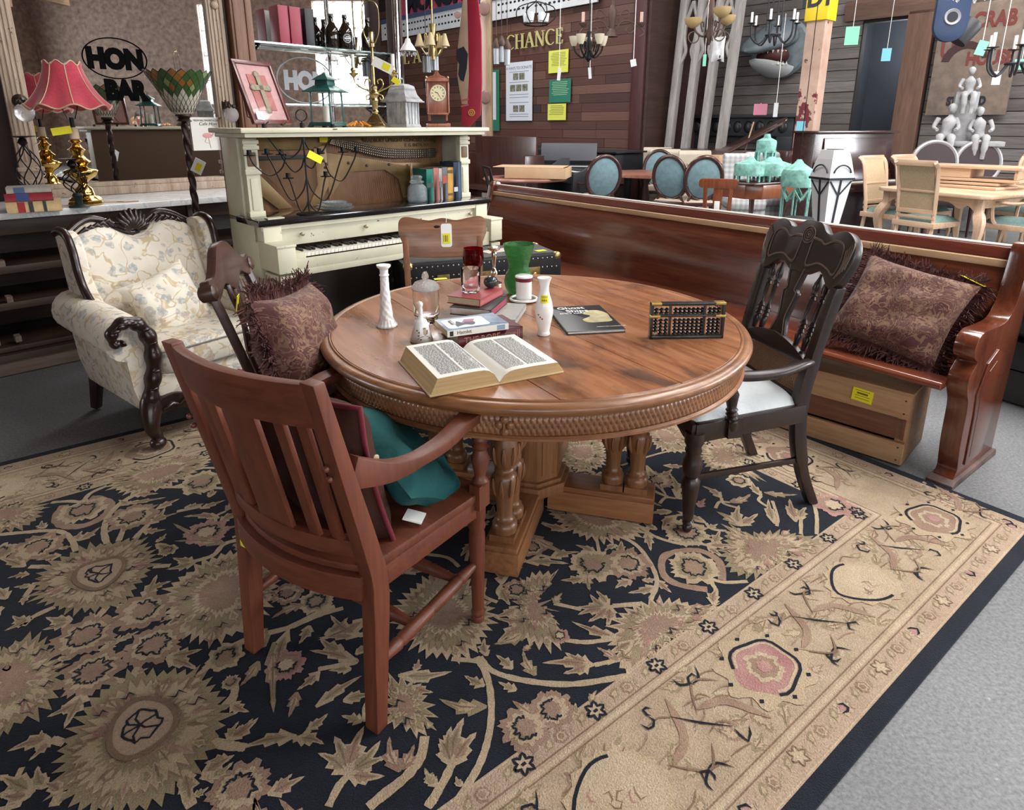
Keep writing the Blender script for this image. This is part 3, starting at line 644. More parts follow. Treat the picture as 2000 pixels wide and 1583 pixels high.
def board(x0, x1, R, name):
    n = 40; pts = []
    a0 = math.acos(max(-1, min(1, x1 / R))); a1 = math.acos(max(-1, min(1, x0 / R)))
    pts += [(R * math.cos(a0 + (a1 - a0) * i / n), R * math.sin(a0 + (a1 - a0) * i / n)) for i in range(n + 1)]
    pts += [(x, -y) for x, y in pts[::-1]]
    q = [pts[0]]
    for p in pts[1:]:
        if math.hypot(p[0] - q[-1][0], p[1] - q[-1][1]) > 1e-4: q.append(p)
    if math.hypot(q[0][0] - q[-1][0], q[0][1] - q[-1][1]) < 1e-4: q.pop()
    b = MB(); b.prism(q, .722, .748)
    o = b.build(name, TOPW, tbl, bevel=.0012, segs=1); o.rotation_euler = (0, 0, ga); return o
sx = [-.722, -.37, -.012, .34, .722]
for i in range(4): board(sx[i] + .0007, sx[i + 1] - .0007, .722, 'table_leaf')
b = MB()
b.lathe([(.7235, .722), (.7235, .7475), (.728, .7485), (.732, .7445), (.738, .7465), (.748, .7455), (.757, .740), (.762, .731), (.759, .722), (.752, .717), (.75, .712), (.744, .708), (.733, .7065), (.7, .7065), (.7, .722)], 128, caps=False)
b.build('rim_moulding', OAK, tbl, smooth=50)
# apron with slanting carved flutes
N = 290
def apr(u, v):
    t = 2 * PI * u; z = .647 + .058 * v
    ph = N * u + 2.0 * (v - .5)
    fr = (ph % 1 - .5) * 2
    r = .73 + .008 * math.sqrt(max(0, 1 - fr * fr)) * (1 if .06 < v < .94 else .25)
    return (r * math.cos(t), r * math.sin(t), z)
b = MB(); b.grid(apr, N * 6, 8, wrapu=True); b.build('carved_apron', OAK, tbl, smooth=70)
b = MB(); b.lathe([(.69, .652), (.69, .636), (.735, .634), (.744, .638), (.744, .645), (.736, .65)], 128, caps=False); b.lathe([(.724, .71), (.724, .64), (.69, .64), (.69, .71)], 96, caps=False)
b.build('lower_bead', OAK, tbl, smooth=50)
# trefoil ornament at the front and at the board joint
for ang in (-PI / 2 - .135, -PI / 2 + .135 + PI, PI * .02):
    o = MB()
    for dx, dz in ((0, .019), (-.014, .004), (.014, .004), (0, -.016)): o.ball((dx, 0, .677 + dz), (.012, .008, .012), 10, 6)
    o.bar((0, 0, .657), (0, 0, .69), .006, .016)
    q = o.build('trefoil', OAK, tbl); q.location = (.738 * math.cos(ang), .738 * math.sin(ang), 0); q.rotation_euler = (0, 0, ang + PI / 2)
# pedestal: eight-sided core, four feet, each with a pair of turned columns
b = MB()
oc = lambda r, a=PI / 8: [(r * math.cos(a + k * PI / 4), r * math.sin(a + k * PI / 4)) for k in range(8)]
b.prism(oc(.118), .1, .64)
pd = b.build('pedestal_core', OAKZ, tbl, bevel=.003); pd.rotation_euler = (0, 0, -.26)
for pr in (((.085, .125, .15), (.125, .14, .135)), ((.6, .615, .13), (.615, .64, .145))):
    b = MB()
    for z0, z1, r in pr: b.prism(oc(r), z0, z1)
    m_ = b.build('pedestal_moulding', OAKZ, tbl, bevel=.003); m_.rotation_euler = (0, 0, -.26)
for k in range(8):
    a = k * PI / 4
    q = MB(); q.box((.1095, 0, .36), (.006, .052, .4)); p = q.build('panel', OAKZ, tbl, bevel=.002); p.rotation_euler = (0, 0, -.26 + a)
colp = [(0, .04), (.035, .042), (.06, .042), (.075, .034), (.09, .036), (.1, .029), (.13, .026), (.24, .03), (.31, .037), (.37, .041), (.41, .038), (.425, .03), (.44, .033), (.455, .033), (.465, .028), (.48, .034), (.53, .042), (.6, .044), (.66, .038), (.7, .03), (.74, .036), (.8, .036), (.86, .04), (.9, .034), (1, .04)]
def leafed(mb, a, z0, z1, r0, r1, n=8):
    for k in range(n):
        t = a + 2 * PI * k / n
        pts = []
        for i in range(5):
            s = i / 4; r = r0 + (r1 - r0) * s + .004 * math.sin(PI * s); w = t
            pts.append((r * math.cos(w), r * math.sin(w), z0 + (z1 - z0) * s))
        mb.tube(pts, [.003, .0075, .008, .006, .002], 6)
for k in range(4):
    ft = MB(); ft.box((.275, 0, .045), (.40, .128, .082))
    o = ft.build('foot', OAK, tbl, bevel=.003); o.rotation_euler = (0, 0, -.26 + k * PI / 2)
    tp = MB(); tp.box((.278, 0, .096), (.39, .118, .022)); p = tp.build('foot_board', OAK, o, bevel=.005)
    for r in (.315, .405):
        c = MB(); c.M = T(r, 0, 0)
        c.box((0, 0, .118), (.084, .084, .024))
        c.turn((0, 0, .128), (0, 0, .642), colp, 20)
        leafed(c, 0, .265, .335, .031, .043); leafed(c, .2, .385, .45, .036, .046)
        p = c.build('turned_column', OAKZ, o, smooth=50)
# ---------------------------------------------------------------- slat-back armchair in the foreground
MAH = wood('red_mahogany', (.07, .017, .008), (.122, .03, .014), (.165, .045, .02), 'z', 1.3, .5, .04, worn=((.26, .12, .065), 60, .745), contrast=.8)
MAHX = wood('red_mahogany_cross', (.07, .017, .008), (.122, .03, .014), (.165, .045, .02), 'x', 1.3, .5, .04, worn=((.26, .12, .065), 60, .745), contrast=.8)
PAPER = mat('tag_paper', (.8, .8, .78), .7)
YEL = mat('yellow_sticker', (.78, .7, .02), .6)
YTXT = mat('sticker_print', (.12, .11, .02), .7)
LIME = mat('lime_tag', (.62, .62, .03), .6)
ch = thing('slat_back_armchair', 'reddish brown slat-back wooden armchair in the foreground', 'chair', (-.5275, 1.385, .0138), math.radians(-31.9))
def stile(x):
    b = MB()
    pts = bez([(x, -.015, 0), (x, .0, .2), (x, .012, .4), (x, -.01, .52), (x, -.06, .72), (x, -.118, .955)], 6)
    n = len(pts); w = .042; vs = []
    for i, p in enumerate(pts):
        t = p[2]; d = .05 if t < .45 else .05 - .02 * (t - .45) / .5
        if t < .4: d = .036 + .02 * t / .4
        vs += [(p[0] - w / 2, p[1] - d / 2, p[2]), (p[0] + w / 2, p[1] - d / 2, p[2]), (p[0] + w / 2, p[1] + d / 2, p[2]), (p[0] - w / 2, p[1] + d / 2, p[2])]
    fs = [(3, 2, 1, 0), tuple(4 * n - 4 + k for k in range(4))]
    for i in range(n - 1):
        for k in range(4): fs.append((4 * i + k, 4 * i + (k + 1) % 4, 4 * i + 4 + (k + 1) % 4, 4 * i + 4 + k))
    b.add(vs, fs); return b.build('rear_leg', MAH, ch, bevel=.004)
SW = .235
for s in (-1, 1): stile(s * SW)
bow = lambda x, d: -d * (1 - (x / SW) ** 2)
def curved_rail(name, x0, x1, zb, zt, yb, th, d, arch=0, n=14, par=None, rake=.22):
    b = MB(); vs = []; fs = []
    for i in range(n + 1):
        x = x0 + (x1 - x0) * i / n; y = yb + bow(x, d); a = arch * (1 - (2 * i / n - 1) ** 2)
        dz = zt - zb
        vs += [(x, y - th / 2, zb), (x, y + th / 2, zb), (x, y + th / 2 - rake * dz, zt + a), (x, y - th / 2 - rake * dz, zt + a)]
    for i in range(n):
        for k in range(4): fs.append((4 * i + k, 4 * i + 4 + k, 4 * i + 4 + (k + 1) % 4, 4 * i + (k + 1) % 4))
    fs += [(0, 1, 2, 3), (4 * n + 3, 4 * n + 2, 4 * n + 1, 4 * n)]
    b.add(vs, fs); return b.build(name, MAHX, par or ch, bevel=.004)
curved_rail('crest_rail', -SW - .005, SW + .005, .845, .95, -.09, .026, .045)
curved_rail('lower_rail', -SW + .01, SW - .01, .485, .53, .0, .03, .05, rake=.1)
curved_rail('back_apron', -SW + .01, SW - .01, .37, .435, -.005, .03, .05, rake=0)
for x, w in ((-.175, .034), (-.118, .034), (0, .115), (.118, .034), (.175, .034)):
    b = MB(); d = .047 * (1 - (x / SW) ** 2)
    b.bar((x, -.008 - d, .515), (x, -.083 - d, .86), w, .013, up=(0, 1, 0)); b.build('back_slat', MAH, ch, bevel=.003)
# saddle seat
def seat_outline(wb, wf, d, bowb):
    o = [(-wb / 2, 0)]; o += [(x * wb / 2, -bowb * (1 - x * x)) for x in (-.75, -.5, -.25, 0, .25, .5, .75)]
    return o + [(wb / 2, 0), (wf / 2, d - .02), (wf / 2 - .03, d), (-wf / 2 + .03, d), (-wf / 2, d - .02)]
b = MB(); b.prism(seat_outline(.46, .545, .435, .05), .425, .452); b.build('seat', MAHX, ch, bevel=.006)
b = MB()
for s in (-1, 1): b.bar((s * .225, .01, .40), (s * .255, .42, .40), .024, .055)
b.bar((-.25, .415, .4), (.25, .415, .4), .024, .055)
b.build('seat_rail', MAHX, ch, bevel=.003)
legp = [(0, .017), (.03, .019), (.045, .016), (.06, .02), (.08, .021), (.1, .016), (.12, .018), (.2, .019), (.7, .025), (.74, .021), (.77, .026), (.81, .022), (.83, .026), (1, .027)]
for s in (-1, 1):
    b = MB(); b.turn((s * .245, .412, 0), (s * .25, .405, .43), legp, 24, flute=(.17, .7, 10, .13)); b.build('front_leg', MAH, ch, smooth=50)
    b = MB(); b.box((s * .264, .402, .44), (.034, .05, .075))
    b.turn((s * .264, .405, .47), (s * .264, .41, .628), [(0, .02), (.08, .024), (.16, .015), (.24, .017), (.5, .027), (.68, .017), (.74, .024), (.8, .017), (.88, .024), (.94, .019), (1, .022)], 18)
    b.build('arm_post', MAH, ch, smooth=45)
    # flat arm, sweeping out and rolling over at the front
    path = bez([(s * .23, -.035, .715), (s * .25, .08, .672), (s * .268, .22, .672), (s * .268, .34, .692), (s * .266, .425, .686), (s * .266, .462, .652), (s * .266, .44, .622), (s * .266, .405, .626)], 6)
    wd = [.03 + .028 * min(1, i / (len(path) * .55)) for i in range(len(path))]
    b = MB(); vs = []; fs = []
    for i, p in enumerate(path):
        a = path[max(0, i - 1)]; c = path[min(len(path) - 1, i + 1)]
        dy, dz = c[1] - a[1], c[2] - a[2]; l = math.hypot(dy, dz); ny, nz = -dz / l, dy / l
        th = .034 if i < 4 else .028 - .004 * (i / len(path))
        th = .075 - .047 * min(1, i / 9) if i < 9 else th
        for sx_, sn in ((-1, -1), (1, -1), (1, 1), (-1, 1)): vs.append((p[0] + sx_ * wd[i] / 2, p[1] + ny * sn * th / 2, p[2] + nz * sn * th / 2))
    for i in range(len(path) - 1):
        for k in range(4): fs.append((4 * i + k, 4 * i + (k + 1) % 4, 4 * i + 4 + (k + 1) % 4, 4 * i + 4 + k))
    L = 4 * len(path) - 4; fs += [(3, 2, 1, 0), (L, L + 1, L + 2, L + 3)]
    b.add(vs, fs); b.build('armrest', MAH, ch, bevel=.006)
    for z in (.73, .757):
        b = MB(); b.ball((s * .236, -.088 - (z - .7) * .25, z), .0075, 10, 6); b.build('peg', MAH, ch)
strp = [(0, .011), (.1, .014), (.18, .018), (.2, .014), (.22, .018), (.48, .017), (.5, .014), (.52, .017), (.78, .018), (.8, .014), (.82, .018), (.9, .014), (1, .011)]
for s in (-1, 1):
    b = MB(); b.turn((s * .235, 0, .175), (s * .246, .405, .205), strp, 14); b.build('side_stretcher', MAHX, ch, smooth=50)
b = MB(); b.turn((-.238, .14, .185), (.238, .14, .185), strp, 14); b.build('cross_stretcher', MAHX, ch, smooth=50)
b = MB(); b.turn((-.24, .32, .2), (.24, .32, .2), strp, 14); b.build('cross_stretcher', MAHX, ch, smooth=50)
b = MB(); b.box((-.2, -.024, .375), (.034, .003, .055), rot=(.1, .15, .1)); o = b.build('price_tag', LIME, ch); o['label'] = 'lime yellow price tag'

# ---------------------------------------------------------------- carved side chair behind the left of the table
WAL = wood('dark_walnut', (.028, .012, .009), (.05, .02, .014), (.08, .034, .022), 'z', 1.4, .4, .1)
WALX = wood('dark_walnut_cross', (.028, .012, .009), (.05, .02, .014), (.08, .034, .022), 'x', 1.4, .4, .1)
MUSL = mat('white_seat_cloth', (.66, .67, .66), .9, var=(7, .12), bmp=(40, .35, .006))
lc = thing('splat_back_chair', 'dark wood side chair with pierced splat and cream seat, holding a fringed cushion', 'chair', (-.845, 2.135, .0138), math.radians(-82))
lc.scale = (1, 1, 1)
for s in (-1, 1):
    b = MB()
    p = [(s * .165, -.04, 0), (s * .175, 0, .25), (s * .18, .01, .45), (s * .19, -.03, .65), (s * .2, -.09, .86), (s * .2, -.12, .945)]
    b.tube(bez(p, 5), [.019] * 26, 4, flat=1.0, twist=0); b.build('rear_leg', WAL, lc, bevel=.004)
    b = MB(); b.turn((s * .2, .41, 0), (s * .2, .405, .42), [(0, .013), (.06, .018), (.1, .014), (.5, .02), (.8, .026), (.86, .02), (.9, .027), (1, .026)], 16); b.build('front_leg', WAL, lc, smooth=50)
    b = MB(); b.bar((s * .178, .01, .16), (s * .2, .4, .16), .018, .018); b.build('stretcher', WAL, lc, bevel=.003)
# yoke crest: thick shaped board with scrolled ears
top = bez([(-.235, -.02), (-.225, .03), (-.17, .03), (-.12, .06), (-.06, .105), (0, .118), (.06, .105), (.12, .06), (.17, .03), (.225, .03), (.235, -.02)], 6)
bot = bez([(.2, -.045), (.15, -.03), (.09, -.01), (.04, -.035), (0, -.05), (-.04, -.035), (-.09, -.01), (-.15, -.03), (-.2, -.045)], 5)
b = MB(); b.M = T(0, -.118, .945) @ RX(PI / 2 + .22); b.prism(top + bot, -.016, .016)
b.build('crest_rail', WALX, lc, bevel=.006)
for s in (-1, 1):
    b = MB(); b.M = T(0, -.118, .945) @ RX(PI / 2 + .22)
    b.lathe([(.018, -.026), (.026, -.02), (.028, 0), (.026, .02), (.018, .026)], 14, T(s * .222, -.005, 0)); b.build('crest_scroll', WALX, lc)
# pierced splat: interlaced straps
b = MB(); b.M = T(0, -.02, .5) @ RX(PI / 2 + .2)
for s in (-1, 1):
    for pts in ([(s * .02, 0), (s * .055, .1), (s * .07, .2), (s * .03, .3), (s * .055, .4), (s * .05, .46)], [(s * .01, 0), (-s * .03, .12), (s * .035, .24), (s * .01, .36), (s * .005, .47)]):
        b.tube([(x, y, 0) for x, y in bez(pts, 6)], .011, 6, flat=.8)
b.build('pierced_splat', WAL, lc, smooth=60)
b = MB(); b.bar((-.19, 0, .5), (.19, 0, .5), .03, .03); b.build('back_rail', WALX, lc, bevel=.004)
b = MB()
b.bar((-.2, .005, .405), (.2, .005, .405), .03, .06)
for s in (-1, 1): b.bar((s * .18, 0, .405), (s * .21, .42, .405), .028, .06)
b.bar((-.22, .415, .405), (.22, .415, .405), .028, .06); b.build('seat_frame', WALX, lc, bevel=.003)
def cushion(mb, wb, wf, d, z0, h, n=12, y0=0, puff=.6):
    def f(u, v, top):
        x = (2 * u - 1) * ((wb + (wf - wb) * v) / 2); y = y0 + d * v
        e = (1 - abs(2 * u - 1) ** 5) * (1 - abs(2 * v - 1) ** 5)
        return (x, y, z0 + (h * e ** .5 if top else 0))
    mb.grid(lambda u, v: f(u, v, True), n, n); mb.grid(lambda u, v: f(u, v, False), n, n, flip=True)
b = MB(); cushion(b, .38, .46, .44, .432, .06); b.build('seat_pad', MUSL, lc, smooth=80)
b = MB(); b.box((.05, -.085, .86), (.03, .002, .06), rot=(-.2, .1, 0)); o = b.build('price_tag', YEL, lc); o['label'] = 'yellow price tag'

# ---------------------------------------------------------------- tall black-brown carved armchair
EBO = wood('ebonised_oak', (.007, .004, .0035), (.014, .007, .006), (.028, .011, .009), 'z', 1.5, .36, .08)
EBOX = wood('ebonised_oak_cross', (.007, .004, .0035), (.014, .007, .006), (.028, .011, .009), 'x', 1.5, .36, .08)
EBL = mat('carved_line', (.13, .09, .07), .35)
WHITEC = mat('white_upholstery', (.6, .63, .65), .8, var=(6, .08), bmp=(9, .35, .03))
dc = thing('carved_armchair', 'tall dark carved armchair with spindle back and white seat', 'chair', (1.04, 2.405, .0138), math.radians(103.6))
for s in (-1, 1):
    b = MB()
    p = bez([(s * .2, -.1, 0), (s * .2, -.035, .15), (s * .2, .005, .32), (s * .2, .01, .46), (s * .205, -.015, .62), (s * .212, -.075, .88)], 6)
    n = len(p); vs = []; fs = []
    for i, q in enumerate(p):
        d = .052 if .2 < q[2] < .6 else .042
        vs += [(q[0] - .02, q[1] - d / 2, q[2]), (q[0] + .02, q[1] - d / 2, q[2]), (q[0] + .02, q[1] + d / 2, q[2]), (q[0] - .02, q[1] + d / 2, q[2])]
    for i in range(n - 1):
        for k in range(4): fs.append((4 * i + k, 4 * i + (k + 1) % 4, 4 * i + 4 + (k + 1) % 4, 4 * i + 4 + k))
    fs += [(3, 2, 1, 0), (4 * n - 4, 4 * n - 3, 4 * n - 2, 4 * n - 1)]
    b.add(vs, fs); b.build('rear_leg', EBO, dc, bevel=.005)
    b = MB(); b.turn((s * .255, .47, 0), (s * .255, .47, .40), [(0, .012), (.02, .017), (.05, .018), (.07, .013), (.09, .02), (.11, .014), (.14, .019), (.3, .024), (.45, .031), (.52, .033), (.56, .022), (.6, .03), (.66, .035), (.72, .034), (.78, .024), (.82, .03), (.86, .026), (.9, .034), (1, .034)], 20)
    b.build('front_leg', EBO, dc, smooth=50)
    b = MB(); b.bar((s * .205, -.02, .2), (s * .25, .46, .215), .014, .022); b.build('side_stretcher', EBO, dc, bevel=.003)
    b = MB(); b.turn((s * .262, .33, .395), (s * .262, .35, .59), [(0, .018), (.08, .024), (.18, .024), (.2, .016), (.24, .022), (.28, .016), (.32, .022), (.36, .016), (.4, .022), (.44, .016), (.6, .022), (.7, .026), (.8, .018), (.88, .022), (.94, .017), (1, .022)], 16)
    b.box((s * .262, .325, .405), (.03, .055, .075)); b.build('arm_post', EBO, dc, smooth=50)
    path = bez([(s * .21, -.0, .6), (s * .235, .05, .605), (s * .262, .16, .595), (s * .266, .28, .595), (s * .264, .37, .606), (s * .264, .405, .596), (s * .264, .41, .572)], 5)
    b = MB(); m = len(path); b.tube(path, [.02 + .004 * math.sin(PI * i / m) for i in range(m)], 10, flat=.8); b.build('armrest', EBO, dc, smooth=60)
# crest board
half = [(.0, .115), (.045, .112), (.08, .085), (.11, .078), (.14, .095), (.185, .1), (.228, .075), (.25, .03), (.25, -.02), (.232, -.075), (.2, -.115)]
low = [(.2, -.115), (.17, -.1), (.13, -.065), (.09, -.06), (.04, -.085), (0, -.085)]
up = bez(half, 5); lo = bez(low, 5)
out = [(-x, y) for x, y in up[::-1]] + up[1:] + lo[1:] + [(-x, y) for x, y in lo[::-1]][1:-1]
CM = T(0, -.098, .972) @ RX(PI / 2 + .28)
b = MB(); b.M = CM; b.prism(out, -.017, .017); b.build('crest_rail', EBOX, dc, bevel=.006)
b = MB(); b.M = CM          # incised and moulded lines on the crest, on its front face (local -z here faces front)
def line3(mb, pts, r=.0028, z=-.018): mb.tube([(x, y, z) for x, y in bez(pts, 5)], r, 6)
for s in (-1, 1):
    for k in (1, .93):
        line3(b, [(s * .03, .055 * k), (s * .075, .05 * k), (s * .1, .04 * k), (s * .14, .06 * k), (s * .185, .055 * k), (s * .2, .01), (s * .19, -.06 * k), (s * .15, -.045 * k), (s * .1, -.035 * k), (s * .04, -.055 * k), (s * .03, 0), (s * .03, .055 * k)])
    for k in range(5):
        line3(b, [(s * (.2 + .008 * k), -.07 + .01 * k), (s * (.215 + .006 * k), -.02 + .015 * k), (s * (.21 + .006 * k), .035 + .008 * k)], .003)
for r in (.012, .022, .032): b.tube([(r * math.cos(t), .06 + r * math.sin(t), -.018) for t in [2 * PI * k / 24 for k in range(24)]], .003, 6, closed=True)
b.ball((0, .06, -.016), .007); b.build('crest_carving', EBL, dc, smooth=60)
# spindles and the vase-shaped splat
y_of = lambda z: .0 - .26 * max(0, z - .6)
spn = [(0, .008), (.1, .012), (.16, .015), (.2, .01), (.22, .015), (.26, .01), (.28, .015), (.32, .01), (.34, .015), (.38, .01), (.4, .0085), (.64, .0085), (.66, .013), (.7, .009), (.72, .013), (.76, .009), (.8, .014), (.87, .013), (.95, .006), (1, .005)]
for x in (-.155, -.11, .11, .155):
    b = MB(); b.turn((x, y_of(.63), .625), (x * 1.02, y_of(.9) - .005, .905), spn, 12); b.build('spindle', EBO, dc, smooth=50)
vs_ = bez([(.052, 0), (.045, .05), (.028, .12), (.038, .19), (.045, .235), (.03, .25), (.035, .28), (.045, .33), (.05, .35)], 4)
b = MB(); b.M = T(0, y_of(.615) + .003, .61) @ RX(PI / 2 + .24) @ S(1, .88, 1)
b.prism([(x, y) for x, y in vs_] + [(-x, y) for x, y in vs_[::-1]], -.009, .009); b.build('splat', EBO, dc, bevel=.003)
b = MB(); b.M = T(0, y_of(.615) + .003, .61) @ RX(PI / 2 + .24) @ S(1, .88, 1)
for s in (-1, 1): b.tube([(s * (x - .008), y, -.01) for x, y in vs_], .0028, 6)
b.build('splat_moulding', EBL, dc, smooth=60)
ra = bez([(-.19, .0), (-.12, .03), (-.05, .045), (0, .05), (.05, .045), (.12, .03), (.19, 0)], 5)
b = MB(); b.M = T(0, .002, .605) @ RX(PI / 2 + .12); b.prism(ra + [(.19, -.02), (-.19, -.02)], -.012, .012); b.build('back_rail', EBOX, dc, bevel=.003)
b = MB(); b.bar((-.19, .015, .452), (.19, .015, .452), .022, .026); b.build('back_rail', EBOX, dc, bevel=.003)
CANE = mat('cane', (.17, .085, .04), .6)
b = MB()
for k in range(-26, 27):
    x = k * .0105
    for dx in (-.0022, .0022):
        if abs(x) < .185: b.bar((x + dx, .012, .46), (x + dx, .005, .59), .0028, .001, up=(0, 1, 0))
    for sg in (-1, 1):
        x0, x1 = x - .065 * sg, x + .065 * sg
        if max(abs(x0), abs(x1)) < .187: b.bar((x0, .013, .46), (x1, .006, .59), .003, .001, up=(0, 1, 0))
for k in range(13):
    z = .463 + k * .0102
    for dz in (-.002, .002): b.bar((-.187, .0115 - .06 * (z - .46), z + dz), (.187, .0115 - .06 * (z - .46), z + dz), .001, .0014, up=(0, 1, 0))
o = b.build('cane_panel', CANE, dc, smooth=0)
fr = bez([(-.27, -.02), (-.22, -.035), (-.16, -.015), (-.1, -.03), (0, -.04), (.1, -.03), (.16, -.015), (.22, -.035), (.27, -.02)], 4)
b = MB(); b.M = T(0, .48, .4) @ RX(PI / 2); b.prism([(x, y) for x, y in fr] + [(.275, .035), (-.275, .035)], -.014, .014); b.build('front_apron', EBOX, dc, bevel=.003)
for s in (-1, 1):
    b = MB(); b.bar((s * .21, 0, .4), (s * .265, .48, .4), .026, .07); b.build('seat_rail', EBOX, dc, bevel=.003)
b = MB(); b.bar((-.21, .0, .4), (.21, .0, .4), .026, .07); b.build('seat_rail', EBOX, dc, bevel=.003)
b = MB(); cushion(b, .41, .52, .475, .432, .055, 16, .01); b.build('seat_pad', WHITEC, dc, smooth=80)
b = MB(); b.box((.02, .13, .492), (.1, .055, .003), rot=(.05, 0, .3)); o = b.build('price_tag', PAPER, dc)
b = MB(); b.box((.03, .135, .4945), (.05, .04, .002), rot=(.05, 0, .3)); b.build('sticker', YEL, o)

# ---------------------------------------------------------------- oak chair behind the table
QOAK = wood('quarter_oak', (.13, .05, .024), (.24, .1, .048), (.34, .16, .08), 'x', 1.0, .4, .15, contrast=1.5)
oc_ = thing('oak_side_chair', 'oak chair with wide shaped top board and white price tag', 'chair', (-.36, 3.3, .0138), math.radians(186))
top = bez([(-.235, -.02), (-.232, .045), (-.2, .07), (-.14, .062), (-.07, .05), (0, .062), (.07, .05), (.14, .062), (.2, .07), (.232, .045), (.235, -.02)], 6)
bot = bez([(.215, -.07), (.2, -.135), (.1, -.148), (0, -.15), (-.1, -.148), (-.2, -.135), (-.215, -.07)], 5)
b = MB(); b.M = T(0, -.135, .895) @ RX(PI / 2 + .2); b.prism(top + bot, -.012, .012); b.build('top_board', QOAK, oc_, bevel=.005)
b = MB(); b.M = T(0, -.135, .895) @ RX(PI / 2 + .2); b.ball((.03, .015, -.011), (.018, .008, .004)); b.build('hand_hole', mat('hole_black', (.01, .008, .007), .9), oc_)
QOZ = wood('quarter_oak_upright', (.13, .05, .024), (.22, .09, .044), (.3, .14, .07), 'z', 1.2, .4, .15)
for s in (-1, 1):
    b = MB(); b.bar((s * .185, 0, 0), (s * .185, -.005, .45), .036, .036); b.build('rear_leg', QOZ, oc_, bevel=.004)
    b = MB(); b.bar((s * .185, -.005, .44), (s * .2, -.125, .86), .032, .02, up=(0, 1, 0)); b.build('back_post', QOZ, oc_, bevel=.004)
    b = MB(); b.bar((s * .18, .37, 0), (s * .185, .37, .43), .036, .036); b.build('front_leg', QOZ, oc_, bevel=.004)
b = MB(); b.prism(rrect(.42, .43, .05), .425, .45, T(0, .19, 0)); b.build('seat', QOAK, oc_, bevel=.005)
b = MB(); b.M = T(0, -.142, .892) @ RX(PI / 2 + .2); b.prism(rrect(.058, .125, .012), -.0205, -.0185, T(-.02, -.03, 0))
o = b.build('price_tag', PAPER, oc_)
b = MB(); b.M = T(0, -.142, .892) @ RX(PI / 2 + .2); b.box((-.02, -.047, -.0213), (.04, .055, .001)); b.build('sticker', YEL, o)
b = MB(); b.M = T(0, -.142, .892) @ RX(PI / 2 + .2)
for k in range(3): b.box((-.026 + .01 * k, -.047, -.0222), (.003 if k != 1 else .006, .035, .0005))
b.build('printing', YTXT, o)
b = MB(); b.tube([(-.02, -.146, .98), (-.022, -.125, .962), (-.02, -.118, .935)], .0015, 5); b.build('string', PAPER, o)
# ---------------------------------------------------------------- fabrics
def paisley(name, c=None):
    m, nt, p = _new(name)
    v = coords(nt)
    f = noise(nt, v, 7.5, 3, .5, 1.8)
    S1, S2, S3, S4 = (.075, .02, .018), (.14, .075, .042), (.105, .034, .03), (.23, .125, .075)
    c = ramp(nt, f, [(0, S1), (.38, S2), (.41, S1), (.46, S4), (.475, S3), (.52, S2), (.55, S1), (.585, S4), (.6, S3), (.66, S2), (.7, S1)], 'CONSTANT')
    g = noise(nt, v, 30, 2, .5, 1.0)
    c = mixc(nt, ramp(nt, g, [(.56, (0, 0, 0)), (.6, (.7, .7, .7))]), c, (.22, .125, .075))
    h = ramp(nt, noise(nt, v, 300, 2, .6), [(.3, (.8, .8, .8)), (.7, (1.15, 1.15, 1.15))])
    nt.links.new(mixc(nt, 1, c, h, 'MULTIPLY'), p.inputs['Base Color'])
    p.inputs['Roughness'].default_value = .85; p.inputs['Sheen Weight'].default_value = .1
    bump(nt, p, noise(nt, v, 12, 3, .5), .35, .02)
    return m
PAIS = paisley('paisley_cloth')
FRINGE = mat('burgundy_fringe', (.075, .024, .022), .9, var=(40, .5))
def floral(name):
    m, nt, p = _new(name)
    v = coords(nt)
    c = ramp(nt, noise(nt, v, 5, 3, .5), [(.3, (.62, .56, .47)), (.7, (.72, .67, .58))])
    f = noise(nt, v, 9, 2, .4, .8)
    ln = ramp(nt, f, [(.475, (0, 0, 0)), (.49, (1, 1, 1)), (.51, (1, 1, 1)), (.525, (0, 0, 0))])
    c = mixc(nt, ln, c, (.52, .41, .27))
    vo = nt.nodes.new('ShaderNodeTexVoronoi'); vo.inputs['Scale'].default_value = 19; vo.inputs['Randomness'].default_value = .9
    nv = nt.nodes.new('ShaderNodeTexNoise'); nv.inputs['Scale'].default_value = 22; nv.inputs['Detail'].default_value = 2
    nt.links.new(v, nv.inputs['Vector'])
    mx = nt.nodes.new('ShaderNodeMix'); mx.data_type = 'VECTOR'; mx.inputs[0].default_value = .07
    nt.links.new(v, mx.inputs[4]); nt.links.new(nv.outputs['Color'], mx.inputs[5]); nt.links.new(mx.outputs[1], vo.inputs['Vector'])
    msk = ramp(nt, vo.outputs['Distance'], [(.36, (1, 1, 1)), (.42, (0, 0, 0))])
    sep = nt.nodes.new('ShaderNodeSeparateColor'); nt.links.new(vo.outputs['Color'], sep.inputs[0])
    hue = ramp(nt, sep.outputs[0], [(0, (.3, .33, .34)), (.3, (.36, .36, .35)), (.5, (.5, .37, .22)), (.62, (.4, .33, .29)), (.78, (.66, .61, .52)), (.9, (.66, .61, .52))], 'CONSTANT')
    msk2 = mixc(nt, 1, msk, ramp(nt, noise(nt, v, 60, 2, .5), [(.4, (.35, .35, .35)), (.6, (.85, .85, .85))]), 'MULTIPLY')
    c = mixc(nt, msk2, c, hue)
    nt.links.new(c, p.inputs['Base Color'])
    p.inputs['Roughness'].default_value = .9
    bump(nt, p, noise(nt, v, 8, 3, .5), .25, .02)
    return m
FLO = floral('floral_linen')
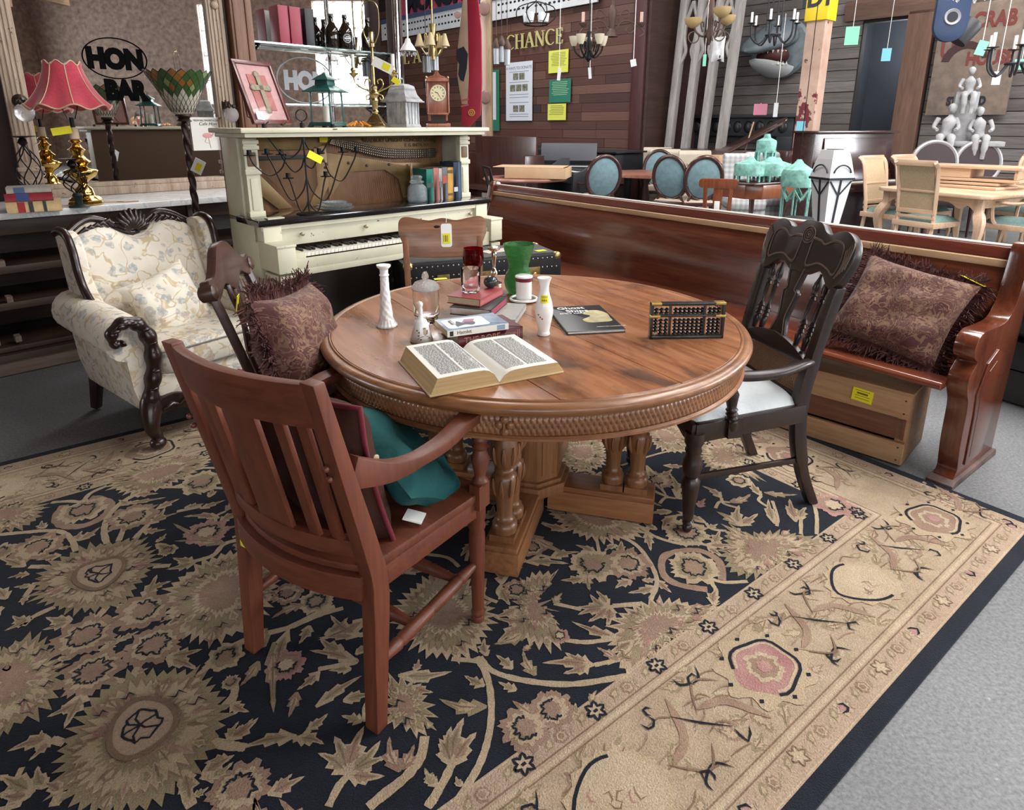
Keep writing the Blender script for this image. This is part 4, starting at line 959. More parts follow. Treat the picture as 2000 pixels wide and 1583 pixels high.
def pillow_mb(w, h, t, seed=1, n=18, pinch=.1):
    """soft square pillow in the local x-z plane, thickness along y, centred"""
    r = random.Random(seed); b = MB(); ph = [r.uniform(0, 6) for _ in range(6)]
    def f(u, v, sg):
        a, c = 2 * u - 1, 2 * v - 1
        e = max(0, (1 - a ** 4) * (1 - c ** 4)) ** .55
        k = 1 - pinch * (1 - abs(c) ** 2) * abs(a) ** 3; l = 1 - pinch * (1 - abs(a) ** 2) * abs(c) ** 3
        wr = .006 * (math.sin(7 * a + ph[0] + 3 * c) + math.sin(9 * c + ph[1] - 4 * a)) * e
        return (w / 2 * a * k, sg * (t / 2 * e) + wr, h / 2 * c * l)
    b.grid(lambda u, v: f(u, v, -1), n, n); b.grid(lambda u, v: f(u, v, 1), n, n, flip=True)
    return b, lambda u, v: f(u, v, 0)
def fringe(pos, w, h, sides, par, seed=3, L=.045, dens=520):
    r = random.Random(seed); b = MB()
    for sd in sides:
        for k in range(int(dens * (w if sd in 'tb' else h))):
            t = r.random()
            u, v = {'t': (t, 1), 'b': (t, 0), 'l': (0, t), 'r': (1, t)}[sd]
            p = Vector(pos(u, v)); d = Vector({'t': (0, 0, 1), 'b': (0, 0, -1), 'l': (-1, 0, 0), 'r': (1, 0, 0)}[sd])
            q = Vector((r.uniform(-.7, .7), r.uniform(-.8, .8), r.uniform(-.7, .7)))
            l = L * r.uniform(.6, 1.15)
            b.tube([p - d * .006, p + (d + q * .35) * l * .5, p + (d + q * .8) * l * .9 + Vector((0, 0, -.006))], [.0022, .0028, .0016], 3)
    o = b.build('fringe', FRINGE, par); o['kind'] = 'stuff'
    return o
# cushion on the splat-back chair
pl = thing('fringed_cushion', 'burgundy paisley cushion with long fringe on the splat-back chair', 'cushion', (-.715, 2.06, .715), 0)
pl.rotation_euler = (math.radians(17), math.radians(-6), math.radians(-97)); pl.scale = (1, 1, 1)
b, pos = pillow_mb(.42, .42, .19, 2); b.build('cover', PAIS, pl, smooth=80)
fringe(pos, .42, .42, 'tblr', pl, 3, .055, 900)
# cushion on the pew
pl = thing('fringed_cushion', 'brown paisley cushion with fringe lying against the end of the pew', 'cushion', (1.725, 2.74, .665), 0)
pl.rotation_euler = Euler((math.radians(-38), math.radians(9), math.radians(-50)), 'XYZ')
b, pos = pillow_mb(.47, .43, .15, 5); b.build('cover', PAIS, pl, smooth=80)
fringe(pos, .47, .43, 'tblr', pl, 7, .05, 800)
b = MB(); b.box((.19, .0, .225), (.1, .03, .002), rot=(.5, .2, 0)); o = b.build('price_tag', YEL, pl); o['label'] = 'yellow price tag'
# cushions on the slat-back armchair
BROWN = mat('brown_suede', (.05, .02, .014), .9, var=(6, .25), bmp=(7, .4, .02), spec=.2)
pl = thing('brown_cushion', 'dark brown cushion with burgundy piping against the chair slats', 'cushion', (-.49, 1.44, .655), 0)
pl.rotation_euler = (math.radians(12), 0, math.radians(-31.9))
b, pos = pillow_mb(.42, .4, .14, 8); b.build('cover', BROWN, pl, smooth=80)
pip = mat('burgundy_piping', (.13, .012, .022), .8)
ring = [pos(k / 12, 0) for k in range(12)] + [pos(1, k / 12) for k in range(12)] + [pos(1 - k / 12, 1) for k in range(12)] + [pos(0, 1 - k / 12) for k in range(12)]
b = MB(); b.tube(ring, .007, 8, closed=True); b.build('piping', pip, pl, smooth=80)
b = MB(); b.M = T(.19, .012, .05) @ RY(PI / 2); b.lathe([(.009, 0), (.01, .004), (.006, .006), (0, .006)], 14, T(0, 0, .012)); b.build('button', mat('horn_button', (.45, .36, .24), .4), pl)
b = MB(); b.box((.2, .09, -.2), (.05, .004, .06), rot=(1.2, .3, .4)); o = b.build('care_label', PAPER, pl); o['label'] = 'white folded care label'
TEAL = mat('teal_velvet', (.014, .085, .088), .8, var=(5, .35), bmp=(6, .5, .03), spec=.25)
pl = tag(pillow_mb(.38, .38, .13, 9, 20)[0].build('teal_cushion', TEAL, smooth=80), 'teal velvet cushion slumped on the seat of the slat-back armchair', 'cushion')
pl.location = (-.315, 1.615, .555); pl.rotation_euler = Euler((math.radians(52), math.radians(24), math.radians(-40)), 'XYZ')

# ---------------------------------------------------------------- church pew
PEW = wood('pew_varnish', (.065, .014, .008), (.12, .028, .014), (.18, .05, .022), 'x', .9, .22, .5, worn=((.33, .17, .085), 34, .7))
PEWZ = wood('pew_varnish_upright', (.06, .014, .008), (.115, .028, .014), (.17, .048, .02), 'z', 1.0, .2, .55, worn=((.34, .2, .12), 30, .72))
TANW = wood('bare_pine_strip', (.42, .24, .12), (.55, .34, .19), (.64, .43, .26), 'x', .8, .5)
REDW = wood('red_cap_rail', (.1, .018, .01), (.15, .03, .016), (.19, .045, .022), 'x', 1.5, .35, .3)
pw = thing('church_pew', 'long glossy red-brown church pew with carved end panel', 'bench', (2.12, 2.68, 0), math.radians(127.3))
PL = 3.75
def extr(name, prof, x0, x1, m, bev=.003, sm=40):
    b = MB(); n = len(prof); b.prism(prof, x0, x1, Matrix(((0, 0, 1, 0), (1, 0, 0, 0), (0, 1, 0, 0), (0, 0, 0, 1))))
    return b.build(name, m, pw, bevel=bev, smooth=sm)
fr_ = bez([(.115, .455), (.105, .55), (.085, .68), (.05, .79), (.012, .862)], 6)
bk_ = [(y - .028, z) for y, z in fr_[::-1]]
extr('back_panel', fr_ + bk_, 0, PL, PEW, 0, 30)
extr('pine_strip', [(.014, .862), (.022, .866), (.018, .895), (.004, .9), (-.03, .9), (-.03, .862)], 0, PL, TANW, .002)
extr('cap_rail', [(.004, .9), (.01, .904), (-.006, .946), (-.016, .952), (-.05, .952), (-.05, .9)], 0, PL, REDW, .003)
extr('cap_highlight', [(-.012, .952), (-.016, .957), (-.052, .957), (-.052, .952)], 0, PL, mat('cap_highlight_pale', (.5, .46, .42), .35), .001)  # pale strip paints the highlight along the top edge of the pew
extr('seat', [(.06, .445), (.1, .437), (.4, .437), (.515, .43), (.53, .44), (.53, .452), (.515, .462), (.3, .452), (.1, .458)], 0, PL, PEW, .004)
extr('seat_support', [(.07, 0), (.4, 0), (.42, .43), (.07, .43)], 1.85, 1.9, PEWZ)
endp = [(-.03, .0), (-.03, .25), (-.045, .5), (-.065, .75), (-.075, .93)] + [(-.075, .93), (-.065, .965), (-.03, .978), (.005, .97), (.02, .945), (.03, .9), (.05, .82), (.075, .74), (.12, .69), (.18, .668), (.3, .668), (.4, .672)] + [(.455, .655), (.475, .62), (.465, .58), (.43, .558), (.415, .545), (.44, .525), (.47, .5), (.475, .46), (.455, .42), (.43, .38), (.42, .33), (.42, .26), (.415, .18), (.4, .1), (.395, .06), (.42, .03)] + [(.43, 0)]
endp = endp[:5] + bez(endp[5:-1], 3) + [endp[-1]]
extr('end_panel', endp, -.075, 0, PEWZ, .007, 35)
extr('end_moulding', [(.05, .07), (.33, .07), (.34, .3), (.36, .4), (.3, .52), (.2, .56), (.1, .52), (.03, .4), (.03, .2)], -.082, -.074, PEWZ, .004)
extr('end_field', [(.08, .1), (.3, .1), (.31, .3), (.32, .39), (.27, .48), (.2, .51), (.12, .48), (.065, .39), (.065, .2)], -.0835, -.081, PEWZ, .002)
extr('end_base', [(-.05, 0), (.46, 0), (.46, .018), (.43, .03), (-.04, .03)], -.09, .01, mat('scuffed_base', (.12, .075, .065), .6, var=(12, .6)), .004)
extr('far_end_panel', endp, PL, PL + .06, PEWZ, .005, 35)

# ---------------------------------------------------------------- wooden crate under the pew
CRA = wood('crate_pine', (.24, .12, .055), (.36, .2, .1), (.46, .28, .15), 'x', .9, .6, 0)
CRD = wood('crate_dark_board', (.07, .025, .012), (.13, .05, .025), (.18, .075, .04), 'x', .9, .5, 0)
cr = thing('wooden_crate', 'pine board crate with yellow price sticker on the floor beneath the pew', 'crate', (1.705, 2.52, 0), math.atan2(.705, -.709))
W_ = .78
M_ = [( 'front_board', (W_ / 2, -.009, .28), (W_, .02, .108), CRA), ('front_board', (W_ / 2 - .02, -.026, .168), (W_ - .06, .014, .1), CRD), ('front_board', (W_ / 2, -.009, .06), (W_, .02, .1), CRA)]
for nm, c, d, m in M_:
    b = MB(); b.box((c[0], c[1] - .0, c[2]), d); b.build(nm, m, cr, bevel=.002)
for nm, c, d, m in [('end_board', (.01, -.18, .167), (.02, .32, .325), CRA), ('end_board', (W_ - .01, -.18, .167), (.02, .32, .325), CRA), ('top_board', (W_ / 2, -.18, .342), (W_ + .01, .37, .016), CRA), ('back_board', (W_ / 2, -.345, .167), (W_, .018, .325), CRA), ('corner_batten', (.032, -.028, .167), (.024, .018, .31), CRA)]:
    b = MB(); b.box(c, d); b.build(nm, m, cr, bevel=.002)
b = MB(); b.box((.19, .0035, .285), (.085, .002, .06), rot=(0, -.06, 0)); st = b.build('price_sticker', YEL, cr)
b = MB()
for k in range(4): b.box((.19, .0052, .305 - .012 * k), (.06 if k != 1 else .045, .0006, .002 if k != 1 else .008), rot=(0, -.06, 0))
b.build('printing', YTXT, st)
for x in (.02, W_ - .02):
    for z in (.03, .09, .25, .31):
        b = MB(); b.ball((x, .0018, z), (.004, .0015, .004), 8, 4); b.build('nail', mat('nail_iron', (.05, .03, .02), .6), cr)

# ---------------------------------------------------------------- black steamer trunk behind the table
TRB = mat('trunk_black', (.012, .012, .014), .5, var=(20, .4), bmp=(140, .35, .003))
TRT = mat('trunk_dusty_top', (.06, .06, .062), .6, var=(5, .5), bmp=(120, .3, .003))
BRS = mat('aged_brass', (.42, .3, .12), .35, metal=.9, var=(30, .5))
tr = thing('steamer_trunk', 'black steamer trunk with brass corners and rows of nails behind the table', 'trunk', (-.61, 3.585, .0138), math.atan2(.366, .93))
tr.scale = (1, .8, .955)
b = MB(); b.box((.49, .235, .25), (.98, .47, .5)); b.build('body', TRB, tr, bevel=.006)
b = MB(); b.box((.49, .235, .6), (.99, .48, .19)); b.build('lid', TRB, tr, bevel=.006)
b = MB(); b.box((.49, .235, .7), (.93, .42, .012)); b.build('lid_covering', TRT, tr, bevel=.003)
for x in (.02, .96):
    for y in (.02, .45):
        for z in (.68, .525):
            b = MB(); b.ball((x, y, z), (.034, .034, .03), 12, 8); b.build('brass_corner', BRS, tr)
for x in (.22, .49, .8):
    b = MB(); b.box((x, -.012, .585), (.075, .014, .075)); b.box((x, -.012, .49), (.06, .014, .05)); b.ball((x, -.022, .57), (.02, .01, .02)); b.build('latch', BRS, tr, bevel=.003)
b = MB()
for z in (.675, .615, .53):
    for k in range(30): b.ball((.03 + k * .0318, -.006, z), (.005, .003, .005), 6, 4)
o = b.build('nail_row', mat('nail_heads', (.5, .48, .44), .35, metal=.8), tr); o['kind'] = 'stuff'
b = MB(); b.box((.62, .22, .708), (.2, .12, .002), rot=(0, 0, .3)); b.build('paper_label', mat('old_paper', (.5, .48, .4), .8), tr)
b = MB(); b.box((.88, .1, .708), (.07, .05, .002), rot=(0, 0, .2)); b.build('price_sticker', YEL, tr)

# ---------------------------------------------------------------- floral wing armchair
DWD = wood('carved_mahogany', (.008, .0035, .003), (.017, .006, .005), (.03, .011, .009), 'z', 2, .32, .15)
ac = thing('wing_armchair', 'cream floral wing armchair with carved dark wood frame', 'armchair', (-1.714, 3.159, .0138), math.radians(-125.6))
def soft(mb, c, d, p=6, n=12):
    """superellipsoid block"""
    def f(u, v):
        t = -PI / 2 + PI * v; a = 2 * PI * u
        sg = lambda x, e: math.copysign(abs(x) ** e, x)
        e = 2 / p
        return (c[0] + d[0] / 2 * sg(math.cos(t), e) * sg(math.cos(a), e), c[1] + d[1] / 2 * sg(math.cos(t), e) * sg(math.sin(a), e), c[2] + d[2] / 2 * sg(math.sin(t), e))
    mb.grid(f, n * 4, n, wrapu=True)
b = MB(); soft(b, (0, .02, .255), (.7, .66, .19), 10); b.build('seat_base', FLO, ac, smooth=60)
b = MB(); soft(b, (0, .08, .395), (.575, .58, .155), 7, 14); b.build('seat_cushion', FLO, ac, smooth=80)
PIPE = mat('piping_cord', (.2, .21, .2), .8)
b = MB()
for z in (.445, .345): b.tube([(x, y + .08, z) for x, y in rrect(.575, .58, .07, 5)], .004, 6, closed=True)
b.build('cushion_piping', PIPE, ac)
ztop = lambda u: .915 + .055 * math.exp(-((abs(u) - .52) / .28) ** 2) - .035 * math.exp(-(u / .2) ** 2) - .13 * max(0, abs(u) - .72) ** 1.2
def backf(u, v, sg):
    a = 2 * u - 1; z = .40 + (ztop(a) - .40) * v; y = -.2 - .19 * (z - .4) / .5
    e = max(0, (1 - abs(a) ** 7) * (1 - (2 * v - 1) ** 8)) ** .5
    return ((.31 + .03 * v) * a, y + (.075 * e + .03 * e * math.cos(a * 1.4) if sg > 0 else -.05 * e), z)
b = MB(); b.grid(lambda u, v: backf(u, v, 1), 24, 18, flip=True); b.grid(lambda u, v: backf(u, v, -1), 24, 18); b.build('back_cushion', FLO, ac, smooth=80)
b = MB(); b.tube([(backf(u / 30, 1, -1)[0], backf(u / 30, 1, -1)[1] + .01, backf(u / 30, 1, -1)[2] + .008) for u in range(31)], .02, 8); b.build('top_rail', DWD, ac, smooth=60)
# carved shell on the crest
b = MB(); c0 = Vector((0, -.375, .895))
for k in range(11):
    a = math.radians(20 + 14 * k); R = .085 + .035 * math.sin(a) ** 2
    b.tube([c0 + Vector((math.cos(a) * .025, .03, math.sin(a) * .02)), c0 + Vector((math.cos(a) * R * .6, .045, math.sin(a) * R * .6)), c0 + Vector((math.cos(a) * R, .015, math.sin(a) * R))], [.008, .014, .009], 7)
for s in (-1, 1):
    for j in range(5):
        b.tube([c0 + Vector((s * (.09 + .028 * j), .03, .045 - .004 * j)), c0 + Vector((s * (.115 + .028 * j), .035, .075 - .008 * j)), c0 + Vector((s * (.15 + .028 * j), .02, .06 - .01 * j))], [.007, .014, .006], 7)
b.build('carved_crest', DWD, ac, smooth=60)
for s in (-1, 1):
    # wing
    wo = bez([(-.37, .93), (-.3, .945), (-.235, .92), (-.2, .85), (-.185, .76), (-.15, .68), (-.09, .62)], 5) + [(-.09, .5), (-.3, .5)]
    b = MB(); b.M = Matrix(((0, 0, 1, 0), (1, 0, 0, 0), (0, 1, 0, 0), (0, 0, 0, 1))); b.prism(wo, s * .325 - .03, s * .325 + .03); b.build('wing', FLO, ac, bevel=.02, segs=3, smooth=60)
    tp = bez([(-.37, .93), (-.3, .945), (-.235, .92), (-.2, .85), (-.185, .76), (-.15, .68), (-.09, .62)], 5)
    b = MB(); b.tube([(s * .352, y + .006, z + .004) for y, z in tp], .019, 8, flat=1.1); b.build('wing_trim', DWD, ac, smooth=60)
    # rolled arm
    prof = [(.3, .3), (.3, .44), (.305, .5)] + arc(.385, .535, .098, PI * .95, -PI * .42, 12) + [(.405, .44), (.395, .3), (.365, .175), (.31, .175)]
    nP = len(prof); b = MB(); vs = []; fs = []
    ys_ = [-.34, -.2, 0, .2, .3, .315]
    for j, y in enumerate(ys_):
        kx = 1 - .09 * (1 - (y + .34) / .65); kz = 1 if j < 5 else .985
        for x, z in prof: vs.append((s * (x * kx), y, z * kz + (.03 * (.3 - y) if z > .45 else 0)))
    for j in range(len(ys_) - 1):
        for k in range(nP):
            q = (k + 1) % nP; f = (j * nP + k, j * nP + q, (j + 1) * nP + q, (j + 1) * nP + k); fs.append(f if s < 0 else f[::-1])
    e = tuple((len(ys_) - 1) * nP + k for k in range(nP)); fs.append(e if s < 0 else e[::-1]); e0 = tuple(range(nP)); fs.append(e0[::-1] if s < 0 else e0)
    b.add(vs, fs); b.build('arm', FLO, ac, smooth=50)
    # carved facing of the arm
    path = bez([(.41, .53), (.432, .522), (.455, .545), (.445, .592), (.395, .615), (.345, .595), (.312, .54), (.3, .46), (.308, .37), (.328, .29), (.342, .22), (.33, .165)], 6)
    rad = [.018 + .024 * min(1, i / 34) + .006 * math.sin(i * .9) for i in range(len(path))]
    b = MB(); b.tube([(s * x, .332, z) for x, z in path], rad, 10, flat=.75)
    for i in range(18, len(path) - 4, 3):
        x, z = path[i]; b.ball((s * x, .362, z), (.02, .012, .009), 8, 5)
    b.build('carved_arm_facing', DWD, ac, smooth=60)
    b = MB(); b.tube(bez([(s * .325, .315, .24), (s * .355, .345, .17), (s * .365, .36, .11), (s * .345, .345, .06), (s * .345, .35, .03)], 5), [.045, .05, .05, .05, .048, .045, .042, .04, .038, .035, .032, .03, .028, .026, .026, .026, .026, .026, .027, .028, .03][:21], 10)
    b.ball((s * .347, .352, .028), (.036, .036, .028), 14, 8); b.build('front_foot', DWD, ac, smooth=60)
    b = MB(); b.bar((s * .3, -.335, .19), (s * .315, -.37, 0), .05, .05, w2=.038, h2=.038); b.build('rear_leg', DWD, ac, bevel=.003)
fr = bez([(-.33, .235), (-.25, .245), (-.17, .225), (-.09, .25), (0, .262), (.09, .25), (.17, .225), (.25, .245), (.33, .235)], 4)
lo = bez([(.33, .16), (.25, .17), (.15, .135), (.07, .15), (0, .125), (-.07, .15), (-.15, .135), (-.25, .17), (-.33, .16)], 4)
b = MB(); b.M = T(0, .35, 0) @ RX(PI / 2); b.prism(fr + lo, -.02, .02); b.build('front_rail', DWD, ac, bevel=.006)
b = MB()
for s in (-1, 1):
    for j in range(4): b.tube([(s * (.03 + .07 * j), .372, .19), (s * (.06 + .07 * j), .378, .215 - .01 * (j % 2)), (s * (.1 + .07 * j), .372, .185)], [.005, .011, .005], 6)
b.ball((0, .37, .2), (.03, .014, .02)); b.build('rail_carving', DWD, ac, smooth=60)
pl = tag(pillow_mb(.36, .34, .13, 12)[0].build('floral_cushion', FLO, smooth=80), 'small cream floral cushion on the seat of the wing armchair', 'cushion')
pl.location = (-1.74, 3.13, .585); pl.rotation_euler = Euler((math.radians(-22), math.radians(-14), math.radians(-125.6 + 180 + 8)), 'XYZ')
# ---------------------------------------------------------------- gutted upright piano
def chippy(name, c, chip, th=.63, sc=9):
    m, nt, p = _new(name)
    v = coords(nt)
    a = ramp(nt, noise(nt, v, 4, 5, .6), [(.3, mul(c, .82)), (.7, c)])
    k = ramp(nt, noise(nt, v, sc, 9, .72), [(th, (0, 0, 0)), (th + .015, (1, 1, 1))])
    nt.links.new(mixc(nt, k, a, chip), p.inputs['Base Color'])
    p.inputs['Roughness'].default_value = .45
    bump(nt, p, k, -.3, .002)
    return m
CRM = chippy('cream_paint', (.62, .6, .46), (.12, .075, .045), .7, 22)
CRM2 = chippy('cream_paint_worn', (.6, .57, .43), (.1, .06, .04), .645, 24)
pn = thing('upright_piano', 'cream painted upright piano with open front and worn keys', 'piano', (-1.301, 3.331, 0), math.radians(43.5))
PW = 1.56
def pb(name, c, d, m, par=pn, bev=.004):
    b = MB(); b.box(c, d); return b.build(name, m, par, bevel=bev)
for x in (.02, PW - .02):
    pb('side_panel', (x, .345, 1.18), (.04, .23, .44), CRM); pb('side_panel', (x, .27, .47), (.04, .38, .94), CRM)
pb('lid', (PW / 2, .255, 1.424), (PW + .1, .46, .026), CRM2, bev=.008)
pb('lid_moulding', (PW / 2, .255, 1.4), (PW + .05, .42, .022), CRM, bev=.006)
pb('back', (PW / 2, .455, .72), (PW, .02, 1.4), mat('piano_back', (.1, .055, .03), .7))
BLK = mat('black_lacquer', (.008, .008, .009), .12, coat=.6)
pb('music_shelf', (PW / 2, .14, .955), (PW + .05, .3, .034), BLK, bev=.004)
pb('shelf_moulding', (PW / 2, .015, .925), (PW + .01, .02, .026), CRM2, bev=.006)
fp = pb('fall_board', (PW / 2, .04, .868), (PW - .2, .02, .1), CRM2)
for x in (.22, .62, 1.02, 1.42):
    b = MB(); b.M = T(x, .03, .875) @ RX(PI / 2); b.lathe([(.006, 0), (.006, .012), (.011, .016), (.011, .024), (0, .026)], 12); b.build('knob', mat('dull_brass_knob', (.3, .24, .15), .4, metal=.7), fp)
for x in (.05, PW - .05):
    pb('cheek_upper', (x, .06, .885), (.1, .12, .1), CRM2, bev=.006)
    a = pb('arm', (x, -.03, .775), (.1, .24, .14), CRM2, bev=.006)
    pb('arm_cap', (x, -.03, .848), (.108, .25, .014), CRM2, a, bev=.005)
    b = MB(); b.M = T(x, -.04, 0) @ RZ(PI / 2) @ RX(PI / 2); b.prism([(-.1, .69), (.1, .69), (.1, .64), (.07, .645), (.03, .665), (-.03, .66), (-.07, .64), (-.085, .6), (-.1, .6)], -.04, .04); b.build('bracket', CRM2, a, bevel=.004)
    pb('leg', (x, -.08, .32), (.06, .06, .62), CRM, bev=.006)
    # upper pilaster
    pl_ = MB(); pl_.box((x, .2, 1.18), (.075, .05, .41)); o = pl_.build('pilaster', CRM, pn, bevel=.004)
    for z in (1.365, 1.335, 1.21, .985): pb('pilaster_block', (x, .185, z), (.088, .04, .022 if z > 1.3 else .03), CRM2, o, bev=.005)
    pb('pilaster_carving', (x, .178, 1.275), (.05, .02, .075), mat('bronze_rubbed', (.15, .09, .05), .5), o, bev=.008)
    pb('pilaster_field', (x, .173, 1.09), (.04, .008, .17), CRM2, o, bev=.003)
pb('key_bed', (PW / 2, -.02, .7), (PW - .2, .22, .04), CRM2)
pb('key_slip', (PW / 2, -.122, .742), (PW - .2, .018, .056), CRM2)
pb('key_block', (.135, -.03, .782), (.07, .17, .03), CRM2); pb('key_block', (PW - .135, -.03, .782), (.07, .17, .03), CRM2)
pb('lower_panel', (PW / 2, .2, .36), (PW - .08, .03, .6), mat('dark_panel', (.03, .022, .018), .6))
pb('toe_rail', (PW / 2, .06, .06), (PW - .06, .3, .08), mat('dark_panel', (.03, .022, .018), .6))
IV = mat('ivory_keys', (.72, .7, .62), .25); KB = mat('ebony_keys', (.01, .01, .01), .3)
b = MB(); b.box((0, 0, 0), (.0222, .135, .02)); w0 = b.build('white_key', IV, pn, bevel=.0012, segs=1)
b = MB(); b.box((0, 0, 0), (.011, .085, .014)); k0 = b.build('black_key', KB, pn, bevel=.002, segs=1)
x0 = PW / 2 - 26 * .0235
w0.location = (x0, -.035, .783)
for i in range(1, 52): piece(w0, pn, T(x0 + i * .0235, -.035, .783))
first = True
for i in range(51):
    if (i + 5) % 7 in (2, 6): continue
    p = (x0 + (i + .5) * .0235, -.012, .799)
    if first: k0.location = p; first = False
    else: piece(k0, pn, T(*p))
# the iron plate, soundboard and strings behind the missing front
GOLD = mat('bronzed_plate', (.2, .125, .05), .42, metal=.35, var=(7, .35))
SBD = wood('soundboard', (.12, .05, .022), (.19, .085, .038), (.24, .11, .05), 'z', .8, .6)
pb('soundboard', (PW / 2, .43, 1.18), (PW - .1, .012, .46), SBD)
XZ = lambda y: Matrix(((1, 0, 0, 0), (0, 0, 1, y), (0, 1, 0, 0), (0, 0, 0, 1)))
def plate(name, pts, y0=.40, y1=.418, m=GOLD):
    b = MB(); b.prism(pts, y0, y1, XZ(0)); return b.build(name, m, pn, bevel=.004)
plate('plate_top', [(.1, 1.385), (.1, 1.31), (.55, 1.31), (.58, 1.34), (.8, 1.33), (1.05, 1.27), (1.46, 1.265), (1.46, 1.385)])
plate('plate_strut', [(.52, 1.33), (.6, 1.33), (.62, 1.2), (.6, 1.08), (.53, .97), (.46, .97), (.53, 1.1), (.53, 1.2)])
plate('plate_strut', [(.1, 1.22), (.14, 1.22), (.36, .97), (.27, .97), (.1, 1.12)])
plate('plate_web', [(.6, 1.29), (.85, 1.25), (1.1, 1.21), (1.46, 1.2), (1.46, 1.15), (1.35, 1.15), (1.25, 1.1), (1.2, .97), (1.15, .97), (1.12, 1.1), (1.02, 1.165), (.78, 1.165), (.68, 1.1), (.6, 1.0)])
plate('plate_bar', [(.12, 1.28), (.5, 1.28), (.5, 1.255), (.12, 1.255)], .395, .402, mat('plate_slot', (.02, .018, .016), .6))
pinf = bez([(.64, 1.37), (.8, 1.35), (1.0, 1.31), (1.2, 1.295), (1.43, 1.295)], 5); pinl = bez([(1.43, 1.235), (1.2, 1.235), (1.0, 1.245), (.8, 1.29), (.62, 1.34)], 5)
plate('pin_block', pinf + pinl, .392, .4, mat('pin_block_wood', (.035, .02, .012), .6))
b = MB()
for i in range(58):
    t = i / 57; j = t * (len(pinf) - 1); a = int(min(j, len(pinf) - 2)); f = j - a
    top_ = (pinf[a][0] * (1 - f) + pinf[a + 1][0] * f, pinf[a][1] * (1 - f) + pinf[a + 1][1] * f)
    pl2 = pinl[::-1]; bt = (pl2[a][0] * (1 - f) + pl2[a + 1][0] * f, pl2[a][1] * (1 - f) + pl2[a + 1][1] * f)
    for k in (.15, .38, .61, .84):
        x = top_[0] * (1 - k) + bt[0] * k; z = top_[1] * (1 - k) + bt[1] * k
        b.box((x, .386, z), (.006, .014, .006))
o = b.build('tuning_pins', mat('pin_steel', (.25, .2, .14), .35, metal=.8), pn, smooth=0); o['kind'] = 'stuff'
b = MB()
for i in range(52):
    x = .13 + i * .008; b.bar((x, .398, 1.27), (x + .27, .405, .97), .0016, .0016)
for i in range(60):
    x = .64 + i * .0142; b.bar((x, .398, 1.34 - .1 * min(1, i / 25)), (x - .05, .415, .97), .0014, .0014)
o = b.build('strings', mat('copper_strings', (.22, .13, .07), .4, metal=.7), pn, smooth=0); o['kind'] = 'stuff'
PT = mat('plate_lettering', (.06, .03, .015), .6)
tm = Matrix(((1, 0, 0, 0), (0, 0, -1, .399), (0, 1, 0, 0), (0, 0, 0, 1)))
text('lettering', 'BRADBURY UPRIGHT CONCERT GRAND', .032, PT, pn, T(.86, 0, 1.345) @ tm, bold=.001)
text('lettering', 'F. G. SMITH, N.Y.', .028, PT, pn, T(1.18, 0, 1.312) @ tm, bold=.001)
b = MB()
for x, z in ((.58, 1.29), (.59, 1.2), (.6, 1.22), (.75, 1.22), (.88, 1.2), (1.05, 1.2), (1.43, 1.34), (.86, 1.365), (.58, 1.24)): b.lathe([(.009, 0), (.009, .004), (.005, .006), (0, .006)], 10, T(x, .399, z) @ RX(PI / 2))
o = b.build('plate_bolts', mat('bolt_iron', (.06, .04, .03), .5, metal=.5), pn); o['kind'] = 'stuff'
b = MB(); b.tube([(1.19, .36, .975), (1.205, .37, 1.08), (1.21, .38, 1.2)], [.012, .01, .008], 8); b.build('prop_stick', TANW, pn)
pb('price_sticker', (.585, .385, 1.365), (.055, .002, .03), YEL)
b = MB(); b.box((.075, .02, .976), (.09, .05, .006)); b.build('felt_strip', CRM2, pn)

# ---------------------------------------------------------------- things on the piano
R43 = math.radians(43.5)
def onp(x, y, z=1.4385):
    return (-1.301 + .7254 * x - .6884 * y, 3.331 + .6884 * x + .7254 * y, z)
# framed picture leaning on a small easel
FRM = wood('red_frame', (.05, .012, .01), (.1, .022, .018), (.14, .035, .026), 'z', 2, .35, .3)
pf = thing('framed_picture', 'tilted dark red picture frame with pink mat and a cross on the piano', 'picture', onp(.23, .26), 0)
pf.rotation_euler = Euler((math.radians(-20), 0, math.atan2(.92, .4)), 'XYZ')
for c, d in (((0, 0, .03), (.29, .022, .022)), ((0, 0, .36), (.29, .022, .022)), ((-.134, 0, .195), (.022, .022, .33)), ((.134, 0, .195), (.022, .022, .33))):
    b = MB(); b.box(c, d); b.build('frame_rail', FRM, pf, bevel=.004)
b = MB(); b.box((0, .004, .195), (.26, .004, .32)); b.build('mat_board', mat('pink_mat', (.52, .31, .31), .8, var=(30, .1)), pf)
b = MB(); b.box((0, .0, .195), (.135, .004, .2)); b.build('backing', mat('rose_backing', (.38, .14, .13), .8), pf)
b = MB(); 
for a, c, w in (((0, 0, .1), (0, 0, .29), .03), ((-.05, 0, .22), (.05, 0, .22), .028)): b.bar((a[0], -.006, a[2]), (c[0], -.006, c[2]), w, .008, up=(0, 1, 0))
for p in ((0, .295), (-.055, .22), (.055, .22), (0, .095)): b.ball((p[0], -.006, p[1]), (.022, .007, .02), 10, 6)
b.build('cross', mat('bronze_cross', (.2, .17, .12), .5, metal=.3), pf)
b = MB(); b.box((0, -.008, .195), (.262, .002, .322)); b.build('glass', mat('picture_glass', (1, 1, 1), .02, trans=1, ior=1.2), pf)
b = MB(); b.box((-.09, -.014, .06), (.05, .002, .045), rot=(0, .1, 0)); b.build('price_tag', PAPER, pf)
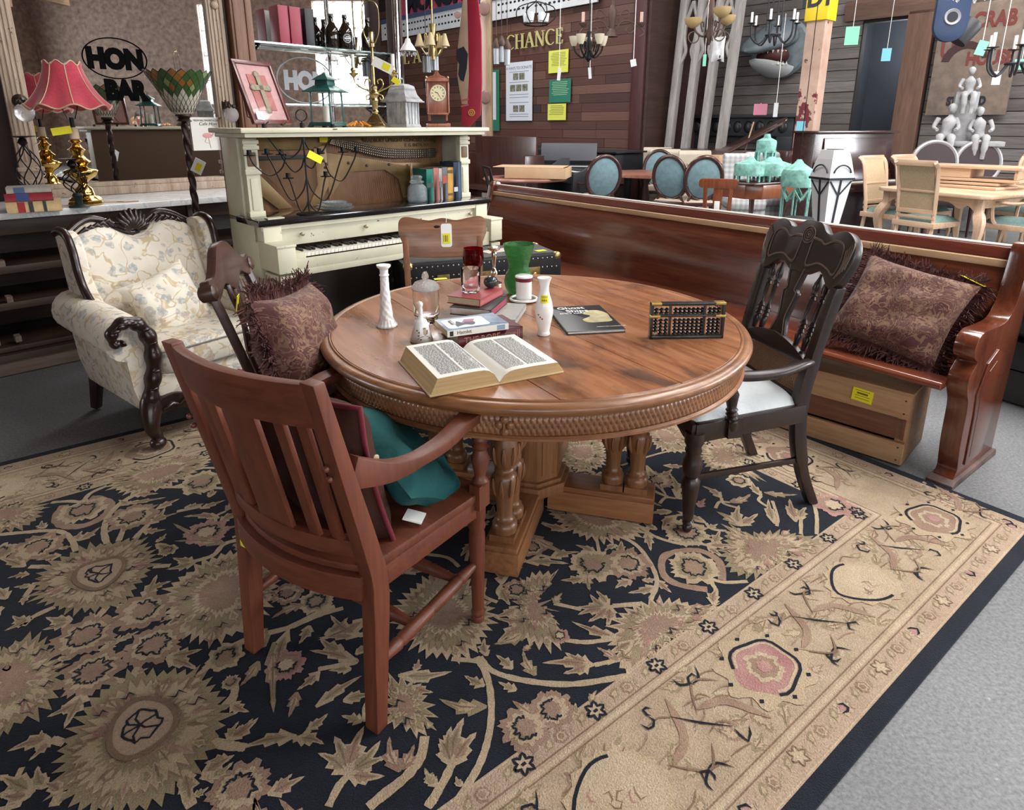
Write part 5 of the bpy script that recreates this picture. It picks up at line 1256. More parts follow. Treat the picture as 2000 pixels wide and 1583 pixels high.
b = MB(); b.tube([(-.07, -.04, .02), (-.07, .0, .012), (-.06, .1, .1), (0, .12, .3)], .004, 6); b.tube([(.07, -.04, .02), (.07, .0, .012), (.06, .1, .1), (0, .12, .3)], .004, 6); b.build('easel', mat('easel_brass', (.12, .09, .06), .4, metal=.6), pf)
# green lantern
GRN = mat('green_tin', (.012, .07, .062), .4, var=(9, .3), coat=.2)
GLS = mat('clear_glass', (1, 1, 1), .02, trans=1, ior=1.15)
ln = thing('candle_lantern', 'dark green metal candle lantern with glass panes on the piano', 'lantern', onp(.56, .27), R43 + .5)
def frus(mb, w0, z0, w1, z1):
    v = [(-w0 / 2, -w0 / 2, z0), (w0 / 2, -w0 / 2, z0), (w0 / 2, w0 / 2, z0), (-w0 / 2, w0 / 2, z0), (-w1 / 2, -w1 / 2, z1), (w1 / 2, -w1 / 2, z1), (w1 / 2, w1 / 2, z1), (-w1 / 2, w1 / 2, z1)]
    mb.add(v, [(0, 3, 2, 1), (4, 5, 6, 7), (0, 1, 5, 4), (1, 2, 6, 5), (2, 3, 7, 6), (3, 0, 4, 7)])
b = MB(); frus(b, .165, .008, .145, .03); 
for sx_ in (-1, 1):
    for sy_ in (-1, 1): b.box((sx_ * .07, sy_ * .07, .005), (.025, .025, .012))
b.build('base', GRN, ln, bevel=.003)
for sx_ in (-1, 1):
    for sy_ in (-1, 1):
        b = MB(); b.bar((sx_ * .066, sy_ * .066, .028), (sx_ * .062, sy_ * .062, .195), .011, .011); b.build('post', GRN, ln, bevel=.002)
for k in range(4):
    b = MB(); b.M = RZ(k * PI / 2); b.box((0, .064, .11), (.12, .002, .16)); b.build('pane', GLS, ln)
b = MB(); frus(b, .19, .195, .19, .202); frus(b, .18, .202, .085, .235); frus(b, .085, .235, .08, .262); b.build('roof', GRN, ln, bevel=.002)
b = MB(); frus(b, .11, .262, .02, .3); b.tube([(0, 0, .295), (0, 0, .31), (.01, 0, .322), (-.008, 0, .33)], .004, 6); b.build('vent_cap', GRN, ln, bevel=.002)
b = MB(); b.lathe([(.025, .03), (.025, .12), (0, .12)], 16); b.build('candle', mat('candle_wax', (.75, .73, .66), .5), ln)
# brass candelabra lamp without shade
BRP = mat('polished_brass_pale', (.5, .4, .2), .28, metal=1, var=(20, .2))
cl = thing('candelabra_lamp', 'brass candelabra table lamp with bare harp and white candle sleeves on the piano', 'lamp', onp(.88, .26), R43 - .75)
cl.scale = (.93, .93, .93)
b = MB(); frus(b, .15, 0, .145, .012); frus(b, .135, .012, .12, .028); frus(b, .11, .028, .04, .085); b.lathe([(.018, .085), (.024, .1), (.014, .112), (.02, .125), (.02, .15), (.026, .17), (.02, .185), (.03, .2), (.034, .215), (.02, .235), (.024, .255), (.01, .27), (.008, .42), (.008, .5)], 20)
b.build('base', BRP, cl, bevel=.002, smooth=50)
for s in (-1, 1):
    b = MB(); b.tube([(s * x, 0, z) for x, z in bez([(.02, .21), (.05, .2), (.055, .18), (.04, .175), (.035, .19)], 5)], .005, 6)
    b.tube([(s * x, 0, z) for x, z in bez([(.02, .22), (.05, .235), (.085, .25), (.12, .28), (.13, .32)], 5)], .006, 6)
    b.tube([(s * x, 0, z) for x, z in bez([(.035, .232), (.06, .265), (.05, .3), (.025, .295), (.028, .275)], 5)], .005, 6)
    b.lathe([(.005, .31), (.028, .335), (.03, .34), (.012, .345), (.018, .355), (.018, .365), (.014, .372)], 14, T(s * .13, 0, 0)); b.build('arm', BRP, cl, smooth=60)
    b = MB(); b.lathe([(.012, .37), (.0125, .455), (0, .456)], 12, T(s * .13, 0, 0)); b.build('candle_sleeve', mat('white_sleeve', (.8, .8, .78), .5), cl)
b = MB(); b.lathe([(.018, .5), (.02, .52), (.012, .53), (.016, .56), (.014, .59)], 12); b.build('socket', BRP, cl)
b = MB(); b.tube(bez([(.018, 0, .52), (.03, 0, .54), (.05, 0, .6), (.052, 0, .72), (.03, 0, .765), (0, 0, .775), (-.03, 0, .765), (-.052, 0, .72), (-.05, 0, .6), (-.03, 0, .54), (-.018, 0, .52)], 5), .004, 6); b.lathe([(.005, .775), (.008, .785), (.004, .8)], 8); b.build('harp', BRP, cl)
for dx, z, w, h, a in ((.07, .385, .14, .06, .45), (.15, .29, .055, .035, .6)):
    b = MB(); b.box((dx, -.03, z), (w, .002, h), rot=(0, a, 0)); o = b.build('price_tag', PAPER if w > .1 else YEL, cl)
    if w > .1: q = MB(); q.box((dx + .02, -.0315, z - .008), (.05, .001, .04), rot=(0, a, 0)); q.build('sticker', YEL, o)
# amber twig decoration
b = MB(); r_ = random.Random(2)
for k in range(16): 
    a = r_.uniform(0, 6.3); b.tube([(0, 0, .01), (.03 * math.cos(a), .03 * math.sin(a), .02 + r_.uniform(0, .015)), (.075 * math.cos(a), .06 * math.sin(a), .008)], .005, 5)
tag(put(b.build('amber_ornament', mat('amber', (.55, .2, .02), .4)), onp(.72, .2)), 'small orange leafy ornament on the piano between lantern and lamp', 'ornament')
# grey lantern
GRY = mat('weathered_zinc', (.3, .3, .31), .7, var=(14, .4), bmp=(30, .3, .006))
gl = thing('zinc_lantern', 'weathered grey metal lantern with domed roof on the piano', 'lantern', onp(1.09, .27), R43 + .35)
b = MB(); frus(b, .165, 0, .15, .02); b.build('base', GRY, gl, bevel=.003)
for sx_ in (-1, 1):
    for sy_ in (-1, 1):
        b = MB(); b.box((sx_ * .068, sy_ * .068, .085), (.012, .012, .14)); b.build('post', GRY, gl, bevel=.002)
ZG = mat('frosted_pane', (.35, .36, .38), .5, var=(12, .5))
for k in range(4):
    b = MB(); b.M = RZ(k * PI / 2); b.box((0, .066, .085), (.125, .003, .135)); o = b.build('pane', ZG, gl)
    b = MB(); b.M = RZ(k * PI / 2)
    for x in (-.03, .0, .03): b.bar((x, .07, .02), (x * 1.3, .07, .15), .004, .004)
    b.build('lattice', GRY, o)
b = MB(); frus(b, .2, .152, .2, .16)
for i in range(5):
    w = [.19, .165, .135, .12, .11, .06][i:i + 2]; z = [.16, .175, .2, .23, .25, .262][i:i + 2]; frus(b, w[0], z[0], w[1], z[1])
b.build('roof', GRY, gl, bevel=.002)
b = MB(); b.tube([(.018 * math.cos(t), 0, .278 + .018 * math.sin(t)) for t in [2 * PI * k / 16 for k in range(16)]], .004, 6, closed=True); b.build('ring', GRY, gl)
# clock
CLW = wood('clock_cherry', (.13, .03, .01), (.22, .055, .018), (.3, .085, .03), 'z', 2, .3, .3)
ck = thing('mantel_clock', 'small reddish wooden clock with round cream dial on the piano', 'clock', onp(1.36, .26), R43 - .55)
for nm, c, d in (('base', (0, 0, .012), (.155, .1, .024)), ('case', (0, .01, .17), (.125, .07, .26)), ('sill', (0, -.005, .085), (.135, .085, .014)), ('cornice', (0, 0, .295), (.15, .09, .02))):
    b = MB(); b.box(c, d); b.build(nm, CLW, ck, bevel=.004)
b = MB(); b.M = T(0, .02, .3) @ RX(PI / 2); b.prism(bez([(-.07, .005), (-.05, .02), (-.02, .03), (0, .06), (.02, .03), (.05, .02), (.07, .005)], 4), -.03, .03); b.build('pediment', CLW, ck, bevel=.003)
for s in (-1, 1):
    b = MB(); b.turn((s * .068, -.03, .09), (s * .068, -.03, .285), [(0, .007), (.1, .009), (.5, .006), (.9, .009), (1, .007)], 10); b.build('column', CLW, ck)
    b = MB(); b.ball((s * .07, -.02, .312), .008, 8, 6); b.build('finial', BRP, ck)
b = MB(); b.M = T(0, -.03, .215) @ RX(PI / 2); b.lathe([(.052, 0), (.052, .006), (.048, .009), (.046, .006), (0, .006)], 28); b.build('dial', mat('dial_cream', (.62, .56, .36), .4), ck)
b = MB(); b.M = T(0, -.0375, .215)
for k in range(12): a = k * PI / 6; b.bar((.033 * math.sin(a), 0, .033 * math.cos(a)), (.042 * math.sin(a), 0, .042 * math.cos(a)), .004, .001, up=(0, 1, 0))
b.bar((0, 0, 0), (-.02, 0, .008), .004, .001, up=(0, 1, 0)); b.bar((0, 0, 0), (.012, 0, -.025), .003, .001, up=(0, 1, 0)); b.build('hands_and_numerals', mat('dial_black', (.02, .02, .02), .5), ck)
b = MB(); b.box((0, -.021, .055), (.1, .01, .05)); b.build('niche', mat('niche_dark', (.02, .01, .008), .7), ck)
# things on the music shelf
ZS = .972
def books(spec, base, rz, grp):
    x = 0
    for k, (nm, w, h, d, c, extra, lab, tilt) in enumerate(spec):
        t = thing(nm, lab, 'book', (base[0] + math.cos(rz) * (x + w / 2), base[1] + math.sin(rz) * (x + w / 2), base[2]), rz, grp)
        t.rotation_euler = (0, tilt, rz)
        m = mat('cloth_%s' % k, c, .7, var=(20, .2))
        b = MB(); b.box((-w / 2 + .0015, d / 2, h / 2), (.003, d, h)); b.box((w / 2 - .0015, d / 2, h / 2), (.003, d, h)); b.box((0, .0015, h / 2), (w, .003, h)); b.build('cover', m, t, bevel=.001)
        b = MB(); b.box((0, d / 2 - .002, h / 2), (w - .006, d - .01, h - .008)); b.build('pages', mat('pages', (.55, .5, .4), .9), t)
        if extra:
            for z, hh, cc in extra:
                b = MB(); b.box((0, -.0006, z), (w * .92, .001, hh)); b.build('spine_label', mat('spine_%d_%d_%d' % tuple(int(v * 99) for v in cc), cc, .6), t)
        x += w + .002
books([('book', .055, .205, .15, (.02, .17, .13), [(.1, .03, (.02, .05, .04))], 'green clothbound book, leftmost on the piano shelf beside the glass jar', 0),
       ('book', .042, .21, .15, (.38, .14, .12), None, 'faded pink book next to the green one on the piano shelf', 0),
       ('book', .026, .205, .15, (.42, .38, .34), [(.1, .04, (.12, .1, .09))], 'thin pale grey book on the piano shelf', 0),
       ('book', .042, .21, .15, (.15, .15, .17), [(.13, .05, (.3, .05, .04))], 'grey book with a red label on the piano shelf', 0),
       ('book', .05, .208, .14, (.36, .2, .03), [(.18, .02, (.1, .05, .02)), (.03, .015, (.1, .05, .02))], 'mustard yellow bound book on the piano shelf', 0),
       ('book', .035, .24, .15, (.02, .035, .07), [(.06, .03, (.4, .42, .45))], 'dark navy book with small white label on the piano shelf', 0),
       ('book', .032, .242, .15, (.03, .05, .09), None, 'tall dark blue book, rightmost on the piano shelf', 0)],
      onp(1.16, .14, ZS), R43, 'books on the piano shelf')
CUT = mat('pressed_glass', (.9, .96, 1), .08, trans=.92, ior=1.3, bmp=(70, .6, .01))
j = thing('glass_jar', 'pressed glass jar with stopper on the piano shelf beside books', 'jar', onp(1.075, .13, ZS), 0)
b = MB(); b.lathe([(0, .004), (.055, 0), (.062, .01), (.062, .085), (.058, .1), (.04, .115), (.036, .118), (.033, .115), (.05, .095), (.056, .08), (.056, .015), (0, .01)], 32, flute=(.012, .08, 16, .06)); b.build('body', CUT, j, smooth=60)
b = MB(); b.lathe([(.036, .12), (.046, .125), (.046, .135), (.03, .14), (.034, .152), (.038, .16), (.03, .17), (0, .172)], 28); b.build('stopper', CUT, j, smooth=60)
st_ = thing('glass_dishes', 'stacked cut glass dishes on the black piano shelf', 'dish', onp(.48, .11, ZS), R43)
for k, (r, z) in enumerate(((.11, 0), (.1, .014), (.07, .03))):
    b = MB(); b.lathe([(r * .4, z), (r * .45, z + .004), (r * .8, z + .008), (r, z + .018), (r * 1.01, z + .022), (r * .78, z + .014), (0, z + .008)], 40, flute=(z + .01, z + .03, 20, .04)); b.build('dish', CUT, st_, smooth=60)
# wire candle stand in front of the strings
IRN = mat('black_iron', (.012, .011, .011), .45, metal=.6)
wc = thing('wire_candelabrum', 'black wire candelabrum with many cups standing on the piano shelf', 'candelabrum', onp(.3, .07, ZS), R43 - .12)
b = MB(); b.lathe([(.07, 0), (.07, .006), (.01, .012), (0, .012)], 20); b.build('foot', IRN, wc)
b = MB(); b.tube([(0, 0, .01), (0, 0, .5)], .005, 8); b.tube([(.03 * math.cos(t), 0, .53 + .03 * math.sin(t)) for t in [k * PI / 8 for k in range(17)]], .0035, 6); b.build('stem', IRN, wc)
def cup_arm(x0, z0, x1, z1, y=0):
    b = MB(); mid = (x0 + x1) / 2; dz = -abs(x1 - x0) * .55
    b.tube(bez([(x0, y, z0), (x0 + (x1 - x0) * .15, y, z0 + dz * .7), (mid, y, min(z0, z1) + dz), (x1 - (x1 - x0) * .12, y, z1 + dz * .5), (x1, y, z1)], 6), .004, 6)
    b.lathe([(.028, z1), (.03, z1 + .004), (.012, z1 + .005), (.012, z1 + .03), (.009, z1 + .03), (.009, z1 + .008), (0, z1 + .008)], 14, T(x1, y, 0)); return b.build('cup_arm', IRN, wc)
for x0, z0, x1, z1, y in ((0, .08, -.1, .2, 0), (0, .08, .11, .2, 0), (0, .2, -.2, .33, 0), (0, .2, .22, .33, 0), (-.1, .33, -.29, .325, 0), (.0, .3, .09, .325, .02), (.0, .3, -.12, .325, .02), (.11, .28, .3, .33, 0), (0, .42, -.2, .455, 0), (0, .42, .0001, .46, .0), (0, .42, .17, .455, 0)): cup_arm(x0, z0, x1, z1, y)
b = MB(); b.box((.05, -.02, .31), (.085, .002, .04), rot=(0, .5, 0)); b.build('price_tag', YEL, wc)
# ---------------------------------------------------------------- back bar with mirror and marble counter
UB, NB = (.7, .714), (-.714, .7)
BO = (-2.735, 3.91)
BR = math.atan2(.714, .7)
def onb(x, y, z): return (BO[0] + UB[0] * x + NB[0] * y, BO[1] + UB[1] * x + NB[1] * y, z)
BDK = wood('bar_dark_wood', (.02, .011, .008), (.038, .02, .014), (.06, .032, .022), 'x', 1, .5)
BBR = wood('bar_brown_wood', (.085, .032, .016), (.15, .062, .03), (.21, .095, .05), 'z', .9, .5)
WEA = wood('weathered_cream_wood', (.22, .15, .1), (.36, .27, .2), (.46, .37, .29), 'z', 1.2, .65, worn=((.1, .055, .035), 16, .62))
bar = thing('back_bar', 'dark back bar cabinet with open shelves under a white marble counter', 'cabinet', (BO[0], BO[1], 0), BR)
def bb(name, c, d, m, par=bar, bev=.003):
    b = MB(); b.box(c, d); return b.build(name, m, par, bevel=bev)
def marble():
    m, nt, p = _new('marble'); v = coords(nt)
    f = noise(nt, v, 3, 8, .65, 1.5)
    nt.links.new(ramp(nt, f, [(.3, (.55, .55, .57)), (.5, (.68, .68, .68)), (.53, (.5, .51, .54)), (.57, (.7, .7, .7))]), p.inputs['Base Color'])
    p.inputs['Roughness'].default_value = .25
    return m
MAR = marble()
bb('counter', (.1, .33, .945), (4.0, .72, .04), MAR, bev=.006)
bb('back_panel', (.1, .66, .47), (3.9, .03, .9), BDK); bb('plinth', (.1, .2, .06), (3.9, .4, .12), BDK); bb('floor_board', (.1, .35, .14), (3.9, .6, .03), BDK)
bb('toe_board', (.1, -.012, .04), (3.9, .03, .07), wood('toe_board_wood', (.1, .07, .05), (.16, .11, .08), (.22, .16, .12), 'x', 1, .6))
for x in (-1.85, -.55, .75, 2.05): bb('upright', (x, .33, .52), (.05, .62, .8), BDK)
for z in (.4, .62): bb('shelf', (.1, .36, z), (3.9, .56, .03), BDK); bb('shelf_edge', (.1, .075, z), (3.9, .02, .045), BDK)
for z in (.44, .66, .19):
    for k in range(14):
        b = MB(); b.box((-1.7 + k * .105, .1, z), (.03, .07, .035)); b.build('bottle_block', wood('rack_wood', (.09, .06, .045), (.15, .11, .085), (.2, .15, .12), 'y', 1, .6), bar)
bb('rail', (.1, .09, .87), (3.9, .04, .09), BDK)
# wall behind the bar
b = MB(); b.box((0, 0, 1.9), (5.4, .12, 3.8)); o = b.build('wall_bar', mat('bar_wall', (.05, .03, .025), .8, var=(3, .3))); put(o, onb(-.35, .9, 0), BR); struct(o)
# tall mirror standing on the counter
mr = thing('bar_mirror', 'tall mirror in weathered pilaster frame with HON BAR lettering', 'mirror', onb(0, .74, .966), BR - .05)
MIR = mat('mirror_silver', (.78, .78, .77), .015, metal=1)
def mb_(name, c, d, m, bev=.003): return bb(name, c, d, m, mr, bev)
mb_('mirror_glass', (.665, .0, .95), (1.3, .006, 1.75), MIR, 0)
mb_('sill', (.665, -.02, .03), (1.5, .07, .06), WEA, .008); mb_('sill_lip', (.665, -.035, .075), (1.4, .03, .03), WEA, .006)
mb_('head', (.665, -.01, 1.87), (1.5, .06, .12), WEA, .006)
for x in (0.0, 1.325):
    b = MB(); b.box((x, -.02, .95), (.125, .05, 1.78)); p = b.build('pilaster', WEA, mr, bevel=.005)
    for k in range(4):
        b = MB(); b.bar((x - .039 + .026 * k, -.047, .25), (x - .039 + .026 * k, -.047, 1.55), .014, .012, up=(0, 1, 0)); b.build('flute', WEA, p, bevel=.004)
    for z in (.12, .2, 1.6, 1.68, 1.76): b = MB(); b.box((x, -.035, z), (.15, .06, .03)); b.build('moulding', WEA, p, bevel=.008)
    b = MB()
    for k in range(5): b.ball((x, -.055, 1.36 + .055 * k), (.03 - .003 * k, .02, .03), 10, 6)
    b.build('carved_drop', WEA, p)
# lettering on the mirror
LB = mat('decal_black', (.004, .004, .004), 1, spec=0)
MT = Matrix(((1, 0, 0, 0), (0, 0, -1, 0), (0, 1, 0, 0), (0, 0, 0, 1)))
xc, zc = .615, 1.906 - .966
text('lettering', 'HON', .175, LB, mr, T(xc, -.005, zc - .062) @ MT, bold=.014, narrow=.86, align='CENTER')
text('lettering', 'BAR', .175, LB, mr, T(xc + .035, -.005, zc - .272) @ MT, bold=.014, narrow=.8, align='CENTER')
b = MB(); b.tube([(xc + .2 * math.cos(t), -.006, zc + .135 * math.sin(t)) for t in [2 * PI * k / 48 for k in range(48)]], .0045, 6, closed=True); b.build('oval_ring', LB, mr)
# flamingo print taped to the mirror
fp_ = thing('flamingo_print', 'white cafe print with pink flamingo taped to the mirror', 'poster', (mr.location.x + 1.18 * math.cos(BR - .05) + .016 * math.sin(BR - .05), mr.location.y + 1.18 * math.sin(BR - .05) - .016 * math.cos(BR - .05), 1.385), BR - .05)
b = MB(); b.box((0, 0, 0), (.25, .003, .25)); b.build('sheet', mat('print_paper', (.66, .65, .6), .7), fp_)
PK = mat('flamingo_pink', (.62, .3, .29), .7)
b = MB(); b.M = T(0, -.003, 0)
b.tube([(x, 0, z) for x, z in bez([(.03, .055), (.05, .06), (.06, .045), (.045, .03), (.03, .015), (.035, -.005), (.01, -.012)], 5)], .005, 6, flat=.2)
b.ball((-.01, 0, -.012), (.04, .002, .02), 12, 6); b.tube([(-.005, 0, -.03), (.0, 0, -.07), (.005, 0, -.108)], .003, 5, flat=.3); b.tube([(-.02, 0, -.03), (-.035, 0, -.06), (-.005, 0, -.07)], .003, 5, flat=.3); b.build('flamingo', PK, fp_)
DK = mat('print_ink', (.06, .06, .06), .7)
text('lettering', "FROM BALTIMORE'S ICONIC", .02, DK, fp_, T(0, -.0025, .095) @ MT, align='CENTER', narrow=.8)
text('lettering', 'Cafe Hon', .034, DK, fp_, T(0, -.0025, .065) @ MT, align='CENTER', italic=.3)
# crystal sconces on the pilasters
CRY = mat('crystal_glass', (.95, .95, 1), .04, trans=.9, ior=1.45, bmp=(40, .8, .02))
for x, lab in ((0, 'cut glass globe sconce on the left mirror pilaster above the stacked books'), (1.325, 'cut glass globe sconce on the right mirror pilaster beside the piano')):
    sc_ = thing('globe_sconce', lab, 'light', onb(x, .63, 1.6), BR, 'sconces on the mirror frame')
    b = MB(); b.lathe([(.045, 0), (.03, .012), (.02, .03), (0, .03)], 16, RX(PI / 2)); b.tube([(0, -.02, 0), (0, -.06, .015), (0, -.08, 0)], .009, 8)
    for k in range(6): b.ball((.032 * math.cos(k), -.08 + .032 * math.sin(k), -.008), (.012, .012, .016), 8, 5)
    b.build('bracket', mat('dark_bronze', (.05, .035, .025), .45, metal=.7), sc_)
    b = MB(); b.ball((0, -.08, -.07), (.055, .055, .06), 20, 14); b.build('globe', CRY, sc_)
# second bay of the bar, behind the piano: mirror, glass shelves, posts
for x, w, m, lab in ((1.5, .17, BBR, 'brown wooden bar post standing behind the left end of the piano'), (2.97, .11, wood('oxblood_post', (.02, .006, .007), (.04, .012, .014), (.06, .02, .022), 'z', 1, .5), 'narrow oxblood bar post behind the candelabra lamp')):
    t = thing('bar_post', lab, 'post', onb(x, .62, 0), BR, 'posts of the back bar')
    b = MB(); b.box((0, 0, 1.6), (w, .1, 3.2)); b.build('shaft', m, t, bevel=.006)
    for z in (.1, .966): b = MB(); b.box((0, 0, z), (w + .04, .14, .06)); b.build('block', m, t, bevel=.008)
    for k in (-1, 1): b = MB(); b.bar((k * w * .28, -.052, 1.1), (k * w * .28, -.052, 3.1), w * .22, .016, up=(0, 1, 0)); b.build('bead', m, t, bevel=.006)
m2 = thing('bay_mirror', 'mirror with grey HON lettering behind the glass shelves over the piano', 'mirror', onb(2.25, .8, 0), BR)
b = MB(); b.box((0, 0, 2.1), (1.36, .006, 2.2)); b.build('mirror_glass', MIR, m2)
GY = mat('decal_grey', (.25, .26, .28), .5)
text('lettering', 'HON', .2, GY, m2, T(-.13, -.005, 1.76) @ MT, bold=.014, narrow=.88, align='CENTER')
b = MB(); b.tube([(-.13 + .27 * math.cos(t), -.006, 1.83 + .19 * math.sin(t)) for t in [2 * PI * k / 48 for k in range(48)]], .006, 6, closed=True); b.build('oval_ring', GY, m2)
SHG = mat('shelf_glass', (.75, .92, .88), .03, trans=.9, ior=1.3)
for z, lab in ((2.09, 'upper glass shelf carrying binders and dark bottles over the piano'), (1.62, 'lower glass shelf behind the lantern and lamp on the piano')):
    sh = thing('glass_shelf', lab, 'shelf', onb(2.25, .68, z), BR, 'glass shelves of the bar')
    b = MB(); b.box((0, 0, 0), (1.34, .22, .012)); b.build('pane', SHG, sh, bevel=.002)
    for x in (-.62, .62): b = MB(); b.bar((x, .1, -.1), (x, -.09, -.012), .012, .012); b.bar((x, .1, -.012), (x, -.1, -.012), .012, .012); b.build('bracket', IRN, sh)
for k, (x, w, c, lab) in enumerate(((1.86, .09, (.28, .025, .05), 'crimson binder, left of two on the upper glass shelf'), (1.965, .1, (.28, .025, .05), 'crimson binder, right of two on the upper glass shelf'), (2.09, .08, (.012, .012, .016), 'black binder next to the crimson ones on the upper glass shelf'))):
    bd = thing('binder', lab, 'binder', onb(x, .6, 2.0975), BR, 'binders on the glass shelf')
    m = mat('binder_%d' % (k // 2), c, .45)
    for dx in (-w / 2 + .003, w / 2 - .003): b = MB(); b.box((dx, .075, .145), (.006, .15, .29)); b.build('cover_board', m, bd, bevel=.001)
    b = MB(); b.box((0, .003, .145), (w, .006, .29)); b.build('spine', m, bd, bevel=.001)
    b = MB(); b.box((0, .08, .14), (w - .014, .13, .275)); b.build('sheets', PAPER, bd)
AMB = mat('dark_bottle_glass', (.012, .008, .006), .06, coat=.5)
for x, y, lab in ((2.33, .66, 'dark growler bottle, leftmost of three on the upper glass shelf'), (2.44, .62, 'dark growler bottle with round white emblem, middle of three'), (2.68, .63, 'dark growler bottle with emblem behind the lamp harp, rightmost of three')):
    bt = thing('growler_bottle', lab, 'bottle', onb(x, y, 2.0975), BR - .3, 'bottles on the glass shelf')
    b = MB(); b.lathe([(0, 0), (.055, 0), (.062, .01), (.062, .13), (.055, .165), (.035, .195), (.021, .22), (.019, .255), (.023, .257), (.023, .268), (0, .268)], 28); b.build('body', AMB, bt, smooth=60)
    b = MB(); b.lathe([(.022, .268), (.022, .285), (0, .286)], 16); b.build('cap', mat('bottle_cap', (.1, .1, .1), .4), bt)
    if 'emblem' in lab:
        b = MB()
        for r in (.036, .03): b.tube([(.0635 * math.sin(r * math.cos(t) / .0635), -.0635 * math.cos(r * math.cos(t) / .0635), .085 + r * math.sin(t)) for t in [2 * PI * k / 30 for k in range(30)]], .0014, 5, closed=True)
        for z, w in ((.085, .05), (.1, .03), (.07, .032)): b.bar((-w / 2, -.0615, z), (w / 2, -.0615, z), .009 if z == .085 else .005, .006, up=(0, 1, 0))
        b.build('emblem', mat('emblem_white', (.7, .72, .75), .6), bt)

# ---------------------------------------------------------------- things on the counter
ZC = .967
BRA = mat('bright_brass', (.62, .42, .12), .13, metal=1)
tl = thing('brass_table_lamp', 'brass table lamp with scalloped crimson bell shade on the marble counter', 'lamp', (-2.7, 4.09, ZC), .3)
tl.scale = (.94, .94, .98)
b = MB(); b.lathe([(.1, 0), (.105, .008), (.095, .022), (.1, .03), (.085, .045), (.06, .06), (.055, .075), (.05, .1), (.03, .12), (.025, .135), (.045, .155), (.085, .18), (.1, .205), (.098, .215), (.06, .23), (.04, .24), (.05, .255), (.07, .27), (.045, .29), (.03, .31), (.04, .33), (.055, .345), (.03, .36), (.02, .38), (.04, .395), (.03, .405), (.012, .41)], 36); b.build('base', BRA, tl, smooth=60)
b = MB(); b.lathe([(.027, .41), (.027, .48), (0, .481)], 16); b.build('candle_sleeve', mat('ivory_sleeve', (.55, .42, .3), .6), tl)
b = MB(); b.lathe([(.014, .48), (.014, .54), (0, .54)], 10); b.tube([(.02, 0, .53), (.045, 0, .6), (.045, 0, .75), (0, 0, .84), (-.045, 0, .75), (-.045, 0, .6), (-.02, 0, .53)], .003, 6); b.build('socket_and_harp', IRN, tl)
RED = mat('crimson_shade_cloth', (.42, .03, .055), .85, var=(90, .25), sheen=.3, trans=.12)
TRIM = mat('shade_trim', (.5, .32, .22), .8)
NS = 8
def shade(u, v):
    t = 2 * PI * u; k = math.cos(NS * t)
    r0 = .105 + .125 * (1 - v) ** 1.7
    r = r0 * (1 + (.035 * (1 - k) * (1 - v) - .02))
    z = .585 + .285 * v + (1 - v) ** 4 * .018 * (1 - k) * .8 - v ** 6 * .012 * (1 - k)
    return (r * math.cos(t), r * math.sin(t), z)
b = MB(); b.grid(shade, 96, 14, wrapu=True); b.build('shade', RED, tl, smooth=70)
b = MB()
for v, r in ((0, .005), (1, .004)): b.tube([shade(k / 96, v) for k in range(96)], r, 6, closed=True)
for k in range(NS): b.tube([shade((k + .5) / NS, v / 14) for v in range(15)], .0035, 5)
b.build('shade_braid', TRIM, tl)
b = MB(); b.box((-.05, -.06, .46), (.11, .003, .045), rot=(0, -.15, .2)); b.build('price_tag', YEL, tl)
b = MB(); b.tube([(.1, 0, .01), (.17, .05, .005), (.22, .02, .006), (.3, .06, .005)], .004, 6); b.build('cord', mat('gold_cord', (.3, .18, .08), .5), tl)
# wire cage candle holders
def cage(name, lab, loc, H, R):
    t = thing(name, lab, 'candle holder', loc, 0, 'spiral cage candle holders')
    b = MB(); b.lathe([(R * 1.0, 0), (R * .9, .008), (.02, .016), (.022, .05), (.03, .07), (.02, .085)], 20); b.build('foot', mat('verdigris_iron', (.015, .025, .022), .5, metal=.4), t, smooth=50)
    for k in range(6):
        b = MB(); a0 = k * PI / 3
        b.tube([((R * math.sin(PI * s / 14) + .008) * math.cos(a0 + s * .16), (R * math.sin(PI * s / 14) + .008) * math.sin(a0 + s * .16), .08 + (H - .14) * s / 14) for s in range(15)], .0038, 6); b.build('cage_wire', IRN, t)
    b = MB(); b.lathe([(.01, H - .06), (.028, H - .04), (.02, H - .02), (.012, H - .012), (R * 1.1, H - .004), (R * 1.12, H), (0, H)], 22); b.build('drip_plate', IRN, t, smooth=50)
cage('cage_candle_holder', 'black spiral cage candle holder beside the brass lamp base', (-2.66, 3.96, ZC), .29, .058)
cage('cage_candle_holder', 'taller black spiral cage candle holder behind the stacked books', (-3.02, 4.08, ZC), .42, .066)
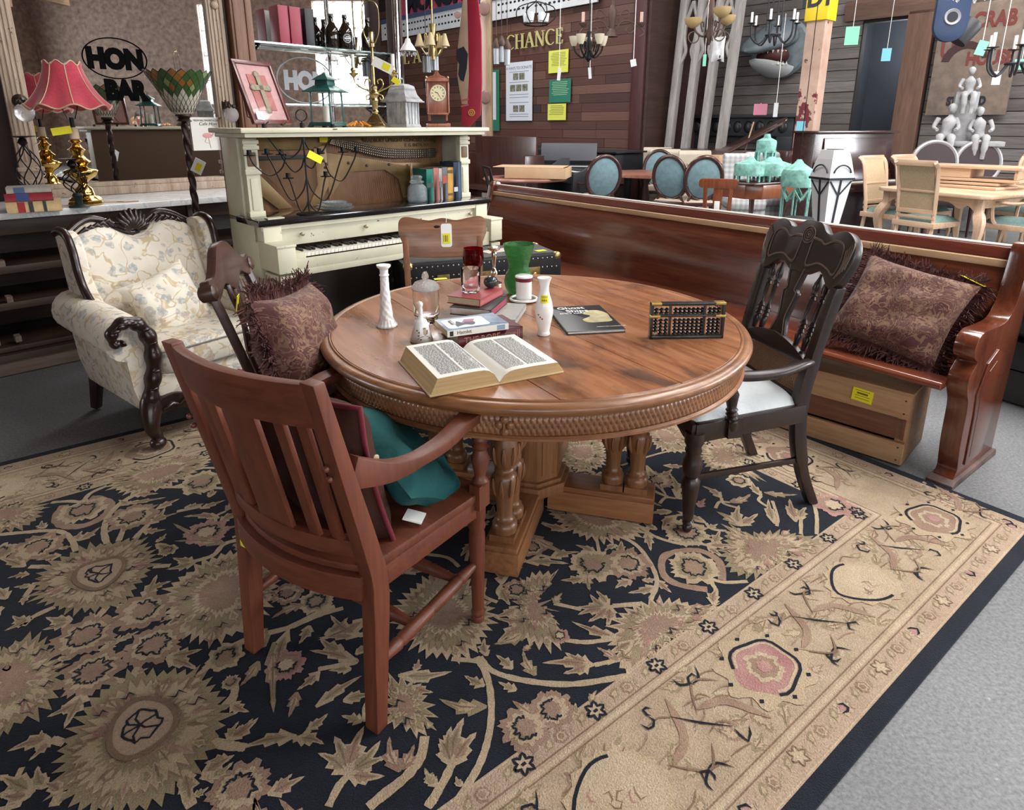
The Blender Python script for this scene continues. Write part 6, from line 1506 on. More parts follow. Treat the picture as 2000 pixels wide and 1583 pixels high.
# three stacked books
zz = ZC
for k, (h, w, d, c, dx, lab, bands) in enumerate(((.062, .26, .17, (.5, .36, .18), 0, 'tan leather book with red and black bands, bottom of the counter stack', ((-.06, .035, (.3, .02, .02)), (-.015, .022, (.03, .03, .03)), (.05, .016, (.03, .04, .03)))),
                                       (.046, .225, .16, (.22, .015, .025), -.012, 'dark red book with blue spine block, middle of the counter stack', ((-.03, .06, (.03, .05, .16)),)),
                                       (.034, .21, .15, (.3, .28, .24), -.008, 'grey book with blue band, top of the counter stack', ((-.045, .05, (.05, .09, .19)),)))):
    t = thing('bound_book', lab, 'book', (-2.8 + dx, 3.78 + dx, zz), BR - .2, 'stacked books on the counter')
    m = mat('stack_cloth_%d' % k, c, .6, var=(25, .2))
    b = MB(); b.box((0, 0, .0015), (w, d, .003)); b.box((0, 0, h - .0015), (w, d, .003)); b.box((0, -d / 2 + .002, h / 2), (w, .004, h)); b.build('cover', m, t, bevel=.001)
    b = MB(); b.box((0, .003, h / 2), (w - .012, d - .01, h - .006)); b.build('pages', mat('pages', (.55, .5, .4), .9), t)
    for x, ww, cc in bands: b = MB(); b.box((x, -d / 2 - .0006, h / 2), (ww, .001, h * .96)); b.build('spine_band', mat('spine_%d_%d_%d' % tuple(int(v * 99) for v in cc), cc, .6), t)
    zz += h + .001

# ---------------------------------------------------------------- leaded glass floor lamp
fl = thing('torchiere_floor_lamp', 'twisted dark floor lamp with leaded green and white glass bowl', 'lamp', (-2.04, 4.15, 0), 0)
BRZ = mat('bronze_twist', (.035, .02, .016), .4, metal=.5)
b = MB(); b.lathe([(.15, 0), (.15, .015), (.09, .035), (.04, .05), (.025, .09)], 28); b.build('foot', BRZ, fl, smooth=50)
def rope(u, v):
    t = 2 * PI * u; z = .08 + 1.4 * v; r = .019 + .0045 * math.cos(3 * t + z * 62)
    return (r * math.cos(t), r * math.sin(t), z)
b = MB(); b.grid(rope, 18, 240, wrapu=True); b.build('twisted_pole', BRZ, fl, smooth=80)
b = MB(); b.lathe([(.02, 1.46), (.045, 1.475), (.03, 1.49), (.05, 1.505), (.045, 1.515)], 20); b.build('cup', BRZ, fl)
GW = mat('opal_glass', (.6, .55, .45), .3, trans=.25); GG = mat('green_leaded_glass', (.05, .11, .03), .25, trans=.2); GA = mat('amber_leaded_glass', (.3, .13, .03), .25, trans=.2); GY2 = mat('pale_green_glass', (.25, .33, .12), .25, trans=.2)
def bowl(u, v):
    t = 2 * PI * u; r = .05 + .115 * v ** .8 + .05 * max(0, v - .55); z = 1.515 + .25 * v
    return Vector((r * math.cos(t), r * math.sin(t), z))
NU, NV = 22, 9
cm = MB(); rg = random.Random(6)
for j in range(NV):
    for i in range(NU):
        o_ = .5 * (j % 2); 
        q = [bowl((i + o_ + .5) / NU, max(0, (j - .5)) / NV), bowl((i + o_ + 1) / NU, (j + .5) / NV), bowl((i + o_ + .5) / NU, min(1.02, (j + 1.5) / NV)), bowl((i + o_) / NU, (j + .5) / NV)]
        c = sum(q, Vector()) / 4; q = [c + (p - c) * .93 for p in q]
        nrm = (q[1] - q[0]).cross(q[3] - q[0]).normalized() * .0018
        b = MB(); b.add([p - nrm for p in q] + [p + nrm for p in q], [(0, 3, 2, 1), (4, 5, 6, 7), (0, 1, 5, 4), (1, 2, 6, 5), (2, 3, 7, 6), (3, 0, 4, 7)])
        g = GW if j < 4 + (i % 3 == 0) else rg.choice((GG, GG, GG, GY2, GA, GG))
        b.build('glass_piece', g, fl, smooth=0)
b = MB()
for j in range(NV + 1):
    for i in range(NU):
        o_ = .5 * (j % 2)
        if j < NV:
            b.bar(bowl((i + o_) / NU, (j + .5) / NV), bowl((i + o_ + .5) / NU, min(1.02, (j + 1.5) / NV)), .0045, .0045); b.bar(bowl((i + o_ + 1) / NU, (j + .5) / NV), bowl((i + o_ + .5) / NU, min(1.02, (j + 1.5) / NV)), .0045, .0045)
b.build('lead_lines', mat('lead_came', (.012, .012, .012), .5), fl, smooth=0)
b = MB(); b.box((.06, -.02, 1.2), (.07, .003, .09), rot=(0, .5, 0)); o = b.build('price_tag', PAPER, fl); b = MB(); b.box((.062, -.0225, 1.195), (.035, .001, .05), rot=(0, .5, 0)); b.build('sticker', YEL, o)
# ---------------------------------------------------------------- things on the table
TZ = .7625
WHT = mat('white_porcelain', (.8, .8, .79), .18, coat=.3)
MLK = mat('milk_glass', (.8, .8, .8), .15, coat=.4)
TGL = mat('thin_glass', (.97, .98, .98), .01, trans=1, ior=1.25)
def closed_book(name, lab, corner, ang, w, d, t, c, page=(.62, .56, .45), z=TZ, grp=None, spine='front', soft=False, over=.004):
    """book lying flat; corner = near left corner, spine along local x (front) or along y (right)"""
    o = thing(name, lab, 'book', (corner[0], corner[1], z), ang, grp)
    m = mat('cover_%s' % name, c, .45, var=(30, .12)) if not hasattr(c, 'node_tree') else c
    e = .0025 if not soft else .001
    b = MB(); b.box((w / 2, d / 2, e / 2), (w, d, e)); b.box((w / 2, d / 2, t - e / 2), (w, d, e))
    if spine == 'front': b.box((w / 2, e / 2, t / 2), (w, e, t))
    elif spine == 'right': b.box((w - e / 2, d / 2, t / 2), (e, d, t))
    else: b.box((e / 2, d / 2, t / 2), (e, d, t))
    b.build('cover', m, o, bevel=.0008, segs=1)
    x0, x1, y0, y1 = over, w - over, over, d - over
    if spine == 'front': y0 = e
    elif spine == 'right': x1 = w - e
    else: x0 = e
    b = MB(); b.box(((x0 + x1) / 2, (y0 + y1) / 2, t / 2), (x1 - x0, y1 - y0, t - 2 * e - .0002)); b.build('pages', mat('pg_%d' % int(page[0] * 99), page, .9, var=(200, .15)), o)
    return o
FX = lambda x, y, z: Matrix(((1, 0, 0, x), (0, 0, -1, y), (0, 1, 0, z), (0, 0, 0, 1)))     # lettering on a front spine
# THE ROBE, and Hamlet on top of it
INKW = mat('spine_print_tan', (.42, .22, .17), .6)
rb = closed_book('red_novel', 'dark red hardback THE ROBE lying under the blue paperback', (-.172, 1.945), math.atan2(.445, .895), .232, .16, .038, (.1, .01, .018), spine='front')
text('lettering', 'THE ROBE', .028, INKW, rb, FX(.02, -.0004, .01), bold=.0004, depth=.0004)
text('lettering', 'Lloyd C. Douglas', .0115, INKW, rb, FX(.135, -.0004, .016), depth=.0004)
b = MB(); b.box((.213, -.0004, .019), (.002, .0005, .024)); b.box((.219, -.0004, .019), (.002, .0005, .024)); b.build('spine_rule', INKW, rb)
BLU = mat('blue_cover_art', (.07, .1, .16), .35, var=(16, .6), c2=(.3, .38, .48))
hm = closed_book('blue_paperback', 'blue and white paperback Hamlet on top of the dark red novel', (-.205, 1.93), math.atan2(.41, .91), .212, .135, .021, BLU, page=(.6, .47, .3), z=TZ + .039, soft=True, spine='front', over=.001)
b = MB(); b.box((.106, -.0007, .0105), (.212, .0012, .021)); b.build('white_spine', mat('spine_white', (.72, .7, .64), .5), hm)
text('lettering', 'Hamlet', .017, mat('ink_black', (.02, .02, .02), .6), hm, FX(.032, -.0016, .006), depth=.0004)
b = MB(); b.box((.014, -.0016, .0105), (.012, .0006, .016)); b.build('spine_mark', mat('ink_black', (.02, .02, .02), .6), hm)
b = MB(); b.box((.185, -.0016, .0105), (.028, .0006, .017)); b.build('spine_mark', mat('mark_blue', (.25, .32, .4), .6), hm)
b = MB(); b.prism(rrect(.145, .1, .014), .0212, .0217, T(.085, .066, 0)); pn_ = b.build('cover_panel', mat('panel_white', (.74, .75, .76), .5), hm)
b = MB()
b.prism(bez([(.045, .03), (.075, .04), (.1, .03), (.115, .055), (.1, .075), (.075, .065), (.06, .085), (.05, .06)], 4, True), .0218, .0221); b.build('cover_figure', mat('figure_grey', (.1, .11, .14), .6), pn_)
b = MB(); b.prism([(.075, .07), (.11, .06), (.125, .09), (.09, .095)], .0219, .0223); b.build('cover_figure', mat('figure_rose', (.4, .16, .26), .6), pn_)
text('lettering', 'Hamlet', .018, mat('ink_black', (.02, .02, .02), .6), pn_, T(.033, .105, .0218) @ RZ(-PI / 2), depth=.0004, italic=.2)
b = MB(); b.box((.046, .066, .0219), (.0015, .09, .0003)); b.build('cover_rule', mat('figure_grey', (.1, .11, .14), .6), pn_)
# the three-book stack behind
closed_book('grey_paperback', 'grey paperback at the bottom of the three book stack', (-.135, 2.2), math.atan2(-.2, .98), .15, .215, .024, (.32, .31, .29), page=(.66, .64, .58), soft=True, spine='right')
bk2 = closed_book('black_hardback', 'black hardback with white page edges in the middle of the stack', (-.227, 2.235), math.atan2(-.29, .96), .157, .2, .029, (.03, .028, .028), page=(.74, .72, .68), z=TZ + .025, spine='right')
b = MB(); b.box((.1572, .1, .0145), (.0006, .17, .02)); b.build('spine_label', mat('label_rose', (.3, .04, .07), .6), bk2)
closed_book('red_cloth_book', 'faded red clothbound book on top of the stack under the tumbler', (-.241, 2.282), math.atan2(-.41, .91), .138, .192, .028, (.28, .04, .045), page=(.6, .42, .3), z=TZ + .055, spine='right')
ZB = TZ + .0835
gl_ = thing('glass_tumbler', 'clear glass tumbler standing on the red clothbound book', 'glass', (-.155, 2.335, ZB), 0)
b = MB(); b.lathe([(0, .002), (.03, 0), (.034, .004), (.0355, .02), (.038, .092), (.0365, .093), (.034, .024), (.03, .02), (0, .018)], 32, flute=(.001, .018, 8, .05)); b.build('body', TGL, gl_, smooth=60)
b = MB(); b.ball((0, 0, 0), (.028, .028, .024), 20, 12); o = b.build('polished_stone', mat('dark_polished_stone', (.035, .04, .045), .12, var=(20, .7))); put(o, (-.082, 2.40, ZB + .024)); tag(o, 'dark polished round stone on the red book beside the tumbler', 'stone')
# ruby goblet
gb = thing('ruby_goblet', 'ruby red glass goblet with clear stem at the back of the table', 'glass', (-.17, 2.76, TZ), 0)
b = MB(); b.lathe([(.01, .072), (.028, .08), (.042, .1), (.047, .13), (.043, .172), (.0415, .172), (.045, .13), (.039, .102), (.02, .085), (0, .082)], 36); b.build('bowl', mat('ruby_glass', (.36, .005, .015), .02, trans=.95, ior=1.3), gb, smooth=70)
b = MB(); b.lathe([(0, .001), (.036, 0), (.036, .004), (.008, .01), (.006, .03), (.01, .045), (.006, .06), (.009, .073), (0, .073)], 28); b.build('stem', TGL, gb, smooth=60)
# silver candlestick
b = MB(); b.lathe([(0, 0), (.036, 0), (.036, .006), (.02, .014), (.008, .02), (.008, .03), (.015, .045), (.017, .055), (.008, .068), (.006, .08), (.008, .1), (.012, .125), (.014, .14), (.01, .148), (.026, .158), (.03, .168), (.024, .169), (.01, .16), (0, .16)], 28)
tag(put(b.build('silver_candlestick', mat('old_silver', (.7, .68, .64), .18, metal=1), smooth=60), (-.08, 2.8, TZ)), 'short silver candlestick between the ruby goblet and the green vase', 'candlestick')
# green crinkled vase
b = MB(); pr = [(.03, 0), (.045, .003), (.058, .03), (.062, .055), (.055, .085), (.044, .105), (.042, .12), (.05, .15), (.062, .19), (.066, .212)]
pr += [(r - .003, z) for r, z in pr[::-1] if z > .01] + [(0, .012)]
b.lathe(pr, 40); tag(put(b.build('green_vase', mat('green_crackle_glass', (.12, .5, .16), .05, trans=.88, ior=1.35, bmp=(38, 1.0, .02)), smooth=70), (.028, 2.64, TZ)), 'crinkled green glass vase with a waist at the back of the table', 'vase')
# mug on a dish
ms = thing('saucer', 'small brown dish with white rim beneath the white cup', 'dish', (.048, 2.52, TZ), 0)
b = MB(); b.lathe([(0, .002), (.04, 0), (.046, .004), (.05, .008)], 32); b.build('well', mat('brown_glaze', (.14, .09, .07), .3), ms, smooth=60)
b = MB(); b.tube([(.054 * math.cos(t), .054 * math.sin(t), .008) for t in [2 * PI * k / 40 for k in range(40)]], .0055, 8, closed=True); b.build('rim', WHT, ms)
mg = thing('white_cup', 'white cylindrical cup with maroon rim band', 'cup', (.048, 2.52, TZ + .005), 0)
b = MB(); b.lathe([(0, 0), (.031, 0), (.032, .003), (.033, .075), (.033, .08), (0, .08)], 32); b.build('body', WHT, mg, smooth=60)
b = MB(); b.lathe([(.0355, .078), (.0358, .093), (0, .0935)], 32); b.build('band', mat('maroon_glaze', (.15, .012, .025), .25), mg, smooth=60)
b = MB(); b.lathe([(.0358, .093), (.036, .098), (.033, .1), (0, .1)], 32); b.build('lid_top', WHT, mg, smooth=60)
# tall milk glass bud vase
b = MB()
def bud(u, v):
    z = .222 * v
    pr = [(0, .036), (.02, .038), (.06, .031), (.12, .026), (.3, .02), (.6, .016), (.82, .014), (.83, .0175), (.845, .0175), (.855, .014), (.93, .015), (.97, .024), (1, .025)]
    for i in range(len(pr) - 1):
        if pr[i][0] <= v <= pr[i + 1][0]:
            k = (v - pr[i][0]) / (pr[i + 1][0] - pr[i][0]); r = pr[i][1] * (1 - k) + pr[i + 1][1] * k; break
    t = 2 * PI * u
    if v < .12: r *= 1 + .03 * math.cos(16 * t)
    elif v < .8: r *= 1 + .05 * math.cos(6 * t + 14 * v) * math.cos(40 * v)
    return (r * math.cos(t), r * math.sin(t), z)
b.grid(bud, 64, 80, wrapu=True); b.lathe([(0, .215), (.0245, .221)], 24, caps=False); b.lathe([(0, .001), (.036, .0)], 24, caps=False)
tag(put(b.build('milk_glass_vase', MLK, smooth=70), (-.445, 2.175, TZ)), 'tall slender white milk glass bud vase at the left of the table', 'vase')
# covered candy jar
cj = thing('candy_jar', 'clear glass jar with domed beaded lid beside the owl bell', 'jar', (-.31, 2.23, TZ), 0)
b = MB(); b.lathe([(0, .003), (.04, 0), (.042, .012), (.038, .02), (.0465, .028), (.0475, .1), (.046, .122), (.0445, .122), (.0455, .1), (.0445, .032), (.03, .026), (0, .026)], 36); b.build('body', TGL, cj, smooth=60)
b = MB(); b.lathe([(.05, .122), (.051, .13), (.04, .146), (.02, .154), (.009, .157), (.013, .166), (.012, .175), (.006, .185), (0, .187)], 32); b.lathe([(.045, .124), (.035, .142), (0, .15)], 32, caps=False)
b.build('lid', mat('beaded_glass', (.97, .97, .98), .05, trans=.9, ior=1.3, bmp=(120, 1.0, .01)), cj, smooth=60)
# porcelain bell with an owl
bl = thing('porcelain_bell', 'white porcelain hand bell painted with an owl on a branch', 'bell', (-.3, 2.015, TZ), 0)
b = MB(); b.lathe([(.0365, 0), (.0385, .004), (.034, .018), (.0275, .04), (.0245, .058), (.018, .072), (.009, .079), (.0065, .09), (.0075, .105), (.006, .115), (.009, .122), (.009, .128), (.005, .133), (0, .134)], 36); b.build('body', WHT, bl, smooth=60)
def on_bell(x, z, lift=.0006):
    r = .0385 - .0155 * min(1, z / .058) + lift
    a = -PI / 2 + .42 + x / r
    return (r * math.cos(a), r * math.sin(a), z)
b = MB()
for x, z, rx, rz_ in ((.006, .036, .007, .011), (.004, .048, .0055, .005)): b.add([on_bell(x, z, .0012)] + [on_bell(x + rx * math.cos(t), z + rz_ * math.sin(t)) for t in [2 * PI * k / 14 for k in range(14)]], [(0, 1 + k, 1 + (k + 1) % 14) for k in range(14)])
b.build('owl', mat('owl_tan', (.5, .4, .3), .5), bl)
b = MB()
for dx in (-.0022, .0028): b.tube([on_bell(.004 + dx + .0018 * math.cos(t), .049 + .0018 * math.sin(t), .0016) for t in [2 * PI * k / 10 for k in range(10)]], .0005, 4, closed=True)
b.tube([on_bell(-.022, .016, .001), on_bell(-.006, .024, .001), on_bell(.016, .022, .001)], .0009, 5); b.tube([on_bell(.011, .03, .001), on_bell(.014, .042, .001)], .0016, 5); b.build('branch', mat('owl_brown', (.13, .075, .04), .5), bl)
b = MB()
for x, z in ((-.018, .026), (-.016, .036), (-.022, .042), (-.012, .014), (.018, .016)):
    b.add([on_bell(x - .004, z, .001), on_bell(x, z - .0025, .0012), on_bell(x + .005, z + .001, .001), on_bell(x, z + .003, .0012)], [(0, 1, 2, 3)])
b.build('leaves', mat('leaf_olive', (.12, .13, .05), .5), bl)
# white vase with hearts and a price sticker
wv = thing('heart_vase', 'white porcelain vase with tiny red hearts and yellow price sticker', 'vase', (.108, 2.075, TZ), 0)
VP = [(.0, .0), (.02, 0), (.022, .004), (.02, .012), (.019, .016), (.025, .045), (.0305, .075), (.031, .09), (.027, .115), (.0195, .14), (.0155, .158), (.0155, .17), (.019, .187), (.0245, .2), (.022, .2005), (.012, .185), (0, .18)]
b = MB(); b.lathe(VP, 36); b.build('body', WHT, wv, smooth=70)
def vr(z):
    for i in range(1, len(VP) - 3):
        if VP[i][1] <= z <= VP[i + 1][1] and VP[i + 1][1] > VP[i][1]: return VP[i][0] + (VP[i + 1][0] - VP[i][0]) * (z - VP[i][1]) / (VP[i + 1][1] - VP[i][1])
    return .02
def on_v(x, z, l=.0005): r = vr(z) + l; a = -PI / 2 - .05 + x / r; return (r * math.cos(a), r * math.sin(a), z)
b = MB(); b.grid(lambda u, v: on_v(-.004 + .028 * (u - .3), .118 + .026 * v), 10, 6); s_ = b.build('price_sticker', YEL, wv)
b = MB()
for z, n in ((.139, 7), (.1355, 5)): b.grid(lambda u, v: on_v(-.01 + .022 * u, z + .0012 * v, .0009), 8, 1)
for k, x in enumerate((-.008, -.003, .001, .0065)): b.grid(lambda u, v: on_v(x + .003 * u, .124 + .006 * v, .0009), 2, 2)
b.build('printing', YTXT, s_)
b = MB()
for x, z in ((-.02, .078), (-.013, .07), (-.006, .064)):
    pts = [(0, -.0035), (.003, 0), (.0028, .0025), (.0013, .003), (0, .0016), (-.0013, .003), (-.0028, .0025), (-.003, 0)]
    b.add([on_v(x, z, .001)] + [on_v(x + px, z + pz, .0008) for px, pz in pts], [(0, 1 + k, 1 + (k + 1) % 8) for k in range(8)])
b.build('hearts', mat('heart_red', (.35, .02, .04), .4), wv)
# picture book
gh = closed_book('picture_book', 'dark picture book Ghost Ships lying flat beside the abacus', (.188, 2.07), math.atan2(.034, .204), .207, .31, .012, mat('book_black', (.02, .02, .022), .3, var=(7, .5)), page=(.7, .7, .68), spine='left')
CW = mat('title_white', (.7, .7, .7), .5)
text('lettering', 'Ghost', .042, CW, gh, T(.03, .268, .0122), bold=.0008, depth=.0003)
text('lettering', 'Ships', .042, CW, gh, T(.055, .228, .0122), bold=.0008, depth=.0003)
text('lettering', 'EMILY CAIN', .018, CW, gh, T(.025, .206, .0122), bold=.0004, depth=.0003)
text('lettering', 'HAMILTON and SCOURGE', .009, CW, gh, T(.115, .035, .0122), depth=.0003)
FIG = mat('figurehead_sand', (.42, .36, .2), .6, var=(20, .4))
b = MB(); b.prism(bez([(.09, .13), (.13, .17), (.11, .2), (.14, .24), (.18, .235), (.2, .19), (.195, .14), (.19, .1), (.14, .09), (.1, .095)], 4, True), .0121, .0124); b.build('cover_picture', FIG, gh)
# abacus
ab = thing('abacus', 'black Chinese abacus with brass fittings standing on its long edge', 'abacus', (.458, 2.04, TZ), math.atan2(.01, .248))
ABK = mat('abacus_black', (.012, .011, .01), .3, coat=.3)
AW, AH = .25, .124
for nm, c, d in (('frame_rail', (AW / 2, 0, .005), (AW, .024, .01)), ('frame_rail', (AW / 2, 0, AH - .005), (AW, .024, .01)), ('frame_end', (.005, 0, AH / 2), (.01, .024, AH)), ('frame_end', (AW - .005, 0, AH / 2), (.01, .024, AH)), ('crossbar', (AW / 2, 0, .078), (AW - .02, .018, .007)), ('divider', (.068, 0, AH / 2), (.008, .012, AH - .02)), ('divider', (.183, 0, AH / 2), (.008, .012, AH - .02))):
    b = MB(); b.box(c, d); b.build(nm, ABK, ab, bevel=.002)
for x, z in ((.018, .121), (AW - .018, .121), (.015, .078), (AW - .015, .078)):
    b = MB(); b.box((x, -.001, z), (.034, .026, .008)); b.build('brass_fitting', mat('fitting_brass', (.55, .38, .12), .3, metal=.8), ab, bevel=.001)
BD = MB(); BD.lathe([(.003, -.0055), (.008, -.002), (.008, .002), (.003, .0055)], 12); bd0 = None
ROD = MB(); ROD.tube([(0, 0, .008), (0, 0, AH - .008)], .0015, 6); rod0 = None
rx = [.02, .037, .054] + [.085 + .0148 * k for k in range(7)] + [.2, .2145, .229]
for i, x in enumerate(rx):
    if rod0 is None: rod0 = ROD.build('rod', mat('bamboo_rod', (.5, .36, .24), .5), ab); rod0.location = (x, 0, 0)
    else: piece(rod0, ab, T(x, 0, 0))
    for z in [.0165 + .0115 * k + (.009 if i == 0 else 0) for k in range(5)] + [.0885, .1]:
        if bd0 is None: bd0 = BD.build('bead', mat('bead_black', (.01, .01, .011), .25, coat=.4), ab, smooth=40); bd0.location = (x, 0, z)
        else: piece(bd0, ab, T(x, 0, z))
# open old book
ob = thing('open_book', 'large old book lying open with yellowed page edges', 'book', (-.035, 1.645, TZ), math.atan2(.173, .358))
def page_side(s, hw, th, rise):
    n = 12; top = []
    for k in range(n + 1):
        t = k / n; x = hw * t
        z = th * (1 - (1 - min(1, t * 3.2)) ** 3) * (1 - .0 * t) + .004 + rise * math.sin(PI * min(1, t)) * .5
        top.append((s * x, z))
    return top
DP = .285
EDG = mat('yellowed_page_edges', (.52, .35, .17), .9, var=(3, .2), bmp=(260, .5, .003), scl=(1, 1, 40)); PGM = mat('old_pages', (.72, .70, .64), .85)
OCV = mat('tan_buckram', (.5, .36, .19), .7)
b = MB(); b.box((-.1, DP / 2, .002), (.205, DP + .012, .004)); b.box((.1, DP / 2, .002), (.205, DP + .012, .004)); b.build('cover', OCV, ob, bevel=.001)
for s, hw, th in ((-1, .178, .042), (1, .185, .028)):
    tp = page_side(s, hw, th, .004); lean = .02
    tp = tp + [(s * (hw + lean), .0042)]
    poly = tp + [(0, .0042)]
    b = MB(); b.prism([(x, z) for x, z in poly], 0, DP, Matrix(((1, 0, 0, 0), (0, 0, 1, 0), (0, 1, 0, 0), (0, 0, 0, 1)))); b.build('page_block', EDG, ob, smooth=30)
    b = MB(); tt = tp[:-1]; L = len(tt)
    b.add([(x, -.0004, z + .0006) for x, z in tt] + [(x, DP + .0004, z + .0006) for x, z in tt], [((k, k + 1, L + k + 1, L + k) if s > 0 else (L + k, L + k + 1, k + 1, k)) for k in range(L - 1)]); pg = b.build('open_page', PGM, ob, smooth=60)
    # two columns of fine print, following the curve of the page
    def zt(x):
        for k in range(L - 1):
            if abs(tt[k][0]) <= abs(x) <= abs(tt[k + 1][0]): f = (abs(x) - abs(tt[k][0])) / (abs(tt[k + 1][0]) - abs(tt[k][0])); return tt[k][1] * (1 - f) + tt[k + 1][1] * f
        return tt[-1][1]
    b = MB(); rt = random.Random(8)
    for c0, c1 in ((.03, .092), (.098, .162)):
        for r in range(62):
            y = .022 + r * .0039; x = c0
            while x < c1 - .004:
                w = min(rt.uniform(.004, .014), c1 - x)
                xa, xb = s * x, s * (x + w)
                q = [(xa, y, zt(xa) + .0012), (xb, y, zt(xb) + .0012), (xb, y + .0017, zt(xb) + .0012), (xa, y + .0017, zt(xa) + .0012)]
                b.add(q, [(0, 1, 2, 3) if s > 0 else (3, 2, 1, 0)]); x += w + .0018
    o = b.build('print', mat('book_ink', (.16, .17, .19), .8), pg, smooth=0); o['kind'] = 'stuff'
# price stickers on the table top
b = MB(); b.box((0, 0, .0006), (.06, .03, .0012)); o = b.build('price_sticker', YEL); put(o, (-.332, 2.9, TZ), .3); tag(o, 'yellow price sticker stuck near the far edge of the table', 'sticker')
# ---------------------------------------------------------------- far side of the hall
def at(x, y, D):
    """the point at distance D in front of the viewer that the photograph shows at pixel (x, y)"""
    k, tt_, ct_ = 1350.4, .28104, .96271
    h = D / (k / (y - 245.0) - tt_) if abs(y - 245) > 1e-6 else 0
    c = D * ct_ + h * .27055
    return (( x - 1000) * c / 1251.5, D, 1.45 - h)
WD = (-.668, .745); WN = (-.745, -.668)         # along the plank wall, and out of it
WA = math.atan2(.745, -.668) + PI               # local x runs left to right as seen
C0 = (2.45, 12.5)
def onw(t, z, off=0): return (C0[0] + WD[0] * t + WN[0] * off, C0[1] + WD[1] * t + WN[1] * off, z)
PLK = [wood('plank_%d' % i, mul(c, .7), c, mul(c, 1.3), 'x', .8, .55) for i, c in enumerate(((.075, .03, .022), (.1, .045, .032), (.055, .022, .018), (.13, .062, .045), (.035, .02, .02), (.085, .033, .022)))]
w1 = MB(); w1.box((-5.5, .1, 3.25), (11, .16, 6.5)); w1 = struct(put(w1.build('wall_planks', mat('plank_gap', (.015, .008, .007), .9)), onw(0, 0), WA))
src = []
for m in PLK: b = MB(); b.box((0, 0, 0), (1, .03, 1)); src.append(b)
rp_ = random.Random(11); src_o = [None] * 6
def plank(par, k, M):
    if src_o[k] is None: src_o[k] = src[k].build('plank', PLK[k], par, smooth=0); src_o[k].matrix_basis = M; return
    piece(src_o[k], par, M)
for r in range(24):
    x = -.28; z = .42 + r * .172
    while x > -9.6:
        L = min(rp_.uniform(.6, 2.0), x + 9.65)
        if L < .15: break
        plank(w1, rp_.choice((0, 0, 1, 1, 2, 3, 4, 5, 5)), T(x - L / 2, .005 + rp_.uniform(-.006, .006), z) @ S(L - .008, 1, .166)); x -= L
OXB = wood('oxblood_trim', (.035, .009, .01), (.06, .015, .016), (.085, .024, .024), 'z', .7, .5)
b = MB(); b.box((-.14, -.03, 3.25), (.28, .06, 6.5)); b.build('corner_board', OXB, w1, bevel=.005)
# the return wall beside it, of dark boards, with a brown door
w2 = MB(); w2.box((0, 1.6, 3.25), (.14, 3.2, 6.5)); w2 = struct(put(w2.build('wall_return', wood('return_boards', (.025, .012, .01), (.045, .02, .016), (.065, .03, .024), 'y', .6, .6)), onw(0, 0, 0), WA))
# slate siding wall with a doorway
D0 = (3.6, 14.2)
def ons(s, z, off=0): return (D0[0] - WD[0] * s + WN[0] * off, D0[1] - WD[1] * s + WN[1] * off, z)
w3 = MB(); w3.box((1.5, .1, 3.25), (3.9, .14, 6.5)); w3.box((6.4, .1, 3.25), (4.5, .14, 6.5)); w3.box((3.8, .1, 4.8), (.72, .14, 3.4)); w3 = struct(put(w3.build('wall_siding', mat('siding_gap', (.02, .018, .018), .9)), ons(0, 0), WA))
SID = [wood('barn_board_%d' % i, mul(c, .65), c, mul(c, 1.35), 'x', .7, .8) for i, c in enumerate(((.12, .105, .1), (.15, .135, .13), (.095, .082, .078)))]
for r in range(24):
    z = .3 + r * .18
    for x0, x1 in ((-.45, 3.43), (4.55, 8.6)):
        if z > 4.4: continue
        k = rp_.randrange(3); b = MB(); b.box(((x0 + x1) / 2, .02, z), (x1 - x0, .03, .168), rot=(0, rp_.uniform(-.002, .002), 0)); b.build('siding_board', SID[k], w3)
TMB = wood('door_timber', (.07, .032, .02), (.12, .06, .038), (.17, .09, .06), 'z', .6, .7)
b = MB(); b.box((4.33, -.02, 1.6), (.38, .12, 3.2)); b.build('door_post', TMB, w3, bevel=.01)
b = MB(); b.box((4.1, -.02, 3.3), (1.9, .12, .32)); b.build('door_lintel', wood('lintel_timber', (.06, .03, .02), (.1, .052, .035), (.15, .08, .055), 'x', .6, .7), w3, bevel=.01)
b = MB(); b.box((1.7, -.005, 1.56), (2.4, .03, .15)); b.build('pale_rail', wood('pale_rail_wood', (.2, .11, .06), (.28, .17, .1), (.35, .23, .15), 'x', .6, .7), w3)
SLT = mat('slate_blue_paint', (.075, .085, .105), .6, var=(2, .1))
rm = MB(); rm.box((3.9, 1.9, 1.7), (2.6, .1, 3.4)); rm.box((5.2, 1, 1.7), (.1, 1.8, 3.4)); rm.box((2.9, 1, 1.7), (.1, 1.8, 3.4)); rm.box((4.0, 1, 3.45), (2.6, 1.9, .1))
struct(put(rm.build('wall_room', SLT), ons(0, 0), WA))
pl_ = bpy.data.lights.new('room_bulb', 'POINT'); pl_.energy = 30; pl_.shadow_soft_size = .1; po = bpy.data.objects.new('room_bulb', pl_); COL.objects.link(po); po.location = ons(3.9, 2.9, -.9)
b = MB(); b.box((0, 0, 1.05), (.75, .1, 2.1)); o = b.build('door_1', wood('brown_door', (.06, .03, .015), (.1, .05, .025), (.14, .07, .04), 'z', .6, .5)); put(o, ons(4.35, 0, -1.75), WA); struct(o)

